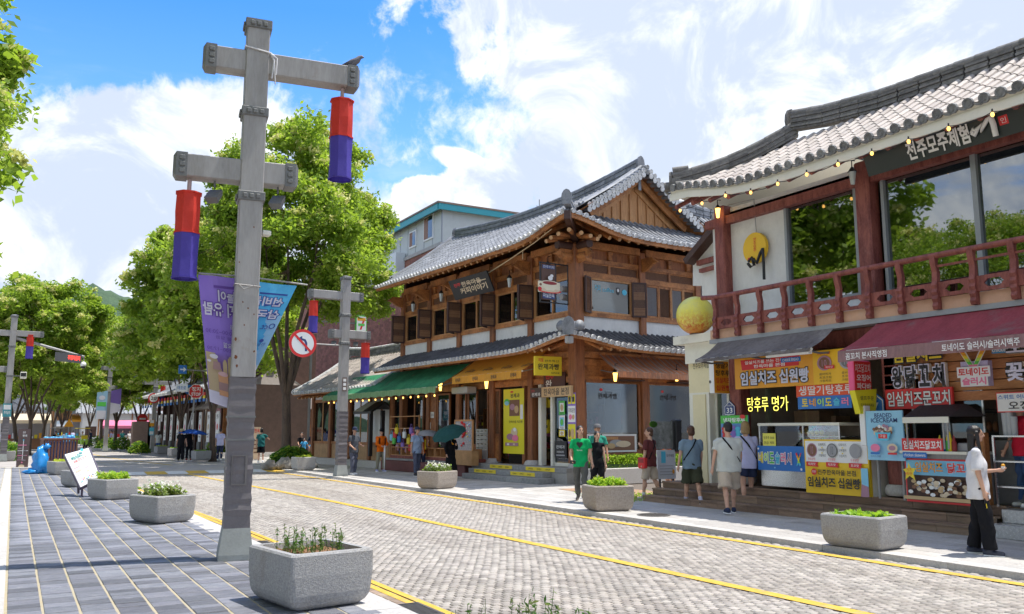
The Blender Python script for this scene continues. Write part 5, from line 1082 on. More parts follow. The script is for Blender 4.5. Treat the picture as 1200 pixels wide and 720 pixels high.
#  DECK AND STEPS
deckm=mat('deck_timber',(.30,.20,.135),.75,.3,3,.4,30,island=.2,col2=(.19,.13,.095),stretch=(4,.6,4));DK=thing('timber_deck','low weathered timber deck with two steps running along the food stalls','deck',(13.5,10,0))
def fx(y):return 13.05+.028*(15.5-y)if y<15.5 else 13.05
ye=16.35;yst=AX(1166,620,13.5)[0]
for j,(z0,z1,dx)in enumerate(((0,.15,0),(.15,.30,.3),(.30,.45,.62))):
 n=10
 for k in range(n):
  a=ye-(ye-yst)*k/n;b_=ye-(ye-yst)*(k+1)/n+.006;q=MB();x0=fx(a)+dx;x1=fx(b_)+dx
  q.add([(x0,a,z0),(x1,b_,z0),(x1+.03,b_,z0),(x0+.03,a,z0),(x0,a,z1-.03),(x1,b_,z1-.03),(x1+.03,b_,z1-.03),(x0+.03,a,z1-.03)],[(0,1,5,4),(3,2,1,0),(4,5,6,7),(2,3,7,6),(1,2,6,5),(3,0,4,7)],deckm);q.build('riser_board',DK,world=True)
  for w0 in((0,.15),(.155,.30))if j<2 else((0,.12),(.125,.245),(.25,.37),(.375,.5),(.505,.63),(.635,.76)):
   q=MB();X_=x0-.02+w0[0];Xb=x0-.02+w0[1]-.006;X2=x1-.02+w0[0];X3=x1-.02+w0[1]-.006;q.add([(X_,a,z1-.03),(X2,b_,z1-.03),(X3,b_,z1-.03),(Xb,a,z1-.03),(X_,a,z1),(X2,b_,z1),(X3,b_,z1),(Xb,a,z1)],[(4,7,6,5)[::-1],(0,4,5,1)[::-1],(1,5,6,2)[::-1],(2,6,7,3)[::-1],(3,7,4,0)[::-1],(0,1,2,3)[::-1]],deckm);q.build('deck_plank',DK,world=True)
q=MB();q.box(13.95,Y0,0,22,ye,.435,deckm);Bd('deck_platform',q,DK);q=MB();q.box(13.08,ye-.02,0,14.0,ye+.02,.14,deckm);q.box(13.4,ye-.02,.14,14.0,ye+.02,.29,deckm);q.box(13.72,ye-.02,.29,14,ye+.02,.44,deckm);Bd('end_board',q,DK)
STP=thing('metal_steps','aluminium chequer-plate steps at the right end of the deck','steps',(13.6,yst,0));chk=mat('chequer_plate',(.50,.50,.50),.35,.2,20,.3,60,metal=.6)
for z0,z1,dx in((0,.21,0),(.21,.42,.35)):
 q=MB();q.cbox(13.32+dx,yst-4,z0,14.0,yst-.02,z1,chk,.01);Bd('step',q,STP);q=MB()
 for i in range(60):
  for j in range(5 if dx==0 else 4):
   y0=yst-.06-i*.055;zz=z0+.025+j*.045;q.bar((13.318+dx,y0,zz),(13.318+dx,y0-.03,zz+(.022 if(i+j)%2 else-.022)),.008,.006,metal,up=(1,0,0))
 Bd('tread_pattern',q,STP,kind='stuff')
 #  STALL STRUCTURE
for y in(AX(1053,520,XL)[0],AX(865,430,XL)[0],AX(1053,520,XL)[0]-4.1):column(XL+.02,y,.5,3.7,.17,base=True)
yc2=AX(1053,520,XL)[0];yc1=AX(865,430,XL)[0]
q=MB();q.box(17.4,Y0,.45,17.5,yEnd,3.6,mat('stall_back_wall',(.36,.29,.22),.9,.25,2));q.box(XL+.3,Y0,3.5,17.4,yEnd,3.6,dimin);q.box(XL+.1,yc2-.05,.45,17.4,yc2+.05,3.6,dimin);q.box(XL+.1,yc1,.45,17.4,yc1+.1,3.6,mat('stall_side',(.42,.35,.27),.9,.2,2));Bd('stall_wall',q)
q=MB();q.box(XL,ya,3.3,XL+.12,yc2,3.62,woodr);q.box(XL,Y0,3.5,XL+.12,yc2,3.66,woodr);Bd('lintel',q)
# awnings of the stalls
dk=mat('awning_charcoal',(.19,.165,.155),.85,.35,1.2,.1,30,col2=(.10,.085,.08),dirt=((.40,.36,.33),1.0,.55,.5));mr=mat('awning_maroon',(.36,.06,.075),.8,.3,1.5,.1,30,trans=.15,stretch=(1,2.5,1),dirt=((.22,.17,.16),.9,.52,.7));mrv=mat('awning_maroon_faded',(.30,.17,.17),.85,.3,2.5,.1,30,stretch=(1,6,1),dirt=((.12,.10,.10),1.5,.5,.6))
xf=13.0
ya0,za0=AX(815,420,xf);ya1,_=AX(950,410,xf);zl=za0
base0=((0,0,0),0)
T1,_=awning('awning','charcoal stained awning over the bread stall',ya1+.0,ya0,13.72,3.66,xf,AX(880,415,xf)[1],dk,dk,.07,base=base0)
q=MB();yq=AX(942,410,xf)[0];q.cbox(xf+.02,yq-.1,zl-.14,xf+.12,yq+1.0,zl-.04,white,.01);q.build('tube_lamp',T1)
xf2=12.6;ym0,zm0=AX(982,412,xf2)
T2,_=awning('awning','long faded maroon awning with a printed valance over the skewer stall',Y0,ym0,13.72,3.62,xf2,zm0,mr,mrv,.2,base=base0)
def val(px0,px1,s):
 a_=AX(px0,410,xf2-.04)[0];b__=AX(px1,405,xf2-.04)[0];bd=Board((xf2-.05,a_,zm0-.17),(0,-1,0),UPZ,a_-b__,.12);bd.text(s,0,0,1,1,white,.012);bd.build(T2,pname='valance_lettering')
val(991,1039,'꼼꼬치 본사직영점');val(1104,1196,'토네이도 슬러시/슬러시맥주')
for X_ in():pass
#  SIGNS OF THE BREAD STALL
def sgn(label,bd,cat='sign',name='shop_sign',world=True,pn='lettering'):
 t=thing(name,label,cat,tuple(bd.O));bd.build(t,world=True,pname=pn);return t
 # main orange board, 3D placement from the two ends
y0_,z1_=AX(860.5,421,13.62);y1_,_=AX(1003,410,13.62);z0_=AX(862,456.5,13.62)[1]
bd=Board((13.62,y0_,z0_),(0,-1,0),UPZ,y0_-y1_,z1_-z0_,.08,orangep);W1=(y0_-AX(953,430,13.62)[0])/(y0_-y1_)
bd.rect(W1,.002,.998,.998,paint('sign_amber',(.86,.50,.02)));bd.poly([(.07,.60),(.55*W1/.66,.62),(.56*W1/.66,.93),(.06,.93)],redp)
bd.text('임실치즈를 쓰는 전주유일',.10,.78,.50*W1/.66,.89,white,.02);bd.text('한옥마을 본점',.18,.64,.44*W1/.66,.75,white,.02);bd.rect(.62*W1,.74,.86*W1,.88,bluep);bd.text('CHEESE BREAD',.64*W1,.77,.84*W1,.85,white,.01)
bd.text('임실치즈 십원빵',.055,.10,W1*.95,.54,mat('print_pale_blue',(.66,.68,.84),.5,.03,3),.03,out=ink,ow=.06)
for cx,s1,s2 in((W1+.09,'피자맛',mauve),(W1+.26,'치즈맛',greyp)):bd.disc(cx,.62,.055,.22,s2,20);bd.disc(cx,.62,.042,.17,brownp if s2 is mauve else steeld,20);bd.text('10',cx-.018,.52,cx+.018,.72,s2,.01);bd.text(s1,cx-.05,.86,cx+.05,.95,redp,.01);bd.rect(cx+.0,.44,cx+.075,.54,redp);bd.text(s1,cx+.01,.46,cx+.065,.52,white,0);[bd.text(w_,cx-.04,.26-k*.1,cx+.05,.33-k*.1,ink,0)for k,w_ in enumerate(('콤비피자','초코크림','크림치즈'))]
sgn('long orange and amber board with big pale Korean letters over the bread stall',bd)
# box sign
y_,zt_=AX(836,423,13.65);zb_=AX(836,461,13.65)[1];xw=AY(857,440,y_)[0]
bd=Board((13.65,y_,zb_),(1,0,0),UPZ,xw-13.65,zt_-zb_,.15,orangep,white)
for k,(s_,m_)in enumerate((('생딸기',ink),('탕후루',ink),('임실치즈',redp),('십원빵',redp))):bd.text(s_,.1,.77-k*.23,.9,.95-k*.23,m_,.02)
t=sgn('orange box sign with four lines of black and red letters beside the cream pillar',bd);q=MB();q.box(13.65,y_+.1,zt_-.5,14.1,y_+.16,zt_-.44,steeld);q.build('bracket',t,world=True)
# neon words
bd=bfront(876,465,924,482,14.0);
for s_,x0,x1 in(('탕후루',0,.52),('명가',.62,1)):bd.text(s_,x0,0,x1,1,neony,-.012,out=paint('neon_back_olive',(.30,.28,.02)),ow=.035)
t=thing('neon_sign','yellow neon Korean words hanging inside the bread stall','neon sign',tuple(bd.O));bd.build(t,world=True,pname='neon_tubes');q=MB();c=bd.P(bd.w*.5,bd.h,0);q.bar(bd.P(0,bd.h*.5,-.02),bd.P(bd.w,bd.h*.5,-.02),.02,.02,black);q.tube([c,c+Vector((0,0,.8))],.006,black,5);q.build('hanger',t,world=True)
bd=bfront(933,449,1000,465,13.72,.01,paint('banner_vermilion',(.80,.10,.03)));bd.text('생딸기탕후루',.05,.15,1.0,.85,white,.015);sgn('vermilion cloth banner with white letters under the orange board',bd,'banner','cloth_banner')
bd=bfront(935,464,998,479,13.70,.01,bluep)
for k,(c_,m_)in enumerate(zip('토네이도슬러',(yel,orangep,limep,yel,cyanp,pink))):bd.text(c_,.08+k*.15,.2,.2+k*.15,.82,m_,.025)
sgn('blue cloth banner with rainbow letters hanging below the vermilion one',bd,'banner','cloth_banner')
bd=bfront(845,487,877,521,13.9,.02,paint('poster_blue',(.12,.30,.62)));bd.rect(0,.72,1,1,greenp);bd.text('냉차탕후루',.1,.76,.9,.92,white,.03);[bd.disc(.15+.17*(k%5),.12+.14*(k//5)+.02*(k%3),.09,.07,(redp,pink,purp,cyanp,white)[k%5])for k in range(19)];bd.disc(.85,.95,.1,.07,redp);sgn('small green topped poster of candied fruit hung behind the blond passer-by',bd,'poster','menu_poster',pn='poster_print')
def plate(px,py,w_,X,s_,label,s2='태조로'):
 y,z=AX(px,py,X);bd=Board((X,y+w_/2,z-w_/2),(0,-1,0),UPZ,w_,w_,.015,None);bd.pn.prism([bd.P(a_*w_,b__*w_,0)for a_,b__ in((0,0),(1,0),(1,.6),(.5,1),(0,.6))],(.015,0,0),dblue if w_<.4 else bluep);bd.poly([(.03,.03),(.97,.03),(.97,.58),(.5,.94),(.03,.58)],white);bd.poly([(.07,.07),(.93,.07),(.93,.56),(.5,.88),(.07,.56)],dblue if w_<.4 else bluep)
 bd.text(s_,.22,.14,.78,.5,white,.02);bd.text(s2,.25,.58,.75,.70,white,0);sgn(label,bd,'house number','number_plate')
plate(855,478,.33,13.92,'33','small navy house number plate 33 on the red post by the cream pillar');plate(1022,472,.5,13.88,'37','blue pointed house number plate 37 behind the yellow paper')
# hanging red light box
yq,z1=AX(988,423,13.3);z0=AX(988,460,13.3)[1];xr_=AY(1019,440,yq)[0]
bd=Board((13.45,yq-.15,z0),(1,-.12,0),UPZ,.45,z1-z0,.001,None);q=MB();q.cbox(13.3,yq-.22,z0,13.78,yq-.08,z1,paint('lightbox_pink',(.85,.12,.28)),.02)
t=thing('light_box','red hanging light box with pink edge above the yellow paper notice','sign',(13.4,yq,z0));q.build('box_body',t,world=True)
bd=Board((13.31,yq-.225,z0+.02),(1,0,0),UPZ,.46,z1-z0-.04,.005,redp);bd.text('치즈닭꼬치',.05,.62,.95,.92,white,.0);bd.text('오징어',.1,.33,.95,.56,white,.02);bd.text('파다바',.1,.05,.95,.27,white,.02);bd.build(t,world=True)
z1p,z0p=AX(1000,458,13.3)[1],AX(1000,484,13.3)[1]
q=MB();q.prism([(13.25,yq-.26,z1p),(13.86,yq-.26,z1p+.04),(13.80,yq-.26,z0p),(13.38,yq-.26,z0p-.02)],(0,.12,0),yelb);t=thing('paper_notice','yellow paper notice wrapped under the red light box','notice',(13.4,yq,z0p));q.build('paper',t,world=True)
bd=Board((13.36,yq-.262,z0p+.05),(1,0,0),UPZ,.42,z1p-z0p-.1);bd.text('셀프주문',.05,.6,.95,.85,ink,0);bd.text('뒤로돌아가세요',.05,.2,.95,.4,ink,0);bd.build(t,world=True)
# display fridge with skewers, blue cloth and steel base
yfa=AX(891,540,13.75)[0];yfb=AX(943,540,13.75)[0];ztop=AX(915,497,13.75)[1];zsh=AX(915,527,13.75)[1];zst=AX(915,551,13.75)[1]
t=thing('display_case','glass display case of fruit skewers on a steel base with a blue rainbow-lettered cloth','display case',(13.75,(yfa+yfb)/2,.45));q=MB();q.cbox(13.75,yfb,.5,14.5,yfa,zst+.05,metal,.015);Bd('steel_base',q,t)
q=MB();q.cbox(13.75,yfb-.9,zsh-.03,14.5,yfa,zsh,metal,.01);q.cbox(13.72,yfb-.9,ztop-.04,14.4,yfa+.02,ztop+.02,creamw,.01)
for y in(yfb-.88,yfb,yfa-.02):q.box(13.75,y,zsh,13.78,y+.03,ztop-.04,metal)
q.box(13.9,yfb-.88,(zsh+ztop)/2,14.4,yfa-.02,(zsh+ztop)/2+.015,metal);q.box(14.42,yfb-.9,zst,14.46,yfa,ztop,dimin);Bd('case_frame',q,t)
q=MB();q.box(13.755,yfb-.88,zsh,13.76,yfa-.02,ztop-.04,glass('case_glass',(.92,.95,.94),.05));Bd('case_glass',q,t)
bd=bfront(888,523,943,552,13.73,.01,bluep)
for k,(c_,m_)in enumerate(zip('네이도슬러시',(yel,limep,greenp,cyanp,pink,mauve))):bd.text(c_,.02+k*.125,.28,.12+k*.125,.74,m_,.03,out=white,ow=.05)
for x_ in(.83,.93):
 for k in range(5):bd.poly([(x_+(.02 if x_<.9 else-.02)*k*.8,.72-k*.1),(x_+.03+(.02 if x_<.9 else-.02)*k*.8,.76-k*.1),(x_+.03+(.02 if x_<.9 else-.02)*(k+1)*.8,.66-k*.1),(x_+(.02 if x_<.9 else-.02)*(k+1)*.8,.62-k*.1)],(redp,orangep,yel,limep,cyanp)[k])
bd.disc(.05,.88,.02,.04,white);bd.disc(.95,.1,.02,.05,white);bd.disc(.4,.12,.015,.03,skyb);bd.build(t,world=True,name='cloth',pname='cloth_print')
q=MB();bp=bfront(894,508,909,525,13.74,.005,paint('note_yellow',(.85,.78,.12)));bp.text('탕후루 3000',.1,.6,.9,.8,ink,0);bp.text('현금 계좌',.1,.25,.9,.45,ink,0);bp.build(t,world=True,name='paper_note',pname='note_print')
for k in range(26):
 lv=k%2;y=yfa-.15-(k//2)*.115;z=(zsh+ztop)/2+.06 if lv==0 else zsh+.08
 if y<yfb-.85:continue
 q=MB();m_=(redp,orangep,redp,greenp,maroonp)[k%5];q.tube([(13.85,y,z+.02),(14.3,y+.04,z+.22)],.006,woodl,5)
 for j in range(4):q.ball((13.88+j*.10,y+.01*j,z+.03+j*.045),.05,m_ if j else yel,7,5)
 s_=thing('fruit_skewer','%s glazed fruit skewer on the %s shelf of the display case'%(('first','second','third','fourth','fifth','sixth','seventh','eighth','ninth','tenth','eleventh','twelfth','thirteenth')[k//2],('upper','lower')[lv]),'skewer',(14.1,y,z),0,'fruit skewers in the display case');q.build('skewer_fruit',s_,world=True)
 # counter board
bd=bfront(942,516,1018,583,13.66,.06,yel)
y0_,zA=AX(942,515,13.66);y1_,_=AX(1017,514,13.66);zB=AX(943,577,13.66)[1];bd=Board((13.66,y0_,zB),(0,-1,0),UPZ,y0_-y1_,zA-zB,.06,paint('counter_amber',(.86,.56,.02)))
bd.rect(.02,.58,.98,.97,white)
for cx,s2,m_ in((.13,'피자맛',mauve),(.46,'치즈맛',steeld),(.82,'초코맛',greyp)):
 bd.disc(cx,.80,.085,.13,m_,22);bd.disc(cx,.80,.07,.11,brownp if m_ is mauve else greyp,22);bd.text('10',cx-.02,.72,cx+.02,.88,m_,.01);bd.text('우유닭맛',cx-.07,.61,cx+.05,.66,redp,0)
 bd.poly([(cx-.1,.50),(cx+.1,.49),(cx+.08,.535),(cx+.1,.58),(cx-.1,.585)],redp);bd.text(s2,cx-.07,.515,cx+.05,.565,white,.01)
 if cx<.7:[bd.text(w_,cx+.11,.88-k*.1,cx+.23,.93-k*.1,ink,0)for k,w_ in enumerate(('모짜치즈','모짜렐라','크림치즈'))];[bd.disc(cx+.17,.85-k*.1,.012,.012,yel)for k in range(2)]
bd.disc(.17,.40,.045,.06,redp);bd.text('추천',.14,.375,.20,.425,white,0);bd.text('전주한옥마을 본점',.23,.35,.82,.45,ink,.02);bd.text('임실치즈 십원빵',.06,.12,.88,.31,ink,.03)
bd.poly([(.9,.02),(.9,.5),(1,.5),(1,.02)],skyb);bd.poly([(.88,.0),(.9,.22),(1,.18),(1,0)],mauve)
sgn('white and amber counter front board with three coins above big black letters',bd,'counter board','counter_board');q=MB();q.box(13.72,y1_,.45,14.4,y0_,zA-.05,creamw);Bd('counter',q)
# stacked boxes in the stall
for i,(p,X_)in enumerate((((905,484,918,505),16.2),((916,480,938,506),16.0),((930,482,960,497),15.6),((931,497,958,511),15.6),((960,488,980,502),16),((961,503,982,517),16))):
 a_,zt_=AX(p[0],p[1],X_);b__,zb_=AX(p[2],p[3],X_)
 t=thing('cardboard_box',('narrow upright cardboard box in the bread stall under the neon','tall brown cardboard box right of the neon words','wide cardboard box, upper of the stack behind the display case','wide cardboard box, lower of the stack behind the display case','small cardboard box at the stall back, upper one by the dark shelf','small cardboard box at the stall back, lower one by the dark shelf')[i],'box',(X_,(a_+b__)/2,zb_));q=MB();q.cbox(X_,b__,zb_,X_+.5,a_,zt_,mat('cardboard',(.46,.30,.17),.85,.2,4),.01);Bd('box_body',q,t);q=MB();q.box(X_-.003,(a_+b__)/2-.03,zb_,X_,(a_+b__)/2+.03,zt_,tan);Bd('tape',q,t)
q=MB()
for z in np.arange(.7,3.2,.4):q.box(16.6,yc2+.15,z,17.2,yc2+1.0,z+.04,black)
for y in(yc2+.15,yc2+1.0):q.box(16.6,y,.45,16.66,y+.05,3.2,black)
t=thing('storage_rack','black storage rack against the bread stall back wall','rack',(16.9,yc2+.6,.45));Bd('rack_frame',q,t)
q=MB();q.box(16.3,yc2+1.1,.9,17.0,yc1-.2,1.0,metal);q.box(16.4,yc2+1.2,.45,16.9,yc1-.3,.9,steeld);t=thing('work_table','long steel work table inside the bread stall','table',(16.6,12,.45));Bd('table_frame',q,t)
# ice cream poster stand
y0_,zA=AX(1014,482,13.45);y1_,_=AX(1057,480,13.45);zB=AX(1016,539,13.45)[1]
bd=Board((13.45,y0_,zB),(0,-1,0),UPZ,y0_-y1_,zA-zB,.03,paint('poster_sky',(.30,.60,.80)));bd.text('BEADED',.25,.86,.72,.95,dblue,.02);bd.text('ICECREAM',.15,.76,.86,.85,dblue,.02)
for k in range(34):a_=k*2.4;r_=.02+.04*(k/34)*6;bd.disc(.5+.26*math.cos(a_)*math.sqrt(k/34),.60+.10*math.sin(a_)*math.sqrt(k/34),.045,.035,(mauve,beige,brownp,white)[k%4],9)
bd.poly([(.28,.56),(.72,.56),(.64,.40),(.36,.40)],cyanp);bd.rect(.38,.44,.62,.53,redp);bd.text('구슬',.42,.46,.58,.52,white,0);bd.disc(.28,.25,.13,.08,pink);bd.disc(.74,.25,.14,.09,beige);bd.disc(.74,.25,.09,.05,mauve);bd.rect(.15,.12,.4,.16,bluep);bd.rect(.62,.12,.86,.16,redp);bd.text('아이스크림',.15,.06,.42,.1,dblue,0)
t=sgn('sky blue ice cream poster on a stand in front of the stall column',bd,'poster stand','poster_stand',pn='poster_print');q=MB();q.cbox(13.45,y0_+.02,zB+.25,13.62,y0_+.14,zA+.1,white,.01);q.tube([(13.55,(y0_+y1_)/2+.25,zB),(13.55,(y0_+y1_)/2+.25,.45)],.025,steelp,6);q.tube([(13.55,(y0_+y1_)/2-.25,zB),(13.55,(y0_+y1_)/2-.25,.45)],.025,steelp,6);q.build('stand_leg',t,world=True)
#  SKEWER STALL
yk0=AX(1036,440,13.95)[0];yk1=Y0;zk1=AX(1040,405,13.95)[1]+.3;zk0=AX(1040,473,13.95)[1];pk=mat('stall_plank',(.46,.20,.07),.6,.35,2,.15,20,col2=(.30,.12,.04),stretch=(3,.7,3),island=.15);n=8
for i in range(n):
 z0=zk0+(zk1-zk0)*i/n;q=MB();q.cbox(13.95,yk1,z0+.006,14.03,yk0,z0+(zk1-zk0)/n-.006,pk,.008);Bd('fascia_plank',q)
bd=bfront(1046,406,1103,424,13.90);bd.text('임실치즈',0,0,1,1,yel,.03,out=ink,ow=.09);t=thing('letter_sign','yellow outlined letters half hidden behind the maroon valance','sign',tuple(bd.O));bd.build(t,world=True)
def slab_letters(px0,py0,px1,py1,words,m,halo,label,X=13.86,bold=.03,ow=.05,side=creamw):
 bd=bfront(px0,py0,px1,py1,X);t=thing('letter_sign',label,'sign',tuple(bd.O))
 for s_,a_,b__ in words:
  vs,fs=glyphs(s_,bold+ow);mn=vs.min(0);mx=vs.max(0);q=MB();q_=(vs-mn)/(mx-mn);Xc=(a_+q_[:,0]*(b__-a_))*bd.w;Yc=q_[:,1]*bd.h
  fr_=[bd.P(x,y,0)for x,y in zip(Xc,Yc)];bk=[bd.P(x,y,-.08)for x,y in zip(Xc,Yc)];nn=len(fr_);edges={}
  for f in fs:
   for i in range(len(f)):e=(f[i],f[(i+1)%len(f)]);edges[e]=1
  be=[e for e in edges if(e[1],e[0])not in edges];q.add(fr_+bk,[(e[0],e[0]+nn,e[1]+nn,e[1])for e in be],side);q.add(fr_,fs,halo);q.build('letter_block',t,world=True)
  bd.k=2;bd.text(s_,a_+.02,.05,b__-.02,.95,m,bold)
 bd.build(t,world=True);return t
slab_letters(1044,427,1108,455,(('왕',0,.24),('닭',.25,.5),('꼬',.51,.74),('치',.76,1)),ink,mat('letter_halo',(.74,.74,.90),.5),'raised black letters with pale halo on the plank fascia')
bd=bfront(1037,454,1116,480,13.84,.06,redp);y0_,zA=AX(1037,457,13.84);zB=AX(1037,480,13.84)[1];y1_=AX(1116,465,13.84)[0];bd=Board((13.84,y0_,zB),(0,-1,0),UPZ,y0_-y1_,zA-zB,.05,redp);bd.text('임실치즈문꼬치',.03,.13,.97,.87,white,.02,out=ink,ow=.03);sgn('red signboard with white letters below the raised black ones',bd)
y0_=AX(1122,430,13.82)[0];y1_=AX(1161,430,13.82)[0];zA=AX(1140,405,13.82)[1];zB=AX(1140,453,13.82)[1];bd=Board((13.82,y0_,zB),(0,-1,0),UPZ,y0_-y1_,zA-zB,.05,None)
for sx in(1,-1):
 f_=lambda x:.5+sx*(x-.5)
 bd.poly([(f_(-.03),1.04),(f_(.18),1.04),(f_(.56),.42),(f_(.40),.42)][::sx],white)
 for k,m_ in enumerate((pink,redp,orangep,yel,limep,greenp,pink)):a_=k/7;b__=(k+1)/7;bd.poly([(f_(.01+.40*a_),1.0-.55*a_),(f_(.15+.38*a_),1.0-.55*a_),(f_(.15+.38*b__),1.0-.55*b__),(f_(.01+.40*b__),1.0-.55*b__)][::sx],m_)
bd.rect(.0,.22,1.0,.48,white);bd.rect(.1,.0,.92,.26,white);bd.text('토네이도',.04,.26,.96,.45,redp,.03);bd.text('슬러시',.15,.03,.87,.22,pink,.04)
t=sgn('rainbow slush sign with two striped tubes in a V over pink letters',bd);q=MB();q.box(13.83,y1_+.05,zB,13.95,y0_-.05,zB+.42,mat('sign_lilac',(.55,.5,.75),.5));q.build('sign_body',t,world=True)
bd=bfront(1162,406,1182,414,13.9,.02,paint('chicken_blue',(.05,.30,.60)));bd.text('chicken',.03,.2,.97,.85,white,.02);sgn('small blue strip sign reading chicken under the valance',bd)
slab_letters(1178,424,1201,448,(('꽃',0,1),),MATS['letter_halo'],ink,'pale letter on black backing at the right edge, below its twin',ow=.12)
slab_letters(1178,399,1201,414,(('오',0,1),),MATS['letter_halo'],ink,'pale letter on black backing partly behind the maroon valance',ow=.12)
bd=bfront(1168,459,1240,483,13.8,.03,white);bd.rect(0,0,.01,1,redp);bd.rect(0,0,1,.05,redp);bd.rect(0,.95,1,1,redp);bd.text('스위트 어니언',.03,.64,.62,.88,bluep,.01);bd.text('오징어',.2,.12,.75,.55,ink,.015);sgn('white red-bordered sign with blue and black letters at the right edge',bd)
# black canopy of the stall cart
q=MB();p0,p1,p2,p3=bP(1037,480,13.75),bP(1112,478,13.75),bP(1134,490,13.35),bP(1040,487,13.35)
x_=13.35;ca=AX(1058,490,x_)[0];cb=AX(1112,490,x_)[0];zc=AX(1075,489,x_)[1]
cv=MB();cv.add([(13.85,ca,zc+.22),(13.85,cb,zc+.22),(x_,cb+.0,zc),(x_,ca,zc),(13.85,cb-.35,zc+.0)],[(0,3,2,1),(1,2,4)],mat('canopy_black',(.03,.035,.045),.5));cv.box(x_-.02,cb,zc-.1,x_,ca,zc,creamw);t=thing('cart_canopy','small black canopy with cream edge over the skewer counter','canopy',(x_,(ca+cb)/2,zc));cv.build('canopy_cloth',t,world=True)
q=MB();
for y in(ca-.05,cb+.05,(ca+cb)/2-.3):q=MB();q.tube([(x_+.02,y,zc),(x_+.02,y,1.35)],.016,steelp,6);q.build('canopy_post',t,world=True)
# counter with banner, red strip, sauces
z0_,=(.45,);yA=AX(1058,560,13.45)[0];yB=AX(1135,560,13.45)[0];zc1=AX(1095,529,13.45)[1]
t=thing('food_counter','white topped skewer counter with a big red-framed food banner','counter',(13.6,(yA+yB)/2,.45));q=MB();q.box(13.52,yB,.45,14.2,yA,zc1-.05,steelp);q.build('counter_body',t,world=True);q=MB();q.cbox(13.42,yB-.02,zc1-.05,14.25,yA+.02,zc1,creamw,.01);q.build('counter_top',t,world=True)
bd=Board((13.50,yA-.02,AX(1095,590,13.5)[1]),(0,-1,0),UPZ,yA-yB-.3+.5,AX(1095,538,13.5)[1]-AX(1095,590,13.5)[1],.012,redp);bd.rect(.02,.05,.98,.96,skyb);bd.rect(.02,.05,.98,.62,woodd);
for k in range(70):bd.disc(.08+.84*random.random(),.18+.36*random.random(),.035,.045,random.choice((beige,white,white,tan,brownp)),7)
bd.rect(.02,.07,.98,.15,tan);bd.poly([(.03,.74),(.09,.78),(.11,.9),(.14,.78),(.21,.78),(.165,.66),(.19,.5),(.115,.6),(.05,.5),(.07,.66)],yel);bd.text('치즈',.075,.70,.15,.78,redp,0);bd.text('특란',.075,.61,.15,.69,redp,0);bd.text('임실치즈',.20,.70,.56,.93,orangep,.02,out=dblue,ow=.02);bd.text('닭꼬치',.62,.70,.95,.93,redp,.03,out=white,ow=.02);bd.build(t,world=True,name='banner_panel',pname='banner_print')
bd=bfront(1057,514,1105,530,13.44,.01,redp);bd.text('임실치즈닭꼬치',.04,.2,.96,.85,white,.02);sgn('red strip sign with white letters on the skewer counter edge',bd)
bd=bfront(1058,530,1086,537,13.42,.01,bluep);bd.text('chicken skewers',.05,.25,.95,.8,white,.01);sgn('narrow blue strip sign under the red one on the counter',bd)
bd=bfront(1058,489,1066,512,14.0,.01,black);bd.text('메뉴',.2,.1,.8,.9,yel,.0);sgn('tall black menu strip with yellow text left of the skewer counter',bd)
for i,(px_,m_,lb)in enumerate(((1102,yel,'yellow topped red sauce bottle, first on the counter'),(1107,bluep,'blue sauce bottle with a yellow cap on the counter'),(1111,greenp,'green sauce bottle with a yellow cap on the counter'),(1114,yel,'tall yellow sauce bottle behind the others on the counter'),(1118.5,maroonp,'brown sauce bottle last in the row on the counter'))):
 yq_=AX(px_,525,13.55)[0];t=thing('sauce_bottle',lb,'bottle',(13.55,yq_,zc1));h_=.33 if i==3 else.25;q=MB();q.lathe((0,0,0),[(.035,0),(.04,.03),(.038,h_*.6),(.02,h_*.72)],redp if i==0 else m_,12);q.build('bottle_body',t);q=MB();q.lathe((0,0,h_*.72),[(.024,0),(.022,.03),(.006,.09)],maroonp if i==4 else yel,10);q.build('cap',t)
q=MB();q.cbox(13.6,AX(1135,525,13.6)[0],zc1,13.9,AX(1121,525,13.6)[0],zc1+.14,greyp,.02);t=thing('food_tray','grey food container beside the sauce bottles','container',(13.7,AX(1128,525,13.6)[0],zc1));q.build('tray_body',t,world=True)
# glass front behind
q=MB();q.box(14.0,yB,zc1+.05,14.01,yA+.1,2.55,MATS['shop_glass']);t=thing('glass_screen','clear glass screen behind the skewer counter','screen',(14,(yA+yB)/2,zc1));q.build('pane',t,world=True);q=MB();q.bar((14.0,yB,zc1),(14.0,yB,2.6),.03,.03,metal);q.bar((14.0,yA+.1,zc1),(14.0,yA+.1,2.6),.03,.03,metal);q.bar((14,yB,2.58),(14,yA+.1,2.58),.03,.03,metal);q.build('screen_frame',t,world=True)
# grill and kitchen equipment
def bx_thing(name,label,cat,boxes,m,pn='body',grp=None):
 t=thing(name,label,cat,((boxes[0][0]+boxes[0][3])/2,(boxes[0][1]+boxes[0][4])/2,boxes[0][2]),0,grp);q=MB()
 for b in boxes:q.cbox(*b,m,.012)
 q.build(pn,t,world=True);return t
yg0=AX(1150,500,14.4)[0];yg1=AX(1200,500,14.4)[0]-.6
t=bx_thing('grill','black iron grill with rows of browned skewers at the right of the skewer stall','grill',[(14.4,yg1,.45,15.2,yg0,1.2),(14.5,yg1,1.55,15.2,yg0,1.62),(14.5,yg1,1.95,15.2,yg0,2.02),(14.5,yg1,2.3,15.3,yg0,2.55)],mat('iron_black',(.04,.038,.038),.5,.3,6))
q=MB()
for k in range(16):y=yg0-.08-k*.11;q.ball((14.5,y,1.72),(.06,.045,.09),mat('browned_meat',(.34,.15,.07),.6,.4,20),8,6)
q.build('skewers',t,world=True,kind='stuff')
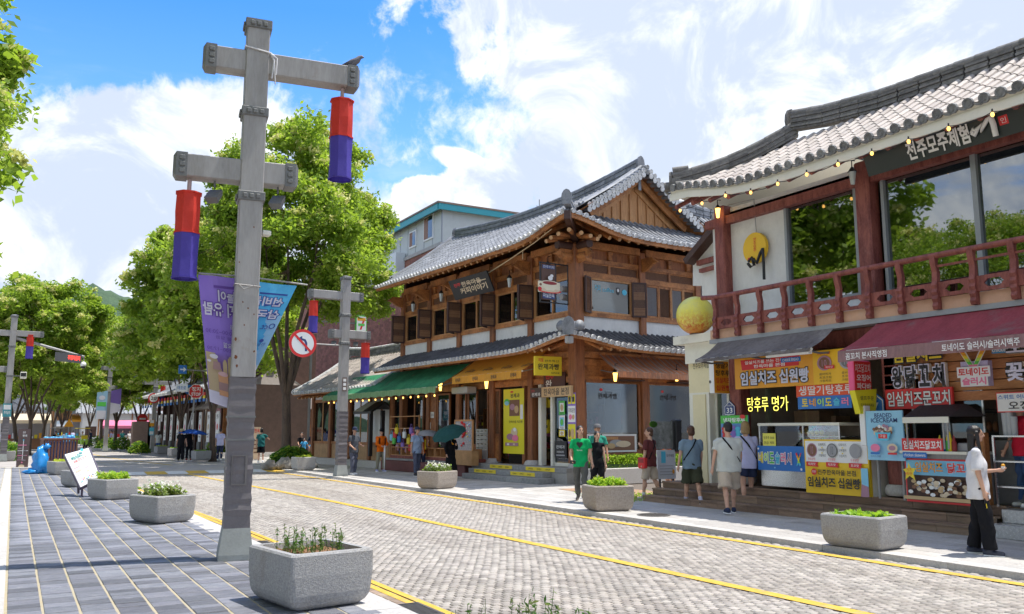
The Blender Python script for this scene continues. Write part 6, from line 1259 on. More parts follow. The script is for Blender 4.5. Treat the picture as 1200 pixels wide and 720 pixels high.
q=MB();q.tube([(14.45,yg0-.1,2.55),(14.5,yg0-.12,3.0),(14.5,yg0-.1,3.5)],.09,steeld,10);q.tube([(14.35,yg0+.25,2.9),(14.42,yg0+.3,3.45)],.03,steeld,6);q.build('flue',t,world=True)
yt0=AX(1166,560,13.75)[0];yt1=yt0-1.0
t=thing('steel_trolley','stainless trolley holding paper cups behind the person in red','trolley',(13.9,(yt0+yt1)/2,.45));q=MB()
for x in(13.75,14.2):
 for y in(yt0-.02,yt1):q.bar((x,y,.45),(x,y,1.55),.03,.03,metal)
for z in(.75,1.15,1.55):q.box(13.75,yt1,z,14.2,yt0,z+.025,metal)
q.build('trolley_frame',t,world=True)
for k,(px_,h_)in enumerate(((1182,.36),(1187,.42),(1192,.3))):y=AX(px_,540,13.9)[0];q=MB();q.lathe((0,0,0),[(.045,0),(.055,h_)],paint('cup_grey',(.45,.47,.5)),12);tt=thing('cup_stack',('stack of grey paper cups, left one on the trolley','tallest stack of grey paper cups on the trolley','short stack of grey paper cups, right one on the trolley')[k],'cups',(13.9,y,1.575));q.build('cups',tt)
bx_thing('oven','dark oven cabinet with printed emblem under the trolley','oven',[(14.3,yt1-.6,.45,14.9,yt0+.1,1.35)],black)
bx_thing('fryer','dark steel fryer behind the white shirted woman','fryer',[(14.1,yB-.5,.45,14.7,yB-.05,1.5),(14.3,yB-.5,1.5,14.7,yB-.05,2.3)],steeld)
q=MB();q.cbox(13.75,yB-.12,.45,13.9,yB-.02,1.62,wood,.01);t=thing('wooden_post','brown wooden side post of the skewer counter','post',(13.8,yB-.07,.45));q.build('post',t,world=True)
#  LEAF MASSES (numpy)
leafm=None
def leaf_mat(name,a,b,tr=.45,rough=.55):
 if name in MATS:return MATS[name]
 m=bpy.data.materials.new(name);m.use_nodes=True;k=N(m.node_tree);p=k.n['Principled BSDF'];gi=k.new('ShaderNodeNewGeometry');t=k.new('ShaderNodeTexCoord')
 f=k.math('ADD',k.math('MULTIPLY',gi.outputs['Random Per Island'],.6),k.maprange(k.noise(t.outputs['Object'],.45,2),.35,.65,0,.4),clamp=True);c=k.mix(f,a,b);k.link(c,p.inputs['Base Color']);p.inputs['Roughness'].default_value=rough;p.inputs['Specular IOR Level'].default_value=.35
 tn=k.new('ShaderNodeBsdfTranslucent');k.link(k.mix(.5,c,(min(1,b[0]*1.6),min(1,b[1]*1.7),b[2]*.8)),tn.inputs[0]);ms=k.new('ShaderNodeMixShader');ms.inputs[0].default_value=tr;k.link(p.outputs[0],ms.inputs[1]);k.link(tn.outputs[0],ms.inputs[2]);k.link(ms.outputs[0],k.n['Material Output'].inputs[0]);MATS[name]=m;return m
LG=leaf_mat('leaf_street_tree',(.13,.24,.03),(.33,.43,.06),.55);LF_=leaf_mat('leaf_blossom',(.50,.52,.15),(.74,.70,.33),.35);LB=leaf_mat('leaf_bright',(.22,.42,.03),(.42,.60,.07));LD=leaf_mat('leaf_deep',(.03,.10,.015),(.09,.22,.03));LW=leaf_mat('petal_white',(.80,.80,.72),(.85,.85,.80),.3);LO=leaf_mat('leaf_olive',(.13,.19,.06),(.26,.30,.12));LY=leaf_mat('leaf_lime',(.40,.52,.06),(.62,.62,.12))
def leaves(centres,size,asp=.5,up=.35,flat=None):
 """leaf quads: pointed 4-corner leaves at centres, random attitude biased upward"""
 n=len(centres);nr=RNG.normal(0,1,(n,3));nr[:,2]=np.abs(nr[:,2])+up;nr/=np.linalg.norm(nr,axis=1)[:,None]
 a=np.cross(nr,RNG.normal(0,1,(n,3)));a/=np.linalg.norm(a,axis=1)[:,None]+1e-9;b=np.cross(nr,a);s=(size*RNG.uniform(.65,1.25,n))[:,None]if np.isscalar(size)else size[:,None]
 v=np.stack([centres-a*s,centres-b*s*asp+nr*s*.12,centres+a*s,centres+b*s*asp+nr*s*.12],1).reshape(-1,3);return v,np.arange(n*4).reshape(-1,4)
def leafmesh(name,groups):
 vs,fs,mi,ms=[],[],[],[];off=0
 for(v,f),m in groups:vs.append(v);fs.append(f+off);mi.append(np.full(len(f),len(ms)));ms.append(m);off+=len(v)
 return np_mesh(name,np.concatenate(vs),np.concatenate(fs),ms,np.concatenate(mi))
 # ---- planters
def planter_trough(mb,L,Wd,Hh,m,r=.14,top=.075):
 def rr(l,w_,z,c=.04,n=3):
  pts=[]
  for sx,sy,a0 in((1,-1,-90),(1,1,0),(-1,1,90),(-1,-1,180)):
   for k in range(n+1):a=rad(a0+90*k/n);pts.append((sx*(l/2-c)+c*math.cos(a),sy*(w_/2-c)+c*math.sin(a),z))
  return pts
 rings=[rr(L-.02-2*r*(1-math.sin(a)),Wd-.02-2*r*.8*(1-math.sin(a)),r*(1-math.cos(a))*1.15,.05)for a in(0.12,.45,.8,1.15,1.45)]+[rr(L,Wd,Hh*.6),rr(L,Wd,Hh-.02),rr(L-.03,Wd-.03,Hh),rr(L-2*top,Wd-2*top,Hh,.05),rr(L-2*top-.02,Wd-2*top-.02,Hh-.07,.05)]
 n=len(rings[0]);vs=sum(rings,[]);mb.add(vs,[(j*n+i,j*n+(i+1)%n,(j+1)*n+(i+1)%n,(j+1)*n+i)for j in range(len(rings)-1)for i in range(n)]+[tuple(range(n-1,-1,-1))],m,False)
 return[(x,y,z)for x,y,z in rr(L-2*top-.02,Wd-2*top-.02,Hh-.065,.05)]
def planter(x,y,rz,L,Wd,Hh,kind,label,m=None,cnt=1.):
 L*=.80;Wd*=.84
 t=thing('stone_planter',label,'planter',(x,y,0),rz,'granite planters along the kerbs');q=MB();s=planter_trough(q,L,Wd,Hh,m or granite);o=q.build('trough',t)
 q=MB();q.add(s,[tuple(range(len(s)))],soil);q.build('soil',t)
 q=MB()
 for k in range(60):q.cbox(*(lambda a,b:(a,b,Hh-.07,a+.05,b+.03,Hh-.045))(random.uniform(-L/2+.12,L/2-.16),random.uniform(-Wd/2+.12,Wd/2-.15)),soil,.005)
 q.build('bark_chips',t,kind='stuff');hx,hy=L/2-.14,Wd/2-.14
 G_=[]
 if kind=='sprig':
  st=MB()
  for k in range(int(34*cnt)):
   bx,by=random.uniform(-hx,hx),random.uniform(-hy,hy);h=random.uniform(.10,.30);lx,ly=random.uniform(-.05,.05),random.uniform(-.05,.05);st.tube([(bx,by,Hh-.07),(bx+lx*.5,by+ly*.5,Hh-.07+h*.5),(bx+lx,by+ly,Hh-.07+h)],[.004,.003,.002],LD,4)
   n=16;kk=RNG.uniform(.15,1,n)[:,None];G_.append(np.array([bx,by,Hh-.07])+kk*np.array([lx,ly,h])+RNG.normal(0,.014,(n,3)))
  c=np.concatenate(G_);link('plant_leaves',leafmesh('plant',[(leaves(c[::2],.024,.3,0),LD),(leaves(c[1::2],.024,.3,0),LO)]),t,kind='stuff');st.build('plant_stem',t,kind='stuff')
 else:
  nb=int({'leafy':46,'flower':46,'low':40,'lime':60,'mound':60}[kind]*cnt);hh={'leafy':.24,'flower':.26,'low':.11,'lime':.14,'mound':.3}[kind];cs=[];fl=[]
  for k in range(nb):
   bx,by=random.uniform(-hx,hx),random.uniform(-hy,hy);h=hh*random.uniform(.35,1.0);n=16;th=RNG.uniform(0,6.28,n);r_=RNG.uniform(.0,.09,n);cs.append(np.stack([bx+r_*np.cos(th),by+r_*np.sin(th),Hh-.07+h*RNG.uniform(.3,1.05,n)],1))
   if random.random()<.8:fl.append((np.array([bx,by,Hh-.05+h*1.08])+RNG.normal(0,.03,(4,3))))
  c=np.concatenate(cs);f=np.concatenate(fl);g={'leafy':[(leaves(c,.05,.42),LB),(leaves(c[::4],.05,.4),LY)],'flower':[(leaves(c,.045,.45),LO),(leaves(c[::2]+.01,.04,.45),LB),(leaves(f,.032,.8),LW)],'low':[(leaves(c,.06,.4),LB),(leaves(c[::5],.05,.5),LD)],'lime':[(leaves(c,.045,.6),LY),(leaves(c[::3],.04),LB)],'mound':[(leaves(c,.05,.45),LD),(leaves(c[::2],.05,.45),LG)]}[kind]
  link('plant_leaves',leafmesh('plant',g),t,kind='stuff')
 return t
planter(2.63,8.52,9,1.08,1.2,.52,'sprig','largest granite planter, thin green sprigs in bark mulch, right of the big pole')
planter(2.48,17.15,22,.98,1.15,.49,'flower','granite planter with white flowering leafy plants, directly left of the big pole')
planter(2.22,23.4,22,1.05,1.1,.49,'leafy','granite planter of bright green seedlings beside the tilted notice board')
planter(1.85,29.0,20,.95,1.2,.48,'low','bare looking granite planter behind the tilted notice board',cnt=.2)
planter(1.75,37.2,12,1.1,1.3,.5,'lime','granite planter with lime green tufts in front of the slatted bin')
planter(-.25,55.3,5,1.1,1.1,.55,'low','granite planter at the left edge beyond the brown signpost',cnt=.5);planter(.05,60.5,5,1.0,1.0,.75,'flower','small granite planter with white flowers at the foot of the left street trees')
planter(2.75,4.55,12,1.3,1.1,.42,'sprig','planter at the bottom edge of the picture, only its green sprigs showing',cnt=2.2)
planter(10.70,8.38,6,.92,1.12,.46,'low','granite planter with low green leaves in front of the food stalls',cnt=1)
planter(10.92,14.85,-14,1.12,.9,.52,'leafy','weathered granite planter full of bright leaves beside the walking couple',mat('granite_weathered',(.42,.37,.32),.85,.4,30,.7,80,col2=(.28,.24,.21),dirt=((.5,.47,.42),2,.6,.4)))
planter(10.75,22.9,25,1.15,.95,.5,'flower','granite planter with white flowers on the right kerb opposite the stone steps',MATS['granite_weathered'])
planter(10.75,36.2,4,1.05,.9,.55,'lime','granite planter at the foot of the street tree by the second pole',graniteL,.4)
for i,(x,y,k_,lb)in enumerate(((9.2,50.6,'low','granite planter beside the couple with the blue umbrella'),(9.15,58.8,'low','granite planter far along the kerb beyond the stop sign'),(9.3,66,'lime','pale granite planter at the foot of the far banner pole'),(10.6,86,'low','third from last granite planter in the far distance, beneath the trees'),(10.3,96,'low','second from last granite planter in the far distance'),(9.9,107,'mound','last small granite planter in the far distance'))):planter(x,y,8,1.1,1.0,.55,k_,lb)
#  CROSS-ARM POLES
def lantern_tube(parent,x,ztop,h,w_=.17,name='silk_lantern'):
 q=MB();q.tube([(x,0,ztop),(x,0,ztop+.20)],.028,mat('hanger_pink_grey',(.5,.4,.4),.5),8);q.build('hanger',parent)
 n=8;q=MB();zs=[ztop,ztop-h*.02,ztop-h*.24,ztop-h*.47,ztop-h*.475,ztop-h*.75,ztop-h]
 vs=[(x+w_*math.cos(2*math.pi*(i+.5)/n)*(1.0-.05*(j%2)+.03*math.sin(i*2.9+j*1.7)),w_*math.sin(2*math.pi*(i+.5)/n)*(1.0-.05*(j%2)+.03*math.sin(i*2.9+j*1.7)),z+.012*math.sin(i*2.3+j)*(j>4))for j,z in enumerate(zs)for i in range(n)]
 fs=lambda a,b_:[(j*n+i,j*n+(i+1)%n,(j+1)*n+(i+1)%n,(j+1)*n+i)for j in range(a,b_)for i in range(n)]
 q.add(vs,[tuple(range(n))]+fs(0,3),red_f);q.add(vs,fs(3,6),blue_f);l=q.build(name,parent)
 q=MB();ring=[(x+w_*1.02*math.cos(2*math.pi*(i+.5)/n),w_*1.02*math.sin(2*math.pi*(i+.5)/n))for i in range(n)]
 for z in(ztop,ztop-h*.475,ztop-h):
  for i in range(n):q.bar((*ring[i],z),(*ring[(i+1)%n],z),.012,.02,red_f if z>ztop-h*.6 else blue_f)
 q.build('seam',l,kind='stuff')
def cross_pole(x,y,rz,label,up=(-.72,1.45),lo=(-1.02,.62),zu=6.78,zl=5.19,ztop=7.40,lu=1.24,ll=-.78,detail=True,hu=6.46,hl=4.90,wrap=True):
 t=thing('lamp_pole',label,'street pole',(x,y,0),rz,'grey cross-arm street poles');q=MB();w_=.155
 q.cbox(-w_,-w_,2.35 if wrap else.35,w_,w_,ztop-.12,steelp,.012);q.build('shaft',t)
 q=MB();b=[(-.215,-.215),(.215,-.215),(.215,.215),(-.215,.215)];tp=[(-.17,-.17),(.17,-.17),(.17,.17),(-.17,.17)]
 q.add([(a,c,0)for a,c in b]+[(a,c,.07)for a,c in b]+[(a,c,.40)for a,c in tp],[(3,2,1,0),(8,9,10,11)]+[(i,(i+1)%4,4+(i+1)%4,4+i)for i in range(4)]+[(4+i,4+(i+1)%4,8+(i+1)%4,8+i)for i in range(4)],mat('base_grey',(.30,.32,.31),.6,.2,3,.1,40,dirt=((.22,.12,.07),2,.62,.6)));q.build('base_plate',t)
 if wrap:
  q=MB();n=26;vs=[];ww=w_+.012
  for j in range(n+1):
   z=.40+1.95*j/n;k=ww+.006*math.sin(j*2.7)+.004*math.sin(j*5.1);vs+=[(-k,-k,z+.01*math.sin(j)),(0,-k+.004*math.sin(j*1.7),z-.015*math.sin(j*1.3)),(k,-k,z),(k,0,z),(k,k,z),(0,k,z),(-k,k,z),(-k,0,z)]
  q.add(vs,[(j*8+i,j*8+(i+1)%8,j*8+8+(i+1)%8,j*8+8+i)for j in range(n)for i in range(8)]+[tuple(range(n*8,n*8+8))],steelw);q.build('wrap',t)
  if detail:
   q=MB()
   for z in(1.52,1.82):q.box(-ww-.012,-ww-.012,z,ww+.012,ww+.012,z+.025,steeld)
   q.box(-.10,-ww-.02,.95,.10,-ww,.965,mat('cover_line',(.16,.15,.15),.6));q.box(-.10,-ww-.02,1.32,.10,-ww,1.335,MATS['cover_line']);q.box(-.10,-ww-.02,.965,-.09,-ww,1.32,MATS['cover_line']);q.box(.07,-ww-.02,.965,.10,-ww,1.32,MATS['cover_line']);q.build('wrap_strap',t)
 def arm(x0,x1,zc,h=.31):
  q=MB();a=.10;q.cbox(x0+.12,-.13,zc-h/2,x1-.12,.13,zc+h/2,steelp,.012);o=q.build('cross_arm',t)
  for e,s in((x0,-1),(x1,1)):
   q=MB();hh=h/2+.012;xi=e-s*.18;q.add([(xi,-.145,zc-hh),(xi,.145,zc-hh),(xi,.145,zc+hh),(xi,-.145,zc+hh),(e-s*.04,-.145,zc-hh),(e-s*.04,.145,zc-hh),(e-s*.04,.145,zc+hh),(e-s*.04,-.145,zc+hh),(e,-.09,zc-hh*.7),(e,.09,zc-hh*.7),(e,.09,zc+hh*.7),(e,-.09,zc+hh*.7)],[tuple(f[::s])for f in((0,4,5,1),(1,5,6,2),(2,6,7,3),(3,7,4,0),(4,8,9,5),(5,9,10,6),(6,10,11,7),(7,11,8,4),(8,11,10,9),(0,1,2,3))],steeld);c_=q.build('end_cap',t);q=MB()
   for k in(-1,0,1):q.cbox(xi+s*.03,-.165,zc+k*.09-.03,xi+s*.10,-.145,zc+k*.09+.03,steeld,.008)
   q.build('bolts',c_,kind='stuff')
 arm(up[0],up[1],zu);arm(lo[0],lo[1],zl)
 for z in(ztop-.13,zu-.80,zl-.42):
  q=MB();q.cbox(-w_-.025,-w_-.025,z,w_+.025,w_+.025,z+.13,steeld,.01);c_=q.build('collar',t);q=MB()
  for k in(-1,0,1):q.cbox(k*.085-.03,-w_-.05,z+.03,k*.085+.03,-w_-.024,z+.09,steeld,.008);q.cbox(-w_-.05,k*.085-.03,z+.03,-w_-.024,k*.085+.03,z+.09,steeld,.008)
  q.build('bolts',c_,kind='stuff')
 q=MB();q.add([(-w_-.02,-w_-.02,ztop),(w_+.02,-w_-.02,ztop),(w_+.02,w_+.02,ztop),(-w_-.02,w_+.02,ztop),(0,0,ztop+.05)],[(0,1,4),(1,2,4),(2,3,4),(3,0,4)],steelp);q.build('pole_cap',t)
 return t
def lantern_thing(x,y,rz,lx,ztop,h,label,w_=.17):
 c,s=math.cos(rad(rz)),math.sin(rad(rz));t=thing('silk_lantern',label,'lantern',(x+lx*c,y+lx*s,0),rz,'red and blue silk lanterns');t.location.z=ztop-h
 lantern_tube(t,0,h,h,w_,'lantern_cloth');return t
PX,PY=2.62,11.76
P1=cross_pole(PX,PY,-8.5,'tall grey double cross-arm pole on the slate pavement, largest and nearest')
lantern_thing(PX,PY,-8.5,1.22,6.42,1.17,'largest silk lantern, upper one on the nearest pole, red over blue');lantern_thing(PX,PY,-8.5,-.80,4.82,1.16,'large silk lantern hanging lower left on the nearest pole, red over blue')
rust=mat('rust_patch',(.20,.07,.03),.9,.4,20,.4,60)
for(a_,z_,r_)in((-.11,2.62,.02),(-.09,2.5,.015),(-.12,2.86,.016),(.02,3.28,.010),(-.05,3.36,.009),(.10,3.2,.008),(-.02,3.05,.009),(.05,4.4,.008),(-.12,3.9,.009),(.12,2.7,.012)):
 q=MB();q.add([(a_+r_*random.uniform(.6,1.3)*math.cos(t_),-.1565,z_+r_*1.5*random.uniform(.6,1.3)*math.sin(t_))for t_ in np.arange(0,6.2,.7)],[tuple(range(9))],rust);q.build('rust_spot',P1)
def floodlight(x,y,rz,lx,z,label):
 c,s=math.cos(rad(rz)),math.sin(rad(rz));t=thing('floodlight',label,'floodlight',(x+lx*c,y+lx*s,z),rz-25);q=MB();q.tube([(0,0,0),(0,0,-.09)],.015,steeld,6);q.build('bracket',t);q=MB();q.add([(-.09,-.12,-.26),(.09,-.12,-.26),(.09,.06,-.10),(-.09,.06,-.10),(-.07,-.02,-.32),(.07,-.02,-.32),(.07,.12,-.16),(-.07,.12,-.16)],[(0,1,2,3),(7,6,5,4),(0,4,5,1),(1,5,6,2),(2,6,7,3),(3,7,4,0)],steeld);q.build('lamp_head',t)
floodlight(PX,PY,-8.5,-.18-.30,5.03,'small grey floodlight under the left lower arm of the nearest pole');floodlight(PX,PY,-8.5,.36,5.03,'small grey floodlight under the right lower arm of the nearest pole')
t=thing('floodlight','tiny white floodlight on the nearest pole just above its banners','floodlight',(PX+.17,PY,4.36));q=MB();q.cbox(0,-.06,-.03,.12,.06,.04,creamw,.01);q.build('lamp_head',t);q=MB();q.tube([(0,0,0),(0,0,.12),(-.02,0,.12)],.01,steeld,5);q.build('bracket',t)
# cord knotted round the pole, bird on the arm
t=thing('rope','frayed white cord tied round the nearest pole above its upper arm','cord',(PX,PY,6.95),-8.5);q=MB();wp=.17;rp=mat('cord_white',(.62,.62,.64),.8);q.tube([(-wp,-wp,.02),(wp,-wp,-.03),(wp,wp,0),(-wp,wp,.02),(-wp,-wp,.02)],.012,rp,6);q.tube([(wp,-wp,-.03),(wp+.05,-wp-.02,-.15),(wp+.03,-wp,-.40)],.014,rp,6);q.tube([(wp,-wp,-.03),(wp+.09,-wp,-.1),(wp+.085,-wp,-.34)],.011,rp,6);q.tube([(wp+.05,-wp-.02,-.15),(wp+.08,-wp,-.48)],.010,rp,6);q.ball((wp+.03,-wp-.02,-.08),.03,rp,7,5);q.build('cord',t)
t=thing('cable','thin wire loop round the nearest pole at banner height','wire',(PX,PY,3.60),-8.5);q=MB();wp=.165;q.tube([(-wp,-wp,.0),(wp,-wp,-.02),(wp,wp,0),(-wp,wp,.02),(-wp,-wp,0)],.008,steelp,5);q.tube([(-wp+.05,-wp-.01,0),(-.05,-wp-.02,-.07),(.08,-wp-.01,-.01)],.006,steelp,5);q.build('wire',t)
c,s=math.cos(rad(-8.5)),math.sin(rad(-8.5));t=thing('bird','grey pigeon perched on the right end of the upper arm','bird',(PX+1.36*c,PY+1.36*s,6.94),-25);q=MB()
bg=mat('feather_grey',(.16,.16,.19),.7,.3,20,.2,60);bodyp=[(-.17,0,.02),(-.08,0,.07),(0,0,.10),(.07,0,.15),(.10,0,.19),(.13,0,.20),(.165,0,.19)];q.tube(bodyp,[.012,.04,.06,.045,.032,.026,.004],bg,10);q.build('body',t);q=MB();q.tube([(-.02,-.02,0),(-.01,-.02,.06)],.005,redp,4);q.tube([(-.02,.02,0),(-.01,.02,.06)],.005,redp,4);q.build('leg',t);q=MB();q.prism([(-.2,-.03,.03),(-.08,-.06,.09),(.03,-.055,.13),(-.02,-.065,.06)],(0,.012,0),mat('feather_dark',(.07,.07,.09),.7));q.build('wing',t)
# banners of the nearest pole (seen from the back: print mirrored)
def cloth_banner(name,label,quad4,depth,wave,base,items,m):
 """quad4: corners lower-left, lower-right, upper-right, upper-left in the banner plane (local x, z)"""
 t=thing(name,label,'banner',base,-8.5)
 A,B,C_,D=[Vector((p[0],0,p[1]))for p in quad4]
 def S(x,y,o=0.):p=(A*(1-x)+B*x)*(1-y)+(D*(1-x)+C_*x)*y;return(p.x,depth+wave*math.sin(y*5+x*3)*(1-y*.7)+.02*math.sin(x*9+y*2)-o,p.z)
 q=MB();n=16;m_=10;q.add([S(i/m_,j/n)for j in range(n+1)for i in range(m_+1)],[(j*(m_+1)+i,j*(m_+1)+i+1,(j+1)*(m_+1)+i+1,(j+1)*(m_+1)+i)for j in range(n)for i in range(m_)],m);q.build('cloth',t)
 bd=Board((0,0,0),(1,0,0),UPZ,1,1);items(bd);mb=MB()
 for f,mi in zip(bd.pr.f,bd.pr.m):
  pts=[bd.pr.v[i]for i in f];o=abs(pts[0][1])*1.3+.006;mb.add([S(p[0],p[2],o)for p in pts],[tuple(range(len(pts)))],bd.pr.mats[mi])
 mb.build('banner_print',t);return t
def sub(bd,x0,y0,x1,y1,m,k=6):
 for i in range(k):bd.rect(x0,y0+(y1-y0)*i/k,x1,y0+(y1-y0)*(i+1)/k,m);bd.k-=1
 bd.k+=1
ban_p=mat('banner_purple',(.30,.19,.60),.7,.06,2,trans=.35);ban_b=mat('banner_blue',(.10,.48,.78),.7,.06,2,trans=.35);prw=mat('banner_white',(.82,.80,.88),.7,.03,3,trans=.3);prp=mat('banner_dark_purple',(.15,.07,.36),.7,.03,3,trans=.2);prt=mat('banner_tan',(.66,.52,.30),.7,.05,3,trans=.3);prs=mat('banner_pale_blue',(.42,.68,.86),.7,.05,3,trans=.35);prn=mat('banner_navy',(.05,.09,.36),.7,.05,3,trans=.2)
def it1(b):
 sub(b,.02,.10,.98,.40,prt);sub(b,.0,.0,1,.10,prw);b.rect(.3,.905,.95,.925,prp);b.text('의놀이',.38,.80,.98,.89,prw,.03,out=prp,ow=.07,mirror=True);b.text('국지 유람',.04,.685,.98,.79,prw,.03,out=prp,ow=.07,mirror=True)
 b.text('매주 금요일',.62,.60,.98,.635,prw,.01,out=prp,ow=.03,mirror=True);b.text('7.18 10:00~20:30',.06,.55,.98,.58,prp,.0,mirror=True);b.text('한옥마을 일원',.28,.51,.98,.535,prp,0,mirror=True);b.text('매주 토요일',.45,.45,.98,.49,prw,.01,out=prp,ow=.03,mirror=True);b.text('7.27 10:00~17:30',.06,.42,.98,.445,prp,0,mirror=True)
 b.disc(.2,.37,.10,.018,prw);b.disc(.08,.33,.05,.01,prw)
 for x,w_,h in((.46,.05,.34),(.60,.07,.37),(.78,.06,.35),(.94,.05,.33)):sub(b,x-w_,.24,x+w_,h,prt,3);b.disc(x,h,w_*.7,.018,prt)
 b.poly([(.16,.27),(.36,.27),(.34,.33),(.18,.33)],mat('banner_brown',(.42,.26,.26),.7,.05,3,trans=.2));sub(b,.28,.08,.52,.24,mat('banner_orange',(.68,.36,.20),.7,.05,3,trans=.2),4);sub(b,.28,.12,.52,.18,MATS['banner_brown'],2);b.disc(.40,.245,.12,.018,mat('banner_pink',(.7,.45,.48),.7,.05,3,trans=.2));sub(b,.66,.09,.92,.18,mat('banner_royal',(.05,.22,.62),.7,.05,3,trans=.2),3);b.disc(.80,.19,.11,.03,prw)
 b.poly([(.62,.23),(.80,.23),(.76,.33),(.67,.33)],MATS['banner_navy']);b.disc(.71,.34,.06,.018,MATS['banner_brown']);b.poly([(.82,.23),(.98,.23),(.94,.33),(.86,.33)],prs);b.disc(.9,.34,.06,.018,MATS['banner_brown']);b.text('한옥마을 축제',.5,.02,.95,.04,prn,0,mirror=True)
def bpt(px,py,yv):
 n=Vector((math.sin(rad(8.5)),math.cos(rad(8.5))));o=Vector((PX,PY))+n*yv;r=ray(px,py);t_=n.dot(o)/(n.x*r[0]+n.y*r[1]);p=Vector((r[0]*t_,r[1]*t_));return((p-Vector((PX,PY))).dot(Vector((math.cos(rad(8.5)),-math.sin(rad(8.5))))),EYE+r[2]*t_)
cloth_banner('pole_banner','purple festival banner on the nearest pole with a castle printed below',[bpt(246,471,.2),bpt(289,486,.2),bpt(289,327,.2),bpt(232,322,.2)],.2,.05,(PX,PY,0),it1,ban_p)
def it2(b):
 sub(b,.0,.28,1,.72,prs,8);sub(b,0,0,1,.28,prw,6);b.rect(.12,.90,.92,.915,prn);b.text('선비놀이',.10,.80,.9,.88,prw,.03,out=prn,ow=.07,mirror=True);b.text('삼국지',.22,.69,.92,.77,prw,.03,out=prn,ow=.07,mirror=True);b.text('Oct. 7.25.',.15,.60,.95,.65,prn,.01,mirror=True);b.text('27.',.2,.53,.5,.57,prn,.01,mirror=True);b.text('한옥마을 일원',.1,.45,.9,.48,prn,0,mirror=True);b.disc(.75,.5,.06,.015,prn);b.disc(.3,.32,.25,.03,LO);b.disc(.35,.25,.3,.03,LO);b.disc(.6,.12,.15,.015,prt)
cloth_banner('pole_banner','sky blue festival banner flapping on the right side of the nearest pole',[bpt(270,478,.25),bpt(284,466,.25),bpt(348,335,.25),bpt(276,328,.25)],.25,.08,(PX,PY,0),it2,ban_b)
q=MB();q.tube([(-.62,.2,bpt(232,322,.2)[1]+.02),(0,.2,bpt(289,326,.2)[1]+.02),(.85,.25,bpt(348,335,.25)[1]+.02)],.012,steelp,6);t=thing('banner_rod','thin rod carrying both banners behind the nearest pole','rod',(PX,PY,0),-8.5);q.build('rod',t)
# second pole with the no left turn sign
p2=G(399,558);P2=cross_pole(p2[0],p2[1],0,'grey double cross-arm pole on the right pavement carrying the no left turn sign',up=(-1.45,.70),lo=(-.62,1.02),zu=6.70,zl=5.25,ztop=7.45,detail=False)
lantern_thing(p2[0],p2[1],0,-1.22,6.42,1.16,'silk lantern of the second pole hanging above the no left turn sign');lantern_thing(p2[0],p2[1],0,.84,4.95,1.14,'silk lantern on the right of the second pole under its lower arm')
floodlight(p2[0],p2[1],0,-.4,5.10,'small floodlight under the lower left arm of the second pole');floodlight(p2[0],p2[1],0,.45,5.10,'small floodlight under the lower right arm of the second pole')
bd=Board((p2[0]-.09,p2[1]-.17,3.1),(1,0,0),UPZ,.18,.52,.01,mat('plate_brown',(.20,.15,.13),.5));[bd.rect(.2,.1+.3*k,.8,.3+.3*k,white)for k in range(3)];bd.build(P2,world=True,name='number_tag',pname='tag_print')
def disc_board(cx,cz,y,r,fn,depth=.03,back=greyp,name='sign_plate',parent=None):
 bd=Board((cx-r,y,cz-r),(1,0,0),UPZ,2*r,2*r,depth,None);bd.pn.prism([bd.P(r+r*math.cos(2*math.pi*i/28),r+r*math.sin(2*math.pi*i/28),0)for i in range(28)],(0,depth,0),back);fn(bd);bd.build(parent,world=True,name=name,pname='sign_print');return bd
xx,zz=AY(353,403,p2[1]);rr_=16.3/FPX*math.hypot(xx,p2[1])*.98
t=thing('traffic_sign','round red-bordered no left turn sign on an arm of the second pole','road sign',(xx,p2[1],zz));
def nlt(b):
 b.disc(.5,.5,.5,.5,redp,32);b.disc(.5,.5,.40,.40,mat('sign_white',(.78,.82,.84),.4,.02,3),32);b.poly([(.58,.22),(.66,.22),(.66,.52),(.60,.64),(.46,.68),(.46,.60),(.54,.58),(.58,.50)],dblue);b.poly([(.47,.76),(.27,.64),(.47,.52)],dblue);b.poly([(.18,.76),(.24,.82),(.82,.24),(.76,.18)],redp)
disc_board(xx,zz,p2[1]-.2,rr_,nlt,parent=t);q=MB();q.tube([(xx+rr_*.9,p2[1]-.15,zz),(p2[0]-.15,p2[1]-.1,zz)],.03,steelp,6);q.build('sign_arm',t,world=True)
# left-edge pole, traffic arm, signs
pl=G(3,541);PLx,PLy=pl;cross_pole(PLx,PLy,0,'grey cross-arm pole behind the brown totem sign, at the left edge',up=(-.9,1.5),lo=(-1.2,-.1),zu=7.0,zl=5.0,ztop=8.0,detail=False)
xx,zz=AY(35,406,PLy);lantern_thing(PLx,PLy,0,xx-PLx,zz+.62,1.3,'silk lantern on the left-edge pole in front of the street trees',.2)
t=thing('matrix_sign','long thin arm carrying a red lettered matrix sign and camera dome','sign arm',(PLx,PLy,0));a0=AY(8,395,PLy);a1=AY(99,418,PLy-.2);q=MB();q.tube([(PLx,PLy,a0[1]),((a0[0]+a1[0])/2,PLy,(a0[1]+a1[1])/2+.03),(a1[0],PLy,a1[1])],[.09,.075,.06],steelp,8);q.build('arm',t,world=True)
s0=AY(64,423,PLy);s1=AY(95,428,PLy);z1=AY(64,415,PLy)[1];bd=Board((s0[0],PLy-.1,s0[1]),(1,0,-.07),UPZ,s1[0]-s0[0],.50,.15,mat('matrix_grey',(.12,.12,.13),.5));bd.text('주정차금지',.48,.25,.94,.8,mat('led_red',(.9,.05,.03),.4,.02,3,emit=(1,.05,.03),estr=1.5),.02);bd.build(t,world=True,name='matrix_sign')
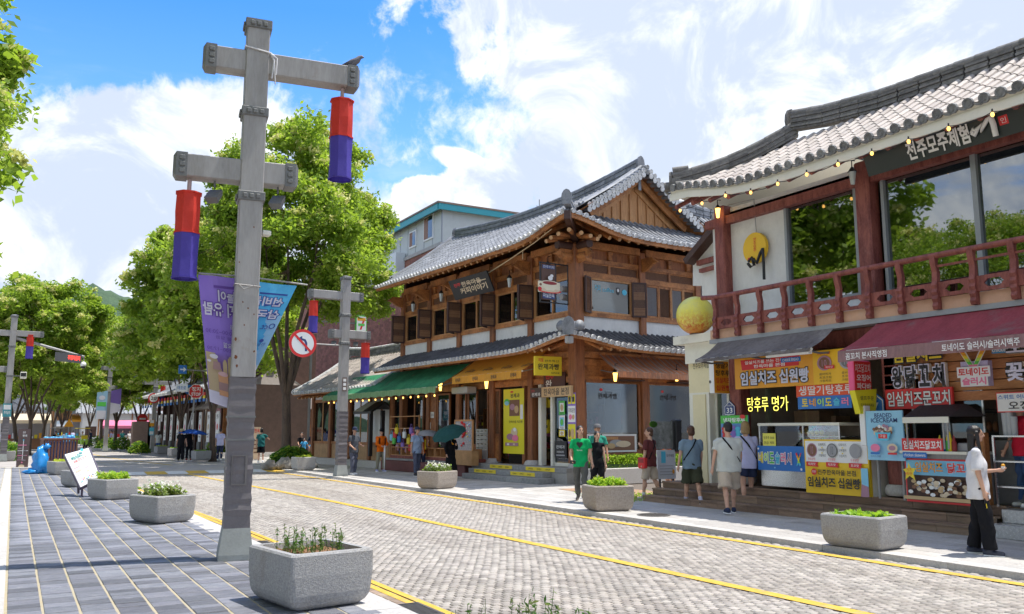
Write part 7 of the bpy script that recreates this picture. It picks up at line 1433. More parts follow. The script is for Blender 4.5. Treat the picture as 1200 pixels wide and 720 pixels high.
q=MB();q.tube([(a1[0]-.02,PLy,a1[1]),(a1[0]-.02,PLy,a1[1]-.3)],.03,steelp,6);q.ball((a1[0]-.02,PLy,a1[1]-.45),(.16,.16,.17),white,12,8);q.ball((a1[0]-.02,PLy,a1[1]-.55),(.13,.13,.14),black,12,8);q.build('camera_dome',t,world=True)
t=thing('security_camera','small white camera box on the left-edge pole below the traffic arm','camera',(PLx+.3,PLy,4.6));q=MB();q.cbox(.2,-.5,-.1,.5,.1,.25,creamw,.02);q.cbox(.22,-.52,.0,.48,-.5,.2,black,.01);q.build('camera_body',t);q=MB();q.bar((-.2,0,.05),(.2,0,.05),.06,.06,steeld);q.build('bracket',t)
bd=Board((PLx-.2,PLy-.2,2.4),(1,0,0),UPZ,.42,.72,.02,mat('notice_teal',(.06,.30,.35),.5));bd.rect(.1,.55,.9,.9,white);bd.text('주차금지',.15,.2,.85,.45,white,.02);t=thing('pole_notice','small teal notice strapped to the left-edge pole','notice',(PLx,PLy-.2,2.4));bd.build(t,world=True)
# distant poles with lanterns
for i,(px_,py_,lb)in enumerate(((178,530,'grey cross-arm pole with a 20 speed sign beyond the stop sign'),(62.5,519,'small distant cross-arm pole far down the street centre'),(125,522,'grey pole with blue banner under the far right trees'))):
 x,y=G(px_,py_);sc_=1
 if i==0:
  cross_pole(x,y,0,lb,up=(-1.4,1.2),lo=(-1.0,1.2),zu=7.2,zl=5.4,ztop=7.9,detail=False,wrap=False);lx=AY(160.5,436,y)[0]-x;lantern_thing(x,y,0,lx,AY(160,427,y)[1],1.25,'silk lantern left of the distant speed sign pole',.2);lx=AY(190.7,462,y)[0]-x;lantern_thing(x,y,0,lx,AY(190,453,y)[1],1.25,'silk lantern right of the distant speed sign pole',.2)
  sx,sz=AY(179.5,467,y);t=thing('traffic_sign','round 20 speed limit sign on the distant pole','road sign',(sx,y,sz));disc_board(sx,sz,y-.25,.40,lambda b:(b.disc(.5,.5,.5,.5,redp,24),b.disc(.5,.5,.38,.38,white,24),b.text('20',.24,.33,.76,.67,ink,.02)),parent=t);bd=Board((sx-.17,y-.2,2.0),(1,0,0),UPZ,.34,.5,.01,orangep);bd.rect(.1,.5,.9,.95,white);bd.build(t,world=True,name='pole_notice');bd=Board((sx-.17,y-.2,1.3),(1,0,0),UPZ,.34,.6,.01,cyanp);bd.rect(.1,.1,.9,.5,white);bd.build(t,world=True,name='pole_notice')
 elif i==1:cross_pole(x,min(y,135),0,lb,detail=False,wrap=False)
 else:
  y=78.;x=AY(125,500,y)[0];cross_pole(x,y,0,lb,detail=False,wrap=False);t=thing('pole_banner','blue and white festival banner on a distant pole under the far right trees','banner',(x-.5,y,3.0));bd=Board((x-.9,y-.25,2.6),(1,0,0),UPZ,.8,2.3,.01,prs);bd.rect(.05,.0,.95,.3,prw);bd.rect(.1,.45,.9,.6,greenp);bd.disc(.5,.75,.3,.08,prw);bd.build(t,world=True)
  t=thing('pole_banner','purple and white festival banner beside the blue one on a distant pole','banner',(x+.5,y,3.0));bd=Board((x+.15,y-.25,3.0),(.8,0,.25),UPZ,.8,1.9,.01,ban_p);bd.poly([(0,0),(1,0),(1,.3),(0,.5)],prw);bd.build(t,world=True)
  # stop sign and blue arrow sign
sx,sy=G(219,538);t=thing('stop_sign','red octagonal Korean stop sign on a bent grey post','road sign',(sx,sy,0));cx,cz=AY(229.5,459,sy);q=MB();q.tube([(sx,sy,0),(sx,sy,1.9),(cx-.08,sy,2.85),(cx-.08,sy,cz+.3)],.05,steelp,8);q.build('post',t,world=True);r_=7.6/FPX*math.hypot(cx,sy)
bd=Board((cx-r_,sy-.1,cz-r_),(1,0,0),UPZ,2*r_,2*r_,.02,None);oc=[(.5+.54*math.cos(rad(22.5+45*k)),.5+.54*math.sin(rad(22.5+45*k)))for k in range(8)];bd.pn.prism([bd.P(a*bd.w,b_*bd.h,0)for a,b_ in oc],(0,.02,0),greyp);bd.poly(oc,white);bd.poly([(.5+(a-.5)*.93,.5+(b_-.5)*.93)for a,b_ in oc],redp);bd.text('정지',.2,.5,.8,.82,white,.03);bd.text('STOP',.18,.18,.82,.42,white,.03);bd.build(t,world=True)
x2,y2=G(241,530);y2=62.;x2=AY(241,500,y2)[0];t=thing('sign_post','white post with a crossbar and small blue street arrow beside the stop sign','sign post',(x2,y2,0));q=MB();q.tube([(x2,y2,0),(x2,y2,AY(241,452,y2)[1])],.09,creamw,8);zz=AY(240,453,y2)[1];q.tube([(AY(218,453,y2)[0],y2,zz),(x2+.1,y2,zz)],.05,creamw,6);q.build('post',t,world=True);disc_board(AY(221.5,457,y2)[0],AY(221,457,y2)[1],y2-.15,.33,lambda b:(b.disc(.5,.5,.5,.5,bluep,20),b.poly([(.2,.4),(.5,.4),(.5,.25),(.85,.5),(.5,.75),(.5,.6),(.2,.6)],white)),parent=t)
ax,az=AY(209,438,48.);t=thing('street_arrow_sign','blue arrow street name sign on a thin rod high among the trees','road sign',(ax,48.,0));bd=Board((ax,48.,az),(1,0,0),UPZ,AY(219,430,48.)[0]-ax,.45,.03,bluep);bd.poly([(.2,.42),(.6,.42),(.6,.2),(.95,.5),(.6,.8),(.6,.58),(.2,.58)],white);bd.build(t,world=True);xr2=10.9;q=MB();q.tube([(ax,48.1,az+.25),(xr2,48.1,az+.1)],.035,steelp,6);q.tube([(xr2,48.1,0),(xr2,48.1,az+.25)],.06,steelp,8);q.build('post',t,world=True)
bd=Board((ax-.1,47.95,az-.95),(1,0,0),UPZ,.6,.4,.03,white);bd.text('태조로',.15,.25,.85,.75,bluep,.01);bd.build(t,world=True)
# convenience store sign
y7=47.;x7,z7=AY(417,389,y7);x8,z8=AY(430,370,y7);t=thing('convenience_sign','square green white and red sign with a 7 behind the second pole','shop sign',(x7,y7,z7));bd=Board((x7,y7,z7),(1,0,0),UPZ,x8-x7,z8-z7,.2,greenp);bd.rect(.06,.08,.94,.92,white);bd.rect(.12,.66,.88,.84,orangep);bd.poly([(.62,.68),(.80,.68),(.52,.14),(.34,.14)],redp);bd.rect(.2,.36,.8,.50,greenp);bd.build(t,world=True);q=MB();q.bar((x8,y7+.1,(z7+z8)/2),(14.2,y7+.1,(z7+z8)/2),.08,.08,steeld);q.bar((14.2,y7+.1,0),(14.2,y7+.1,z8),.12,.12,steeld);q.build('bracket',t,world=True)
# tilted notice board standing in its planter, slatted bin, blue bag, totem sign
t=thing('notice_board','white notice board tilted back on a dark frame between two planters','notice board',(1.95,24.9,0),14);yb_=0
A_=Vector((0,0,0));lo_l,lo_r,up_l,up_r=[Vector((AY(*p)[0],p[2],AY(*p)[1]))for p in((94,572,24.3),(118,560,24.3),(75,533,25.4),(104,525,25.4))]
def bil(x,y):return(lo_l*(1-x)+lo_r*x)*(1-y)+(up_l*(1-x)+up_r*x)*y
nrm=(lo_r-lo_l).cross(up_l-lo_l).normalized();q=MB();q.prism([bil(0,0),bil(1,0),bil(1,1),bil(0,1)],-nrm*.05,white);q.build('sign_panel',t,world=True)
bd=Board(lo_l,lo_r-lo_l,up_l-lo_l,(lo_r-lo_l).length,(up_l-lo_l).length);R0,U0=lo_r-lo_l,up_l-lo_l;bd.R=(lo_r-lo_l)/bd.w;bd.U=(up_l-lo_l)/bd.h;bd.Nn=nrm;bd.k=3
bd.text('한옥마을 안내',.25,.88,.62,.93,cyanp,.0);bd.disc(.82,.90,.07,.045,cyanp,14);bd.text('버스킹존',.22,.74,.80,.85,paint('print_teal',(.02,.30,.28)),.04);bd.text('이용시간 안내',.24,.65,.84,.72,redp,.02);[bd.rect(.12+.45*(k%2),.52-.11*(k//2),.42+.45*(k%2),.53-.11*(k//2),(pink,greyp,orangep)[k%3])for k in range(8)];[bd.disc(.2+.08*k,.12+.02*(k%3),.03,.02,(cyanp,pink,orangep,dblue)[k%4],8)for k in range(8)];[bd.text('공연 금지 구역',.12+.45*(k%2),.44-.10*(k//2),.4+.45*(k%2),.48-.10*(k//2),redp,0)for k in range(4)];bd.build(t,world=True)
q=MB();fr_=mat('frame_violet_black',(.06,.045,.08),.5)
for a,b_ in((bil(0,0),bil(0,1)),(bil(1,0),bil(1,1)),(bil(0,0),bil(1,0)),(bil(0,1),bil(1,1))):q.bar(a-nrm*.03,b_-nrm*.03,.04,.07,fr_)
q.bar(bil(.1,.0),(bil(.1,0).x,bil(.1,0).y,0.02),.05,.05,fr_);q.bar(bil(.95,.0),(bil(.95,0).x,bil(.95,0).y,.02),.05,.05,fr_);q.bar(bil(.5,.9),(bil(.5,.9).x+.1,bil(.5,.9).y+.3,.02),.05,.05,fr_);q.build('stand_frame',t,world=True)
q=MB();q.cbox(2.0,23.95,0,2.55,24.35,.16,paint('base_block_blue',(.14,.14,.20)),.02);tt=thing('ballast_block','blue grey weight block on the ground below the tilted notice board','weight',(2.3,24.1,0));q.build('block',tt,world=True)
bx_,by_=1.75,41.4;t=thing('litter_bin','brown timber slatted litter bin with blue bag rims behind the planters','bin',(bx_,by_,0),8);wn=mat('bin_timber',(.20,.085,.055),.6,.3,5,.2,30,island=.2)
for k in range(11):q=MB();q.cbox(-.62+k*.115,-.52,.1,-.54+k*.115,-.47,1.30,wn,.008);q.build('slat',t)
for k in range(8):q=MB();q.cbox(-.66,-.42+k*.115,.1,-.62,-.34+k*.115,1.30,wn,.008);q.build('slat',t)
q=MB();q.box(-.6,-.44,.05,.62,.48,1.2,bluep);q.box(-.66,-.5,.0,.66,.5,.1,wn);q.cbox(-.67,-.54,1.26,.67,-.44,1.34,wn,.01);q.cbox(-.67,.42,1.26,.67,.5,1.34,wn,.01);q.cbox(-.67,-.44,1.26,-.6,.42,1.34,wn,.01);q.cbox(.6,-.44,1.26,.67,.42,1.34,wn,.01);q.build('bin_body',t)
q=MB()
for k in range(20):a=k*.7;q.ball((-.25+.28*math.cos(a),.28*math.sin(a),1.33+.03*math.sin(k*3)),(.1,.1,.05),mat('liner_blue',(.10,.45,.80),.4,.2,8),6,4)
for k in range(8):q.ball((.42+.08*math.cos(k),.08*math.sin(k),1.38+.03*math.sin(k*3)),(.09,.09,.08),MATS['liner_blue'],6,4)
q.build('bin_liner',t)
def blob(name,c,r,m,seed,amp,parent,n=3):
 bm=__import__('bmesh').new();__import__('bmesh').ops.create_icosphere(bm,subdivisions=n,radius=1);me=bpy.data.meshes.new(name)
 for v in bm.verts:
  d=1+amp*mnoise.noise(v.co*1.6+Vector((seed,0,0)))+amp*.6*mnoise.noise(v.co*4+Vector((seed,3,0)));v.co=Vector((v.co.x*r[0]*d*(1-.35*max(0,v.co.z)),v.co.y*r[1]*d*(1-.35*max(0,v.co.z)),v.co.z*r[2]*d))+Vector(c)
 bm.to_mesh(me);bm.free();me.materials.append(m);[setattr(p,'use_smooth',True)for p in me.polygons];return link(name,me,parent)
t=thing('rubbish_bag','blue plastic rubbish bag slumped against the slatted bin','bag',(1.0,38.4,0));bagm=mat('bag_blue',(.02,.28,.72),.3,.25,5,.3,12,spec=.6);blob('bag_body',(0,0,.48),(.33,.26,.55),bagm,3,.5,t);blob('bag_tail',(-.22,-.05,.1),(.3,.2,.12),bagm,8,.5,t);blob('bag_knot',(.2,0,1.05),(.12,.08,.12),bagm,5,.6,t,2)
q=MB();bd=Board((2.05,36.4,.02),(1,.15,0),UPZ,.5,.42,.02,paint('card_orange',(.62,.34,.14)));t=thing('cardboard_sheet','small orange-brown board leaning at the foot of the lime tufted planter','board',(2.1,36.4,0));bd.build(t,world=True)
tx,ty=G(27,549);t=thing('totem_sign','dark brown free-standing map sign with a white route line at the left','sign',(tx,ty,0));xw0=AY(20,530,ty)[0];xw1=AY(34,530,ty)[0];zt_=AY(27,503,ty)[1];bd=Board((xw0,ty-.1,0),(1,0,0),UPZ,xw1-xw0,zt_,.35,mat('totem_brown',(.13,.085,.08),.5,.1,3));bd.rect(.44,.20,.50,.70,white);bd.rect(.05,.58,.75,.60,pink);bd.rect(.05,.44,.9,.455,white);bd.rect(.05,.32,.85,.335,pink);bd.rect(.05,.21,.6,.225,mauve);bd.disc(.46,.72,.06,.02,cyanp,10);bd.disc(.46,.15,.07,.02,pink,10);bd.text('전주',.36,.88,.6,.94,white,.02);bd.text('한옥',.36,.80,.75,.86,white,.02);[bd.rect(.1+.4*(k%2),.50-.06*k,.35+.4*(k%2),.515-.06*k,greyp)for k in range(6)];bd.disc(.45,.05,.25,.05,beige,14);bd.build(t,world=True);q=MB();q.cbox(xw0-.1,ty-.2,0,xw1+.1,ty+.35,.05,whitep,.01);q.build('base_plate',t,world=True)
# boundary stones
for i,(p,w_,h_,lb)in enumerate((((168,521),1.6,2.4,'brown stone block under the right trees beside the distant speed sign pole'),((184,520),1.4,2.4,'brown stone block just right of the distant speed sign pole'))):
 x,y=G(*p,0);y=76.;x=AY(p[0],500,y)[0];q=MB();q.cbox(x-w_/2,y,0,x+w_/2,y+1,h_,mat('block_brown',(.27,.19,.16),.8,.2,3),.03);t=thing('stone_block',lb,'stone block',(x,y,0));q.build('block',t,world=True)
 # stone wall behind the left trees and manhole
q=MB();hm_=mat('iron_cover',(.13,.12,.11),.6,.2,20,.3,50,metal=.3);mx,my=G(766,604);q.lathe((0,0,0),[(.33,.0),(.33,.008),(.29,.010)],hm_,28,False);
for k in range(-4,5):L_=math.sqrt(max(0,.27**2-(k*.06)**2));q.box(-L_,k*.06-.012,.008,L_,k*.06+.012,.016,hm_)
t=thing('manhole_cover','round iron manhole cover in the pavement beside the strolling men','manhole',(mx,my,.004));q.build('cover',t)
# A-board by the deck end
x0,y0=G(726,588);yy=16.75;t=thing('menu_stand','tall menu stand with a rock photo above a pale price list','menu stand',(13.3,yy,0));X0_,X1_=AY(770,520,yy)[0],AY(791,520,yy)[0];bd=Board((X0_,yy,AY(740,563,yy)[1]),(1,0,0),UPZ,X1_-X0_,AY(740,528,yy)[1]-AY(740,563,yy)[1],.04,mat('menu_pale',(.66,.68,.72),.5));bd.rect(.2,.55,.45,.95,cyanp);bd.text('모주체험',.5,.75,.9,.85,ink,0);[bd.rect(.1,.44-k*.1,.85,.46-k*.1,greyp)for k in range(4)];bd.disc(.85,.25,.07,.08,orangep,10);bd.build(t,world=True)
bd=Board((X0_-.15,yy+.03,AY(740,528,yy)[1]+.02),(1,0,0),UPZ,X1_-X0_+.1,.68,.04,mat('photo_rock',(.14,.15,.14),.5,.6,6,col2=(.32,.33,.32)));bd.disc(.1,.9,.2,.12,LD,10);bd.build(t,world=True,name='photo_panel',pname='photo_print');q=MB();q.cbox(X1_-.02,yy-.08,AY(740,528,yy)[1]-.05,X1_+.18,yy+.12,AY(740,528,yy)[1]+.75,black,.02);q.bar((X0_+.1,yy+.05,0),(X0_+.1,yy+.05,1.2),.04,.04,black);q.bar((X1_-.05,yy+.05,0),(X1_-.05,yy+.05,1.2),.04,.04,black);q.bar((X0_,yy-.2,.03),(X1_,yy-.2,.03),.05,.05,black);q.build('stand_frame',t,world=True)
for i,(x,y)in enumerate(((3.5,7.9),(3.42,13.6))):
 t=thing('drain_grate',('iron drain grate in the left gutter beside the largest planter','iron drain grate in the left gutter beyond the big pole')[i],'drain',(x,y,ZR+.01));q=MB();q.box(-.16,-.32,0,.16,-.29,.012,hm_);q.box(-.16,.29,0,.16,.32,.012,hm_);q.box(-.16,-.29,0,-.13,.29,.012,hm_);q.box(.13,-.29,0,.16,.29,.012,hm_)
 for k in range(11):q.box(-.13,-.26+k*.05,.0,.13,-.24+k*.05,.010,hm_)
 q.build('grate',t);q=MB();q.quad((-.13,-.29,.001),(.13,-.29,.001),(.13,.29,.001),(-.13,.29,.001),black);q.build('pit',t)  # flat black sheet stands in for the darkness below the bars
 #  TREES
bark=mat('bark',(.15,.105,.075),.9,.4,6,.9,14,col2=(.07,.05,.04),stretch=(1,1,.3));barkg=mat('bark_mossy',(.13,.11,.06),.9,.4,6,.9,14,col2=(.06,.055,.03),stretch=(1,1,.3))
def tree_data(seed,Hc,rx,rz,fork,nclump,nleaf,lsize,tr=.2,bl=.34):
 R=np.random.default_rng(seed);rnd=random.Random(seed);tb=MB();lean=rnd.uniform(-.3,.3)
 top=Vector((lean,rnd.uniform(-.2,.2),fork));tb.tube([(0,0,-.1),(0,0,.25),(lean*.4,0,fork*.5),top],[tr*1.5,tr*1.1,tr*.92,tr*.82],bark,12)
 cl=[];
 for i in range(nclump):
  while True:
   p=R.normal(0,1,3);p/=np.linalg.norm(p)
   if p[2]>-.62:break
  k=R.uniform(.45,1.0)**.5*(1+.16*math.sin(3*math.atan2(p[1],p[0])+seed)+.10*math.sin(5*p[2]+seed));cl.append(np.array([p[0]*rx*k,p[1]*rx*k,Hc+p[2]*rz*k]))
 cl=np.array(cl);limbs=[]
 nl=6
 for i in range(nl):
  a=2*math.pi*i/nl+rnd.uniform(-.3,.3);e=Vector((math.cos(a)*rx*.5,math.sin(a)*rx*.5,Hc+rz*rnd.uniform(-.2,.45)));m1=top.lerp(e,.33)+Vector((0,0,.25));m2=top.lerp(e,.68)+Vector((rnd.uniform(-.3,.3),rnd.uniform(-.3,.3),.2));pts=[top-Vector((0,0,.25)),m1,m2,e];tb.tube(pts,[tr*.55,tr*.40,tr*.25,tr*.12],bark,8);limbs+=[m1,m2,e]
 for c in cl[::2]:
  L=min(limbs,key=lambda q:(q-Vector(c)).length);c_=Vector(c);md=L.lerp(c_,.5)+Vector((0,0,-.12));tb.tube([L,md,c_],[tr*.16,tr*.09,tr*.04],bark,5,cap=False)
 n_each=nleaf//nclump;P=[];F=[]
 for c in cl:
  r=R.uniform(.5,1.05)*rx*.20;p=R.normal(0,1,(n_each,3));p/=np.linalg.norm(p,axis=1)[:,None];p*=(R.uniform(.25,1,n_each)**.5)[:,None];p=c+p*np.array([r,r,r*.66])+R.normal(0,.15,(n_each,3));P.append(p)
  if R.random()<.8:
   for _ in range(int(R.integers(3,8))):
    q=R.normal(0,1,3);q/=np.linalg.norm(q);q[2]=abs(q[2])*.8+.1;F.append(c+q*np.array([r,r,r*.68])+R.normal(0,.10,(int(nleaf*bl/nclump/5)+1,3))*np.array([1,1,.8]))
 P=np.concatenate(P);F=np.concatenate(F);return tb.mesh('trunk'),leafmesh('crown',[(leaves(P,lsize,.5,.2),LG),(leaves(F,lsize*.62,.75,.2),LF_)])
TV=[tree_data(3,10.0,4.8,5.2,3.2,210,92000,.12,.22,.34),tree_data(11,8.8,4.7,5.0,2.8,170,46000,.165,.17,.42),tree_data(23,8.4,4.9,4.9,2.7,160,42000,.175,.17,.42),tree_data(31,8.8,4.6,3.3,3.4,130,42000,.10)]
def tree(v,x,y,s,rz,label,sz=None):
 t=thing('street_tree',label,'tree',(x,y,0),rz,'street trees along the avenue');t.scale=(s,s,sz or s);link('trunk',TV[v][0],t);link('crown',TV[v][1],t);return t
x0=AY(343,500,40.)[0]
tree(0,x0-.25,40.,1.03,40,'largest street tree with cream blossom, behind the no left turn sign')
tree(3,-4.2,19.,.78,10,'tree whose outer leaves reach into the sky at the upper left edge',.85)
tree(2,AY(262,500,50.)[0]-.3,51.,1.0,200,'second street tree on the right, behind the purple banner')
for k,(px_,y_,s_,v_,lb)in enumerate(((212,63.,.84,1,'third street tree on the right, above the dark shop row'),(165,81.,.74,2,'street tree just left of the distant speed sign pole'),(136,86.,.88,1,'street tree on the right with a thin forked trunk, behind the pink stall'),(120,97.,.95,2,'leaning street tree far along the right, beside the blue banner pole'),(105,112.,.82,1,'street tree deep in the avenue on the right'),(98,130.,.85,2,'almost farthest street tree on the right'),(94,152.,.9,1,'farthest street tree on the right, at the avenue end'))):tree(v_,AY(px_,500,y_)[0],y_,s_,70*k,lb)
for k,(px_,y_,s_,v_,lb)in enumerate(((36,68.,.86,1,'street tree behind the brown totem sign, right one of the pair'),(20,72.,.9,2,'thick-trunked street tree on the left, nearer the left edge of its pair'),(-150,60.,.82,1,'street tree mostly beyond the left edge of the picture'),(52,84.,.82,2,'street tree on the left behind the matrix sign arm'),(62,105.,.85,1,'far street tree on the left whose trunk stands by the tricycle riders'),(70,130.,.9,2,'farthest street tree on the left'),(78,160.,.95,1,'hazy tree closing the end of the avenue on the left'))):tree(v_,AY(px_,500,y_)[0],y_,s_,50+61*k,lb)
for k,(x,y,v_,lb)in enumerate(((-8.5,8.,1,'first'),(-9.5,-3.,2,'second'),(-7.5,33.,2,'third'),(-9.5,-14.,1,'fourth'),(-17,14,2,'fifth'),(-16,1,1,'sixth'))):
 t=tree(v_,x,y,1.35,90*k,lb+' of the trees mirrored in the upper windows of the balcony building')
 # planting at the foot of the big tree
def bush(x,y,rx,ry,h,n,g,label,name='shrub',cat='shrub',size=.10,z0=0):
 t=thing(name,label,cat,(x,y,z0));p=RNG.normal(0,1,(n,3));p/=np.linalg.norm(p,axis=1)[:,None];p[:,2]=np.abs(p[:,2]);p*=(RNG.uniform(.3,1,n)**.4)[:,None];p=p*np.array([rx,ry,h]);link('foliage',leafmesh('foliage',[(leaves(p[:int(n*.6)],size,.32),g[0]),(leaves(p[int(n*.6):],size,.4),g[1])]),t);return t
bx0=AY(343,500,38.6)[0];bush(bx0,38.6,1.1,.8,.95,1500,(LD,LG),'dark green spiky shrub round the foot of the big street tree',size=.16)
for i,(dx,s_)in enumerate(((-1.15,.33),(-.5,.42),(.1,.38),(.6,.3))):t=thing('boulder',('leftmost mossy boulder at the foot of the big street tree','largest pale boulder under the spiky shrub','grey boulder under the middle of the spiky shrub','small boulder touching the planter under the spiky shrub')[i],'rock',(bx0+dx,37.8,0));blob('boulder',(0,0,s_*.5),(s_,s_*.8,s_*.7),mat('rock_grey',(.34,.31,.28),.9,.4,4,.6,20,col2=(.20,.19,.17)),i*5,.4,t)
for i,(px_,y_,w_,h_)in enumerate(((66,56,.9,1.1),(258,57,.9,1.3),(128,92,1.2,1.0),(145,84,1.0,1.1),(118,100,1.4,1.2),(165,70,.8,.9))):bush(AY(px_ if px_!=66 else 12,500,y_)[0],y_,w_,.7,h_,700,(LG,LD),('rounded bush at the foot of the left street trees','bush beside the man in white behind the big pole','green bush under the far right trees','clipped bush behind the far planters','tall bush at the foot of the leaning far tree','low bush beside the distant speed sign pole')[i],size=.14)
t=bush(0,0,.1,.1,.1,4,(LB,LG),'x');bpy.data.objects.remove(t.children[0]);bpy.data.objects.remove(t)
p=RNG.uniform(-1,1,(7000,3));p=np.stack([2.55+p[:,0]*2.75,-.75+p[:,1]*.30,.70+p[:,2]*.20+.02*np.sin(p[:,0]*14)],1);link('hedge',leafmesh('hedge',[(leaves(p[:4000],.05,.5),LB),(leaves(p[4000:],.05,.5),LG)]),lst,kind='stuff')
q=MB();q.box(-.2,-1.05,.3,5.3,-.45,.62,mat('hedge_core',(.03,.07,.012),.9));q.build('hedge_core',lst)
p=RNG.normal(0,1,(160,3))*np.array([.3,.2,.02])
gx,gy=G(735,583);t=thing('ground_plants','thin grass and weeds sprouting from the earth strip between planter bed and deck','weeds',(gx,gy,0));p=np.abs(RNG.normal(0,1,(900,3)))*np.array([.0,0,.05])+RNG.uniform(-1,1,(900,3))*np.array([.8,1.2,0]);link('weeds',leafmesh('weeds',[(leaves(p,.045,.3),LB)]),t);t['kind']='stuff'
q=MB();q.add([(12.9,16.6,.005),(15.4,16.6,.005),(15.4,20.9,.005),(13.6,20.9,.005)],[(0,1,2,3)],mat('bare_earth',(.42,.25,.16),.95,.4,6,.5,40,col2=(.28,.2,.13)));q.build('earth_strip',kind='structure')
#  PEOPLE
RM=[]
def cone(q,p0,p1,r0,r1,n=12,m=None,ends=True,sy=1.):
 """round-ended tapered limb"""
 p0,p1=Vector(p0),Vector(p1);d=p1-p0;L=max(d.length,1e-4);d/=L;pts,rs=[],[]
 if ends:
  for a in(80,50,25):pts.append(p0-d*r0*math.sin(rad(a)));rs.append(r0*math.cos(rad(a)))
 pts.append(p0);rs.append(r0);pts.append(p1);rs.append(r1)
 if ends:
  for a in(25,50,80):pts.append(p1+d*r1*math.sin(rad(a)));rs.append(r1*math.cos(rad(a)))
 q.tube(pts,rs,m,n)
def ecyl(q,rings,m,n=20):
 """closed elliptical loft: rings of (centre, rx, ry)"""
 vs=[]
 for c,rx,ry in rings:vs+=[(c[0]+rx*math.cos(2*math.pi*i/n),c[1]+ry*math.sin(2*math.pi*i/n),c[2])for i in range(n)]
 q.add(vs,[(j*n+i,j*n+(i+1)%n,(j+1)*n+(i+1)%n,(j+1)*n+i)for j in range(len(rings)-1)for i in range(n)]+[tuple(range(n-1,-1,-1)),tuple(range((len(rings)-1)*n,len(rings)*n))],m,True)
def person(label,x,y,z,face,Hh,top=('tee',white),bottom=('trousers',black),shoes=white,hair=('short',hairb),hat=None,legs=((0,0),(0,0)),arms=((5,10,15,5),(5,10,15,5)),build=1.,lean=0.,headyaw=0.,female=False,sk=skin,vox=.0115,seat=None,strap=None,socks=None,group=None,splay=2.5,headpitch=0):
 """legs: (thigh forward deg, knee bend deg) left, right; arms: (upper forward, upper out, fore forward, fore out)"""
 t=thing('person',label,'person',(x,y,z),-face,group);s=Hh/1.755;B=MB();joints={}
 ank=[]
 for(a,k),sg in zip(legs,(-1,1)):ank.append(-(.43*math.cos(rad(a))+.42*math.cos(rad(a-k))))
 hz=(seat if seat is not None else-min(ank)+.085);w_=build
 def dirv(f,o,sg):return Vector((sg*math.sin(rad(o)),math.sin(rad(f))*math.cos(rad(o)),-math.cos(rad(f))*math.cos(rad(o))))
 tl=math.sin(rad(lean));up=Vector((0,tl,math.cos(rad(lean))));pel=Vector((0,0,hz));che=pel+up*.34;nec=pel+up*.56;hd=pel+up*.735+Vector((0,.025,0));sk_=sk
 for v in(pel,che,nec):pass
 hips,knees,anks,toes=[],[],[],[]
 for(a,k),sg in zip(legs,(-1,1)):
  h=pel+Vector((sg*.085,0,0));kn=h+dirv(a,splay,sg)*.43;an=kn+dirv(a-k,splay*.4,sg)*.42;hips.append(h);knees.append(kn);anks.append(an)
  pitch=a-k;fp=0 if an.z<.12 else max(-70,min(20,pitch*.9 if pitch<0 else 0));fd=Vector((sg*.12,math.cos(rad(fp)),math.sin(rad(fp))));toes.append((an+Vector((0,0,-.05))-fd*.055,an+Vector((0,0,-.058))+fd*.145))
 sh,el,wr=[],[],[]
 sw=(.165 if female else.185)*w_**.5
 for(f1,o1,f2,o2),sg in zip(arms,(-1,1)):
  a=nec+Vector((sg*sw*.95,0,-.075));e=a+dirv(f1,o1,sg)*.285;w2=e+dirv(f2,o2,sg)*.245;sh.append(a);el.append(e);wr.append(w2)
  # --- body
 ecyl(B,[(pel+Vector((0,0,-.08)),.13*w_,.09*w_),(pel,.155*w_,.11*w_),(pel+up*.1,.145*w_,.105*w_),(pel+up*.2,(.12 if female else.135)*w_,.09*w_),(che,.155*w_,.105*w_),(pel+up*.45,.145*w_,.088*w_),(pel+up*.52,.07,.05)],sk_)
 for i in(0,1):cone(B,nec+Vector((0,0,-.04)),sh[i],.04,.045,10,sk_);cone(B,sh[i],el[i],.045*w_**.5,.038,10,sk_);cone(B,el[i],wr[i],.038,.026,10,sk_)
 for i in(0,1):cone(B,hips[i],knees[i],.085*w_,.055,12,sk_);cone(B,knees[i],anks[i],.052,.036,12,sk_);B.ball(knees[i].lerp(anks[i],.3)+Vector((0,-.015,0)),(.055,.06,.1),sk_,10,8);cone(B,toes[i][0],toes[i][1],.036,.028,8,sk_);cone(B,anks[i],toes[i][0],.036,.034,8,sk_)
 cone(B,nec+Vector((0,-.01,-.02)),hd+Vector((0,-.02,-.06)),.055 if not female else.047,.05,10,sk_)
 yaw=Matrix.Rotation(rad(-headyaw),3,'Z')@Matrix.Rotation(rad(headpitch),3,'X')
 def hp(v):return hd+yaw@Vector(v)
 def hball(q,c,r,m,nu=12,nv=9):
  q2=MB();q2.ball((0,0,0),r,m,nu,nv);q.add([hp(Vector(c)+Vector(v))for v in q2.v],q2.f,m,True)
 hball(B,(0,-.012,.035),(.077,.096,.092),sk_);hball(B,(0,.018,-.035),(.058,.068,.068),sk_);hball(B,(0,.05,-.075),(.03,.03,.025),sk_);hball(B,(0,.098,-.012),(.013,.02,.022),sk_,8,6);hball(B,(0,.088,.012),(.010,.014,.028),sk_,8,6)
 for sg in(-1,1):hball(B,(sg*.078,-.01,-.005),(.012,.022,.032),sk_,8,6)
 # hands: palm, four jointed fingers of unequal length, thumb from the side of the palm
 hands=[]
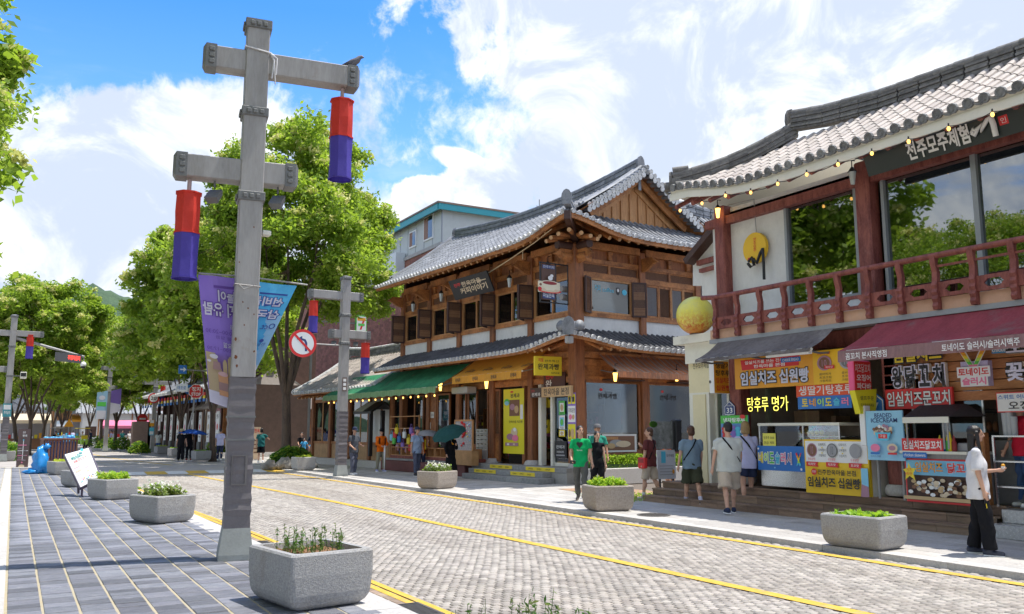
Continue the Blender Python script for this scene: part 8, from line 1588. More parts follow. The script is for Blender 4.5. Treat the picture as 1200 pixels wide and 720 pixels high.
 for i,sg in((0,-1),(1,1)):
  d=(wr[i]-el[i]).normalized();side=Vector((0,1,0))-d*d.y;side=(side if side.length>.2 else Vector((sg,0,0))-d*d.x*sg).normalized();nrm_=d.cross(side).normalized()*-sg
  cone(B,wr[i],wr[i]+d*.075,.026,.034,8,sk_);B.ball(wr[i]+d*.05,(.034,.034,.034),sk_,8,6)
  for k,L in enumerate((.062,.072,.067,.052)):
   b0=wr[i]+d*.078+side*(.028-.019*k);b1=b0+(d+nrm_*.25).normalized()*L*.55;b2=b1+(d*.75+nrm_*.75).normalized()*L*.5;cone(B,b0,b1,.0095,.009,6,sk_);cone(B,b1,b2,.009,.0075,6,sk_)
  th0=wr[i]+d*.03+side*.028;th1=th0+(d*.6+side*.8).normalized()*.036;cone(B,th0,th1,.0115,.010,6,sk_);cone(B,th1,th1+(d*.95+side*.25+nrm_*.2).normalized()*.028,.010,.008,6,sk_);hands.append(wr[i]+d*.095+nrm_*.02)
 bo=B.build('body',t);RM.append((bo,vox,0,s))
 def clothing(name,q,fold=.008,v=vox):o=q.build(name,t);RM.append((o,v*1.2,fold*1.5,s));return o
 kind,m=top;g_=.022 if kind!='fit' else.012
 q=MB();hem=-.10 if kind in('tee','shirt','jacket','vest')else-.02;loose=1.15 if kind in('tee','jacket')else 1.07
 if kind=='big':hem=-.16;loose=1.28
 sleeve={'tee':.62,'shirt':.66,'jacket':2,'fit':0,'vest':0,'big':.85,'dress':2}.get(kind,.6)
 rr0=(.165*w_*loose,.125*w_*loose);ecyl(q,[(pel+Vector((0,0,hem)),rr0[0]*1.02,rr0[1]*1.04),(pel+Vector((0,0,hem+.12)),rr0[0],rr0[1]),(pel+up*.2,(.142 if female and kind=='fit' else.158)*w_*loose,.115*w_*loose),(che,.17*w_*loose**.7,.125*w_*loose**.6),(pel+up*.43,.170*w_,.112*w_),(pel+up*.49,.135,.09),(pel+up*.53,.09,.07),(pel+up*.56,.066,.058)],m)
 for i in(0,1):
  cone(q,nec+Vector((0,0,-.04)),sh[i],.058,.068,10,m)
  if sleeve:d=el[i]-sh[i];cone(q,sh[i],sh[i]+d*min(1,sleeve),.072*w_**.4,.070*loose,12,m,sleeve>1);
  if 0<sleeve<=1:q.ball(sh[i],.071,m,10,8)
  if sleeve>1:cone(q,el[i],wr[i]-(wr[i]-el[i]).normalized()*.02,.06,.042,10,m)
 if kind=='dress':ecyl(q,[(pel+Vector((0,.02,-.62)),.27,.22),(pel+Vector((0,.01,-.35)),.22,.18),(pel+Vector((0,0,-.05)),.175,.135),(pel+up*.16,.145,.11)],m,26)
 clothing('shirt' if kind!='dress' else 'dress',q,.010)
 kind2,m2=bottom
 if kind2!='none':
  q=MB();ecyl(q,[(pel+Vector((0,0,-.11)),.135*w_,.11*w_),(pel,.168*w_,.128*w_),(pel+up*.1,.155*w_,.117*w_)],m2)
  for i in(0,1):
   if kind2=='trousers':cone(q,hips[i],knees[i],.102*w_,.078*w_**.5,12,m2);cone(q,knees[i],anks[i]+(knees[i]-anks[i]).normalized()*.02,.076*w_**.5,.066,12,m2,False)
   elif kind2=='wide':cone(q,hips[i],knees[i],.105*w_,.095,12,m2);cone(q,knees[i],anks[i],.095,.095,12,m2,False);q.ball(knees[i],.094,m2,10,8)
   elif kind2=='shorts':cone(q,hips[i],hips[i].lerp(knees[i],.55),.104*w_,.104*w_,14,m2);cone(q,hips[i].lerp(knees[i],.5),hips[i].lerp(knees[i],.98),.104*w_,.108*w_,14,m2,False)
   elif kind2=='shortshort':cone(q,hips[i],hips[i].lerp(knees[i],.62),.104*w_,.106*w_,14,m2,False);q.ball(hips[i],.10*w_,m2,12,8)
  if kind2=='skirt':ecyl(q,[(pel+Vector((0,0,-.42)),.24,.2),(pel+Vector((0,0,-.1)),.18,.15),(pel+up*.1,.14,.11)],m2,24)
  clothing({'trousers':'trousers','wide':'trousers','shorts':'shorts','shortshort':'shorts','skirt':'skirt'}[kind2],q,.012)
 for i in(0,1):
  if shoes is not None:
   q=MB();a,b_=toes[i];cone(q,a+Vector((0,0,.004)),b_+Vector((0,0,.004)),.045,.037,10,shoes);cone(q,a+Vector((0,0,.02)),anks[i]+Vector((0,0,-.01)),.044,.043,10,shoes);RM.append((q.build('shoe',t),.011,0,s));q=MB();d_=(b_-a).normalized();q.bar(a-d_*.03-Vector((0,0,.032)),b_+d_*.03-Vector((0,0,.026)),.075,.02,white if shoes is not white else greyp);q.build('sole',t)
  if socks is not None:q=MB();cone(q,anks[i],anks[i].lerp(knees[i],.25),.043,.048,10,socks,False);q.build('sock',t)
 hk,hm_=hair;q=MB()
 if hk!='bald':
  hball(q,(0,-.022,.047),(.086,.098,.092),hm_,14,10)
  if hk in('short','full'):hball(q,(0,-.045,.0),(.080,.07,.075),hm_)
  if hk=='full':hball(q,(0,-.045,-.03),(.088,.07,.08),hm_)
  if hk=='long':ecyl(q,[(hd+Vector((0,-.06,-.44)),.03,.02),(hd+Vector((0,-.075,-.32)),.075,.035),(hd+Vector((0,-.07,-.18)),.085,.05),(hd+Vector((0,-.05,.0)),.082,.065)],hm_);cone(q,hp((.075,.0,.03)),nec+Vector((.10,.07,-.16)),.03,.018,8,hm_);cone(q,hp((-.075,.0,.03)),nec+Vector((-.10,.06,-.14)),.03,.018,8,hm_)
  if hk=='bob':hball(q,(0,-.03,-.02),(.098,.09,.11),hm_);hball(q,(0,-.04,-.09),(.095,.07,.06),hm_)
  if hk=='tail':hball(q,(0,-.05,.0),(.078,.065,.07),hm_);cone(q,hp((0.02,-.1,.0)),hp((.05,-.12,-.24)),.04,.02,8,hm_)
 if q.v:
  ho=q.build('hair',t);RM.append((ho,.009,.006,s))
  # keep hair off the face: it is sunk behind the brow by the offset above
 if Hh and vox<.0135:
  q=MB()
  for sg in(-1,1):hball(q,(sg*.030,.083,.012),(.011,.006,.006),ink,8,5);
  q.build('eyes',t);q=MB();hball(q,(0,.084,-.052),(.022,.008,.006),mat('lip',(.40,.12,.10),.5),8,5);q.build('mouth',t);q=MB()
  for sg in(-1,1):hball(q,(sg*.031,.082,.034),(.018,.006,.004),hm_ if hk!='bald' else hairb,8,5)
  q.build('eyebrows',t)
 if hat:
  hk2,hm2=hat;q=MB()
  def hl(prof,c0=(0,0,0)):
   q2=MB();q2.lathe((0,0,0),prof,hm2,16);q.add([hp(Vector(v)+Vector(c0))for v in q2.v],q2.f,hm2,True)
  if hk2=='cap':hl([(.098,.045),(.100,.075),(.085,.125),(.05,.148),(.01,.154)],(0,-.015,0));q.add([hp(v)for v in[(-.075,.06,.058),(-.06,.13,.05),(0,.165,.048),(.06,.13,.05),(.075,.06,.058),(-.075,.06,.07),(-.06,.13,.062),(0,.165,.06),(.06,.13,.062),(.075,.06,.07)]],[(4,3,2,1,0),(5,6,7,8,9),(0,1,6,5),(1,2,7,6),(2,3,8,7),(3,4,9,8)],hm2)
  else:hl([(.21,.035),(.20,.05),(.10,.065),(.095,.13),(.06,.155),(.01,.16)],(0,-.015,0))
  q.build('hat',t)
 if strap is not None:
  q=MB();q.tube([nec+Vector((.10*strap[0],.04,.0)),che+Vector((.02,.135*w_,.05)),pel+Vector((-.15*strap[0]*w_,.1,.08)),pel+Vector((-.16*strap[0]*w_,-.08,.1)),che+Vector((0,-.14*w_,.06)),nec+Vector((.10*strap[0],-.05,-.01)),nec+Vector((.10*strap[0],.04,0))],.016,strap[1],6);q.build('bag_strap',t)
 t.scale=(s,s,s)
 c,sn=math.cos(rad(-face)),math.sin(rad(-face))
 def world(v):return Vector((x+(v.x*c-v.y*sn)*s,y+(v.x*sn+v.y*c)*s,z+v.z*s))
 return t,dict(hand=[world(h)for h in hands],head=world(hd),che=world(che),pel=world(pel),s=s)
def flush_people():
 for o,v,fold,s in RM:md=o.modifiers.new('r','REMESH');md.mode='VOXEL';md.voxel_size=v;md.use_smooth_shade=True
 dg=bpy.context.evaluated_depsgraph_get()
 new=[(o,bpy.data.meshes.new_from_object(o.evaluated_get(dg)),fold)for o,v,fold,s in RM]
 for o,me,fold in new:
  mats_=list(o.data.materials);o.modifiers.clear();o.data=me
  if not me.materials:
   for m in mats_:me.materials.append(m)
  n=len(me.vertices);co=np.empty(n*3,np.float32);me.vertices.foreach_get('co',co);co=co.reshape(-1,3);no=np.empty(n*3,np.float32);me.vertices.foreach_get('normal',no);no=no.reshape(-1,3)
  # relax the voxel steps
  ed=np.empty(len(me.edges)*2,np.int32);me.edges.foreach_get('vertices',ed);ed=ed.reshape(-1,2);cnt=np.zeros(n);np.add.at(cnt,ed[:,0],1);np.add.at(cnt,ed[:,1],1);cnt[cnt==0]=1
  for lam in(.55,-.50,.5,-.45):
   acc=np.zeros_like(co);np.add.at(acc,ed[:,0],co[ed[:,1]]);np.add.at(acc,ed[:,1],co[ed[:,0]]);co=co+lam*(acc/cnt[:,None]-co)
  if fold:
   h=sum(map(ord,o.name))%17;f=np.sin(co[:,2]*24+co[:,0]*17+2.4*np.sin(co[:,1]*13+h)+1.8*np.sin(co[:,0]*15+h))*.65+np.sin(co[:,0]*33+co[:,2]*17+2*np.sin(co[:,2]*11+h))*.45
   if o.name.startswith('hair'):f=np.sin(np.arctan2(co[:,0],co[:,1])*26+co[:,2]*20)*.6
   co=co+no*(f*fold*.55)[:,None]
  me.vertices.foreach_set('co',co.astype(np.float32).ravel());me.polygons.foreach_set('use_smooth',np.ones(len(me.polygons),dtype=bool));me.update()
def F(px,py,z=0.):return G(px,py,z)
fab=lambda n,c,r=.85:mat(n,c,r,.15,6,.06,90,spec=.15)
c_green=fab('tee_green',(.01,.42,.13));c_teal=fab('tee_teal',(.04,.30,.22));c_black=fab('cloth_black',(.013,.013,.016));c_maroon=fab('tee_maroon',(.13,.035,.035));c_beige=fab('shorts_beige',(.55,.46,.36));c_orange=fab('tee_orange',(.82,.16,.01));c_bluegrey=fab('shirt_blue_grey',(.19,.27,.34));c_olive=fab('shorts_olive',(.06,.065,.04));c_pale=fab('tee_pale_grey',(.56,.58,.54));c_lav=fab('tee_lavender',(.58,.58,.82));c_white=fab('tee_white',(.72,.71,.73));c_grey=fab('trousers_grey',(.12,.12,.11));c_navy=fab('cloth_navy',(.035,.045,.09));c_jean=fab('jeans_blue',(.07,.13,.28));c_red=fab('tee_red',(.62,.02,.05));c_khaki=fab('trousers_khaki',(.30,.28,.20));c_stripe=mat('polo_striped',(.12,.20,.36),.85,.1,6,.05,60);c_dgrey=fab('tee_dark_grey',(.09,.10,.12));c_teald=fab('tee_dark_teal',(.03,.17,.17));c_dolive=fab('cloth_dark',(.04,.045,.04))
k_=N(c_stripe.node_tree);p_=k_.n['Principled BSDF'];tc_=k_.new('ShaderNodeTexCoord');sp_=k_.new('ShaderNodeSeparateXYZ');k_.link(tc_.outputs['Object'],sp_.inputs[0]);fz=k_.math('GREATER_THAN',k_.math('SINE',k_.math('MULTIPLY',sp_.outputs[2],150)),.55);k_.link(k_.mix(fz,(.13,.21,.36),(.5,.58,.66)),p_.inputs['Base Color'])
# the woman walking at the right
x,y=F(1152,650);g1,J=person('woman with long black hair in a loose white T-shirt, holding a snack',x,y,0,146,1.68,('big',c_white),('wide',c_black),paint('shoe_navy',(.03,.035,.06)),('long',hairb),legs=((-3,8),(9,6)),arms=((2,10,96,-4),(2,8,12,2)),female=True,headyaw=-4,vox=.012,build=.92,socks=white)
hh=J['hand'][0];t=thing('snack','small yellow snack cup in the white-shirted woman\'s raised hand','snack',tuple(hh));q=MB();q.lathe((0,0,-.03),[(.02,0),(.028,.06)],white,10);q.build('cup',t);q=MB();q.ball((0,0,.04),.026,orangep,8,6);q.build('food',t)
hh=J['hand'][1];t=thing('phone','phone with a yellow charm held low in the white-shirted woman\'s other hand','phone',tuple(hh));q=MB();q.cbox(-.035,-.005,-.08,.035,.005,.06,black,.004);q.build('phone_body',t);q=MB();q.tube([(0,0,-.08),(.01,0,-.14)],.006,yel,5);q.build('charm',t)
xx,yy=AY(1199,580,6.9)[0],6.9;xr_=14.0+.05;y_r=AX(1197,600,14.15)[0];person('person in a red T-shirt and jeans, cut by the right edge',14.1,AX(1201,600,14.1)[0]-.05,.45,-60,1.68,('tee',c_red),('trousers',c_jean),white,('short',hairb),('cap',paint('cap_pale',(.45,.55,.8))),arms=((-2,12,12,6),(10,10,30,0)),vox=.012)
# couple and the man in teal
x,y=F(681,588);m1,J1=person('young man in a bright green T-shirt with a black heart',x,y,0,222,1.75,('tee',c_green),('trousers',c_grey),fab('shoe_taupe',(.2,.17,.15)),('short',hairb),legs=((16,4),(-14,20)),arms=((10,14,20,12),(14,12,52,-12)),headyaw=-30,vox=.0125,build=.95)
c=J1['che'];d=Vector((math.sin(rad(222)),math.cos(rad(222)),0));r_=Vector((-d.y,d.x,0))*-1
q=MB();bd=Board(c+d*.158-Vector((d.y,-d.x,0))*-.0+Vector((0,0,.0)),Vector((-d.y,d.x,0)),(0,0,1),.16,.16);bd.disc(-.22,.62,.26,.28,ink,12);bd.disc(.22,.62,.26,.28,ink,12);bd.poly([(-.47,.55),(0,-.05),(.47,.55),(0,.75)],ink);bd.text('love',-.4,-.4,.4,-.18,white,0)
mb=MB();mb.v,mb.f,mb.m,mb.mats,mb.sm=bd.pr.v,bd.pr.f,bd.pr.m,bd.pr.mats,bd.pr.sm;mb.build('shirt_print',m1,world=False)if False else None
me_=bd.pr.mesh('shirt_print');o_=bpy.data.objects.new('shirt_print',me_);COL.objects.link(o_);o_.parent=m1;bpy.context.view_layer.update();o_.matrix_parent_inverse=m1.matrix_world.inverted()
hh=J1['hand'][1];t=thing('camera','black camera held at the waist by the man in green','camera',tuple(hh),-42);q=MB();q.cbox(-.065,-.03,-.04,.065,.03,.045,black,.01);q.build('camera_body',t);q=MB();q.tube([(0,0,0),(0,.09,0)],.032,black,12);q.build('lens',t)
x,y=F(712,585);y+=.4;person('woman in a sleeveless black top beside the man in bright green',x,y,0,205,1.60,('fit',c_black),('wide',c_black),white,('tail',hairb),legs=((8,4),(-8,16)),arms=((8,6,6,8),(10,18,16,16)),headyaw=-12,female=True,vox=.0125,build=.9)
x,y=F(706,576);person('man in a teal T-shirt and grey cap walking behind the black-clad woman',x,y+.2,0,205,1.78,('tee',c_teal),('shorts',c_grey),black,('short',hairb),('cap',fab('cap_grey',(.16,.16,.17))),legs=((6,4),(-8,12)),arms=((5,12,20,4),(5,12,20,4)),headyaw=-10,vox=.012,build=1.05,sk=skin2)
# four men strolling toward the stalls
x,y=F(763,586);person('man in a maroon T-shirt and beige shorts with a red bag',x,y,0,-18,1.70,('tee',c_maroon),('shorts',c_beige),fab('shoe_pale',(.5,.48,.45)),('full',hairbr),legs=((14,8),(-6,22)),arms=((2,10,14,4),(30,12,130,-25)),headyaw=-40,vox=.0125,strap=(1,c_black),socks=white)
t=thing('shoulder_bag','small red shoulder bag at the maroon-shirted man\'s side','bag',(x-.22,y+.02,.88),10);q=MB();q.cbox(-.06,-.11,-.13,.06,.11,.13,redp,.02);q.build('bag_body',t);q=MB();q.cbox(-.065,-.09,.0,.065,.09,.11,maroonp,.01);q.build('flap',t)
x,y=AY(798,540,17.1)[0],17.1;person('grey-haired man in an orange T-shirt behind the menu stand',x,y+.5,0,-40,1.76,('tee',c_orange),('shorts',c_bluegrey),black,('short',hairg),legs=((3,4),(-5,10)),vox=.012,headyaw=-20)
x,y=F(812,593);person('man in a blue grey shirt and dark olive shorts, seen from behind',x,y,0,28,1.74,('shirt',c_bluegrey),('shorts',c_olive),c_navy,('full',hairbr),legs=((14,3),(-14,12)),arms=((-6,14,2,10),(6,8,20,0)),vox=.0125,strap=(1,c_black),socks=paint('sock_pale',(.6,.62,.8)),headyaw=-8,build=1.2)
x,y=F(856,602);person('tall man in a pale grey T-shirt, beige shorts and black slides, walking away',x,y,0,34,1.82,('tee',c_pale),('shorts',c_beige),c_navy,('short',hairb),legs=((-16,14),(20,6)),arms=((-4,15,4,10),(8,8,22,0)),vox=.0125,strap=(-1,c_black),headyaw=-25,build=1.28)
x,y=F(877,597);person('blond person in a lavender T-shirt and black shorts holding a bottle, walking away',x,y,0,30,1.82,('tee',c_lav),('shortshort',c_navy),c_dgrey,('bob',hairbl),legs=((-8,6),(12,4)),arms=((2,12,6,0),(8,10,25,0)),vox=.0125,strap=(-1,c_black),socks=c_black,build=1.15)
t=thing('water_bottle','small clear bottle in the blond person\'s hand','bottle',(x-.30,y-.02,.80));q=MB();q.lathe((0,0,-.08),[(.03,0),(.033,.03),(.03,.12),(.014,.16)],mat('bottle_clear',(.6,.68,.72),.2,.05,3),10);q.build('bottle_body',t);q=MB();q.lathe((0,0,.08),[(.016,0),(.015,.025)],white,8);q.build('cap',t)
# right pavement, farther
def umbrella(hand,label,m,r=.55,h=.75,tilt=(0,0),ribs=8,closed=False):
 t=thing('umbrella',label,'umbrella',tuple(hand));t.rotation_euler=(rad(tilt[0]),rad(tilt[1]),0);q=MB();q.tube([(0,0,-.12),(0,0,h)],.009,steeld,6);q.tube([(0,0,h),(0,0,h+.05)],.006,steeld,5);q.build('shaft',t);q=MB();q.tube([(0,0,-.1),(0,0,-.18),(.03,0,-.20),(.05,0,-.17)],.013,orangep if m is not None else woodd,6);q.build('handle',t)
 q=MB();n=ribs*3;rings=[(.02,h),(r*.35,h-.03),(r*.7,h-.12),(r,h-.27)];vs=[]
 for rr_,z in rings:vs+=[(rr_*math.cos(2*math.pi*i/n)*(1-(.04 if i%3 else 0)),rr_*math.sin(2*math.pi*i/n)*(1-(.04 if i%3 else 0)),z+(.03*rr_/r if i%3 else 0))for i in range(n)]
 q.add(vs,[(j*n+i,(j+1)*n+i,(j+1)*n+(i+1)%n,j*n+(i+1)%n)for j in range(3)for i in range(n)]+[tuple(range(n))],m);q.build('canopy',t)
 q=MB()
 for k in range(ribs):a=2*math.pi*k/ribs;q.tube([(0,0,h-.01),(r*.7*math.cos(a),r*.7*math.sin(a),h-.13),(r*math.cos(a),r*math.sin(a),h-.28)],.004,steeld,4)
 q.build('rib',t);return t
x,y=F(528,561);pp,J=person('woman in a long black dress under a dark green umbrella',x,y,0,190,1.58,('dress',c_black),('none',black),fab('shoe_brown',(.08,.05,.04)),('full',hairb),arms=((30,5,118,-18),(10,12,30,0)),female=True,vox=.0125,legs=((4,3),(-4,6)),headyaw=20)
umbrella(J['hand'][0]+Vector((-.22,-.03,.14)),'dark green umbrella tilted over the woman in the black dress',fab('umbrella_green',(.015,.07,.065),.6),.62,.48,(12,-26))
x,y=F(488,558);person('older man in a striped navy polo shirt, grey trousers and dark cap',x,y,0,170,1.74,('tee',c_stripe),('trousers',fab('trousers_slate',(.10,.11,.16))),black,('short',hairg),('cap',c_navy),legs=((-4,3),(10,8)),arms=((4,10,8,4),(0,12,8,8)),vox=.0128,build=1.05,headyaw=-15,sk=skin2)
x,y=F(501,555);pp,J=person('woman in an orange vest with yellow stripes carrying a pale parasol',x,y+.6,0,180,1.60,('vest',c_orange),('trousers',c_navy),black,('tail',hairb),arms=((25,10,130,-10),(5,8,10,5)),female=True,vox=.0125);umbrella(J['hand'][0],'pale grey parasol with a dark edge above the orange vest',fab('parasol_grey',(.42,.42,.46),.6),.62,.42,(2,6))
q=MB();c=J['che'];q.box(c.x-.12,c.y-.15,c.z-.25,c.x-.07,c.y-.13,c.z+.14,yel);q.box(c.x+.07,c.y-.15,c.z-.25,c.x+.12,c.y-.13,c.z+.14,yel);o_=q.build('vest_stripe',pp);bpy.context.view_layer.update();o_.matrix_parent_inverse=pp.matrix_world.inverted()
x,y=F(446,553);pp,J=person('man in an orange jacket and khaki trousers leaning on a stick umbrella',x,y,0,178,1.68,('jacket',c_orange),('trousers',c_khaki),fab('shoe_lilac',(.4,.4,.6)),('short',hairb),('cap',c_black),arms=((18,8,72,-25),(18,8,72,-25)),legs=((3,2),(-3,6)),vox=.0125,headpitch=-18,splay=5)
t=thing('stick_umbrella','closed white stick umbrella under the orange jacket man\'s hands','umbrella',tuple((J['hand'][0]+J['hand'][1])/2));q=MB();q.tube([(0,0,.03),(0,0,-.25),(0,0,-.95)],[.03,.04,.008],white,8);q.build('canopy',t);q=MB();q.tube([(-.05,0,.05),(.05,0,.05)],.016,black,6);q.build('handle',t)
q=MB();c=J['che'];[q.box(c.x+s_*.12-.02,c.y-.155,c.z-.2,c.x+s_*.12+.02,c.y-.13,c.z+.15,c_black)for s_ in(-1,1)];q.cbox(c.x-.15,c.y+.1,c.z-.25,c.x+.15,c.y+.26,c.z+.2,c_black,.03);o_=q.build('backpack',pp);bpy.context.view_layer.update();o_.matrix_parent_inverse=pp.matrix_world.inverted()
x,y=F(411,557);person('man in a navy cap and dark grey T-shirt beside the second pole',x+.1,y,0,165,1.74,('tee',c_dgrey),('trousers',fab('trousers_mottled',(.13,.14,.19))),white,('short',hairb),('cap',c_navy),arms=((15,8,80,-10),(10,10,60,-5)),legs=((-5,3),(8,6)),vox=.0125,headpitch=-15)
x,y=F(307,535);person('man in a dark teal T-shirt and black shorts reaching out, right of the big pole',x,44.5,0,-30,1.74,('tee',c_teald),('shorts',c_black),white,('full',hairb),arms=((5,10,8,4),(60,30,75,20)),legs=((4,2),(-4,8)),vox=.014)if False else None
x=AY(307,500,46.)[0];person('man in a dark teal T-shirt and black shorts reaching out his arm',x,46.,0,10,1.74,('tee',c_teald),('shorts',c_black),white,('full',hairb),arms=((5,10,8,4),(60,30,75,20)),legs=((4,2),(-4,8)),vox=.014)
x=AY(259,500,50.)[0];person('man in a white T-shirt and navy trousers just left of the big pole',x,50.,0,20,1.75,('tee',c_lav),('trousers',c_navy),white,('short',hairb),legs=((6,3),(-6,10)),vox=.014);person('person in dark clothes half hidden by the big pole',x+.75,50.6,0,20,1.70,('tee',c_dolive),('trousers',c_black),black,('short',hairb),vox=.015)
ys=47.;x=AY(354,500,ys)[0];person('seated woman in black by the far hanok shop window',x,ys,.3,200,1.62,('tee',c_black),('trousers',c_black),black,('tail',hairb),legs=((85,85),(85,85)),seat=.5,arms=((40,25,60,0),(30,5,70,-10)),vox=.015,female=True)
x=AY(368,500,ys)[0];person('seated man in a navy T-shirt with blue shorts by the far hanok shop window',x,ys,.3,215,1.74,('tee',c_navy),('shorts',fab('shorts_blue',(.05,.35,.7))),white,('short',hairb),legs=((80,90),(85,85)),seat=.5,vox=.015,lean=8)
x=AY(357,500,ys-.8)[0];person('small child in a sky blue top and red shorts standing between the seated pair',x,ys-.8,.15,190,1.08,('tee',fab('tee_sky',(.10,.45,.8))),('shorts',c_red),white,('short',hairb),arms=((10,30,20,30),(10,30,20,30)),vox=.016)
t=bx_thing('bench','long low stone bench under the far hanok window where two people sit','bench',[(AY(348,500,47.5)[0],47.1,.25,AY(395,500,47.5)[0],47.6,.78)],mat('bench_wood',(.2,.12,.08),.7))
x,y=F(213,539);y0=51.;x=AY(213.5,500,y0)[0];pp,J=person('person in black wearing a straw hat beside the stop sign',x,y0,0,200,1.70,('tee',c_black),('wide',c_black),fab('shoe_olive',(.25,.22,.15)),('short',hairb),('sun',fab('straw',(.55,.46,.28))),arms=((5,18,10,12),(5,10,10,4)),vox=.0145)
x=AY(223,500,51.6)[0];pp,J=person('person in black and grey holding a blue umbrella beside the straw hat',x,51.6,0,200,1.72,('tee',c_black),('trousers',c_black),fab('shoe_red',(.4,.05,.05)),('short',hairb),arms=((40,8,150,0),(5,10,10,4)),vox=.0145);umbrella(J['hand'][0]+Vector((0,0,0)),'royal blue umbrella above the couple by the stop sign',fab('umbrella_blue',(.02,.09,.42),.6),.85,.25,(0,4))
for i,(px_,y_,tp,bt,h_,lb)in enumerate(((186.5,68.,c_pale,c_jean,1.62,'woman with long dark hair in grey before the far white banners'),(159,92.,c_lav,c_navy,1.6,'person in pale blue walking beneath the far right trees'),(165,90.,c_orange,c_navy,1.65,'person in an orange top beneath the far right trees'),(152,95.,c_white,c_beige,1.6,'person in white among the far crowd by the pink stall'),(144,96.,c_teald,c_white,1.66,'person in teal and white among the far crowd'),(134,98.,c_white,c_navy,1.6,'person in white and navy, leftmost of the far crowd'),(131,97.,c_lav,c_black,1.65,'person in lavender far off beside the thin forked tree'),(107,100.,c_navy,c_grey,1.72,'person in navy behind the yellow tricycle'),(86,118.,c_lav,c_dgrey,1.65,'person in pale violet walking mid street in the far distance'),(38,100.,c_navy,c_dgrey,1.7,'rider in dark clothes far down the street at the left'),(43.5,102.,c_dgrey,c_black,1.72,'second rider in dark clothes far down the street at the left'),(3,75,c_white,c_khaki,1.7,'person in white by the left edge behind the cross-arm pole'))):
 x=AY(px_,500,y_)[0];person(lb,x,y_,0,20+40*i,h_,('tee',tp),('trousers',bt),black,('long' if i==0 else 'short',hairb),legs=((8,3),(-6,10)),vox=.02,group=None)
 # people reflected or busy inside: stall keeper
flush_people()
#  FAR STREET LIFE
def tricycle(px_,y_,col,col2,label):
 x=AY(px_,500,y_)[0];t=thing('electric_tricycle',label,'tricycle',(x,y_,0),8);wm=mat('tyre',(.03,.03,.03),.8)
 for dx,dy,r in((-.5,.5,.27),(.5,.5,.27),(0,-.9,.27)):q=MB();pts=[(dx,dy+r*math.cos(a),r+r*math.sin(a))for a in np.linspace(0,2*math.pi,17)];q.tube(pts,.06,wm,6,cap=False);q.tube([(dx-.05,dy,r),(dx+.05,dy,r)],.07,metal,8);q.build('wheel',t)
 q=MB();q.cbox(-.5,-.1,.35,.5,.9,.55,col,.05);q.cbox(-.5,.7,.5,.5,.9,1.15,col,.05);q.cbox(-.3,-1.0,.3,.3,-.6,.85,col,.06);q.cbox(-.28,-.95,.85,.28,-.8,1.2,col2,.03);q.build('body',t);q=MB();q.bar((0,-.85,.8),(0,-.65,1.15),.05,.05,black);q.bar((-.3,-.65,1.15),(.3,-.65,1.15),.04,.04,black);q.build('handlebar',t);q=MB();q.cbox(-.55,-.5,1.85,.55,.95,1.92,col2,.03);[q.tube([(a,b_,.5),(a,b_,1.86)],.02,steeld,5)for a in(-.5,.5)for b_ in(-.45,.85)];q.build('canopy',t)
 q=MB();q.ball((0,-1.02,.75),(.08,.04,.08),white,8,6);q.build('headlight',t);return x,y_
x,y=tricycle(67.5,92.,maroonp,black,'dark red electric tricycle with a roof, coming up the middle of the street');RM.clear()
person('rider in black on the dark red tricycle',x-.1,y+.1,.05,180,1.7,('tee',c_black),('trousers',c_black),black,('short',hairb),('cap',c_navy),legs=((80,80),(80,80)),seat=.72,arms=((50,10,70,0),(50,10,70,0)),vox=.02)
x,y=tricycle(97.5,95.,limep,yel,'lime and yellow electric tricycle with white details under the far trees');person('rider in white on the lime tricycle',x,y+.1,.05,180,1.7,('tee',c_white),('trousers',c_grey),black,('short',hairb),legs=((80,80),(80,80)),seat=.72,arms=((50,10,70,0),(50,10,70,0)),vox=.02);flush_people()
# stalls and houses closing the avenue
def booth(px_,y_,w_,h_,cr,cw,label,face=0):
 x=AY(px_,500,y_)[0];t=thing('market_stall',label,'stall',(x,y_,0),face);q=MB();q.add([(-w_/2,-1,h_),(w_/2,-1,h_),(w_/2,1.2,h_+.6),(-w_/2,1.2,h_+.6),(-w_/2,-1,h_-.3),(w_/2,-1,h_-.3)],[(0,1,2,3),(4,5,1,0)],cr);q.build('canopy',t);q=MB();q.cbox(-w_/2+.1,-.6,0,w_/2-.1,-.1,.95,cw,.02);q.build('counter',t);[MB().tube([(sx*(w_/2-.1),sy,0),(sx*(w_/2-.1),sy,h_)],.04,steelp,6).build('post',t)for sx in(-1,1)for sy in(-.9,1.1)];q=MB();q.box(-w_/2+.2,1.0,.1,w_/2-.2,1.1,h_,random.choice((dimin,greyp)));q.build('back_panel',t);q=MB();[q.cbox(-w_/2+.3+k*.35,-.55,.95,-w_/2+.55+k*.35,-.2,1.15+.15*(k%3),random.choice((redp,yel,white,cyanp,orangep)),.02)for k in range(int(w_/.4))];q.build('goods',t,kind='stuff')
booth(147,104.,5,2.2,pink,white,'stall with a bright pink awning beneath the far right trees');booth(108,128.,5,3.1,orangep,beige,'stall with an orange awning far off');booth(84,150.,5,2.6,white,skyb,'white canopied stall at the end of the avenue');booth(30,90.,4,2.6,beige,brownp,'beige canopied stall behind the left trees')
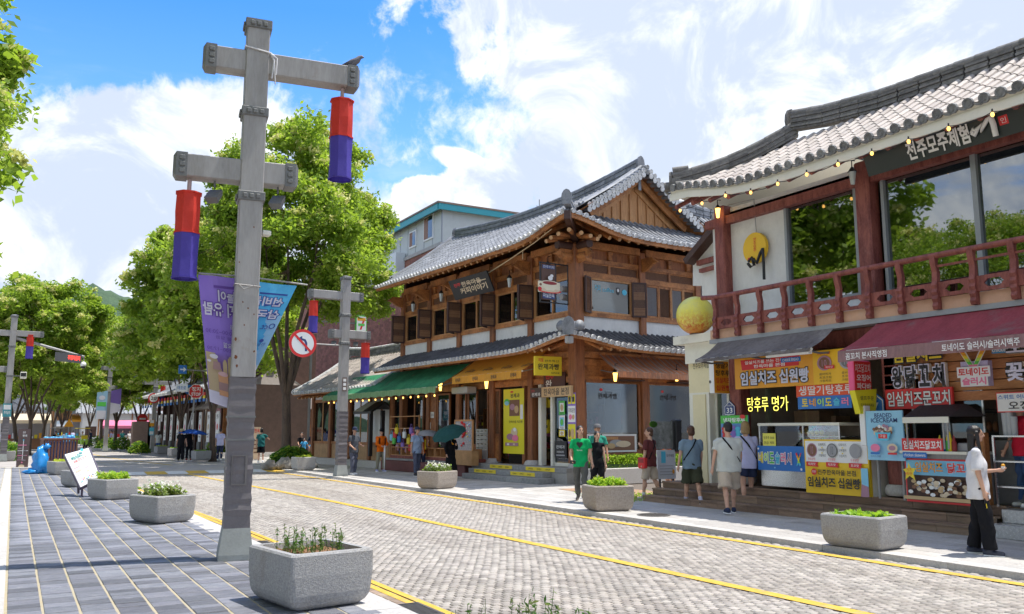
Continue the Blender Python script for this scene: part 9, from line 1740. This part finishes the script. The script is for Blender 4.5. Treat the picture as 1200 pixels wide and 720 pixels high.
def far_house(px_,y_,w_,d_,h_,rh,wallm,roofm,label,rz=0):
 x=AY(px_,500,y_)[0];t=thing('hanok_house',label,'house',(x,y_,0),rz);q=MB();q.box(-w_/2,-d_/2,0,w_/2,d_/2,h_,wallm);q.build('wall',t);q=MB();e=.9;q.add([(-w_/2-e,-d_/2-e,h_-.1),(w_/2+e,-d_/2-e,h_-.1),(w_/2+e,d_/2+e,h_-.1),(-w_/2-e,d_/2+e,h_-.1),(-w_/2-e*.2,0,h_+rh),(w_/2+e*.2,0,h_+rh)],[(0,1,5,4),(2,3,4,5),(1,2,5),(3,0,4),(3,2,1,0)],roofm)
 for k in range(int((w_+2*e)/.5)):
  a=-w_/2-e+.25+k*.5;q.bar((a,-d_/2-e,h_-.02),(a,0,h_+rh+.02),.14,.10,roofm);q.bar((a,d_/2+e,h_-.02),(a,0,h_+rh+.02),.14,.10,roofm)
 q.bar((-w_/2-.4,0,h_+rh+.15),(w_/2+.4,0,h_+rh+.15),.4,.35,roofm);q.build('roof',t)
 for k in range(int(w_/2)):
  q=MB();a=-w_/2+.4+k*2;q.box(a,-d_/2-.03,.9,a+1.3,-d_/2,2.2,woodd);q.build('window',t);q=MB();q.box(a+1.45,-d_/2-.06,0,a+1.6,-d_/2,h_,wood);q.build('column',t)
far_house(170,128.,16,7,4,3.2,plaster,tile_g,'white walled hanok behind the far right stalls');far_house(128,165.,18,8,5,3.5,woodl,tile_g,'timber hanok behind the far trees');far_house(70,215.,22,8,5,4,plaster,tile_g,'pale hanok closing the avenue');far_house(26,190.,20,8,5,4,mat('stone_grey_wall',(.34,.33,.30),.9,.3,2),tile_g,'grey stone walled house behind the left street trees',0);far_house(-10,120.,14,8,4,3,plaster,tile_g,'hanok mostly hidden behind the left street trees',80);far_house(235,98.,14,7,4,3.4,plaster,tile_hi,'hanok roof behind the second tree on the right',85);far_house(300,62.,9,6,3.2,2.6,wood,tile_hi,'hanok with pale tiled roof behind the nearest street tree',88)
t=thing('warning_sign','orange triangular sign on a post far down the avenue','road sign',(0,0,0));yw=105.;xw_,zw_=AY(81,496,yw);t.location=(xw_,yw,0);q=MB();q.prism([(-.5,0,zw_-.4),(.5,0,zw_-.4),(0,0,zw_+.5)],(0,.04,0),orangep);q.build('sign_plate',t);q=MB();q.tube([(0,.06,0),(0,.06,zw_+.4)],.05,steelp,6);q.build('post',t)
t=thing('round_sign','round red sign before the far shops left of the speed sign pole','road sign',(0,0,0));yw=80.;xw_,zw_=AY(167,491,yw);t.location=(xw_,yw,0);disc_board(xw_,zw_,yw,.42,lambda b:(b.disc(.5,.5,.5,.5,redp,20),b.rect(.2,.42,.8,.58,white)),parent=t);q=MB();q.tube([(xw_,yw+.08,0),(xw_,yw+.08,zw_)],.05,steelp,6);q.build('post',t,world=True)
# side street stone wall on the far left
t=thing('stone_wall','pinkish printed hoarding beside the dark far shop row','hoarding',(0,0,0));yq=58.;xa,xb=AY(246,500,yq)[0],AY(262,500,yq)[0];bd=Board((xa,yq,.1),(1,0,0),UPZ,xb-xa,3.0,.06,mat('hoarding_pink',(.72,.42,.5),.6,.1,2));bd.rect(.15,.1,.85,.9,white);bd.disc(.5,.6,.25,.12,pink,14);bd.rect(.2,.3,.8,.35,pink);t.location=(xa,yq,0);bd.build(t,world=True)
t.name='printed_hoarding'
t=thing('menu_board','pale orange printed menu board standing right of the big pole near the far shop','menu board',(0,0,0));yq=48.;xa,xb=AY(297,500,yq)[0],AY(306,500,yq)[0];bd=Board((xa,yq,.1),(1,0,0),UPZ,xb-xa,1.75,.05,mat('menu_tan',(.70,.52,.36),.6));bd.text('한옥',.15,.82,.85,.95,redp,.02);[bd.rect(.15,.2+.12*k,.8,.24+.12*k,brownp)for k in range(4)];t.location=(xa,yq,0);bd.build(t,world=True)
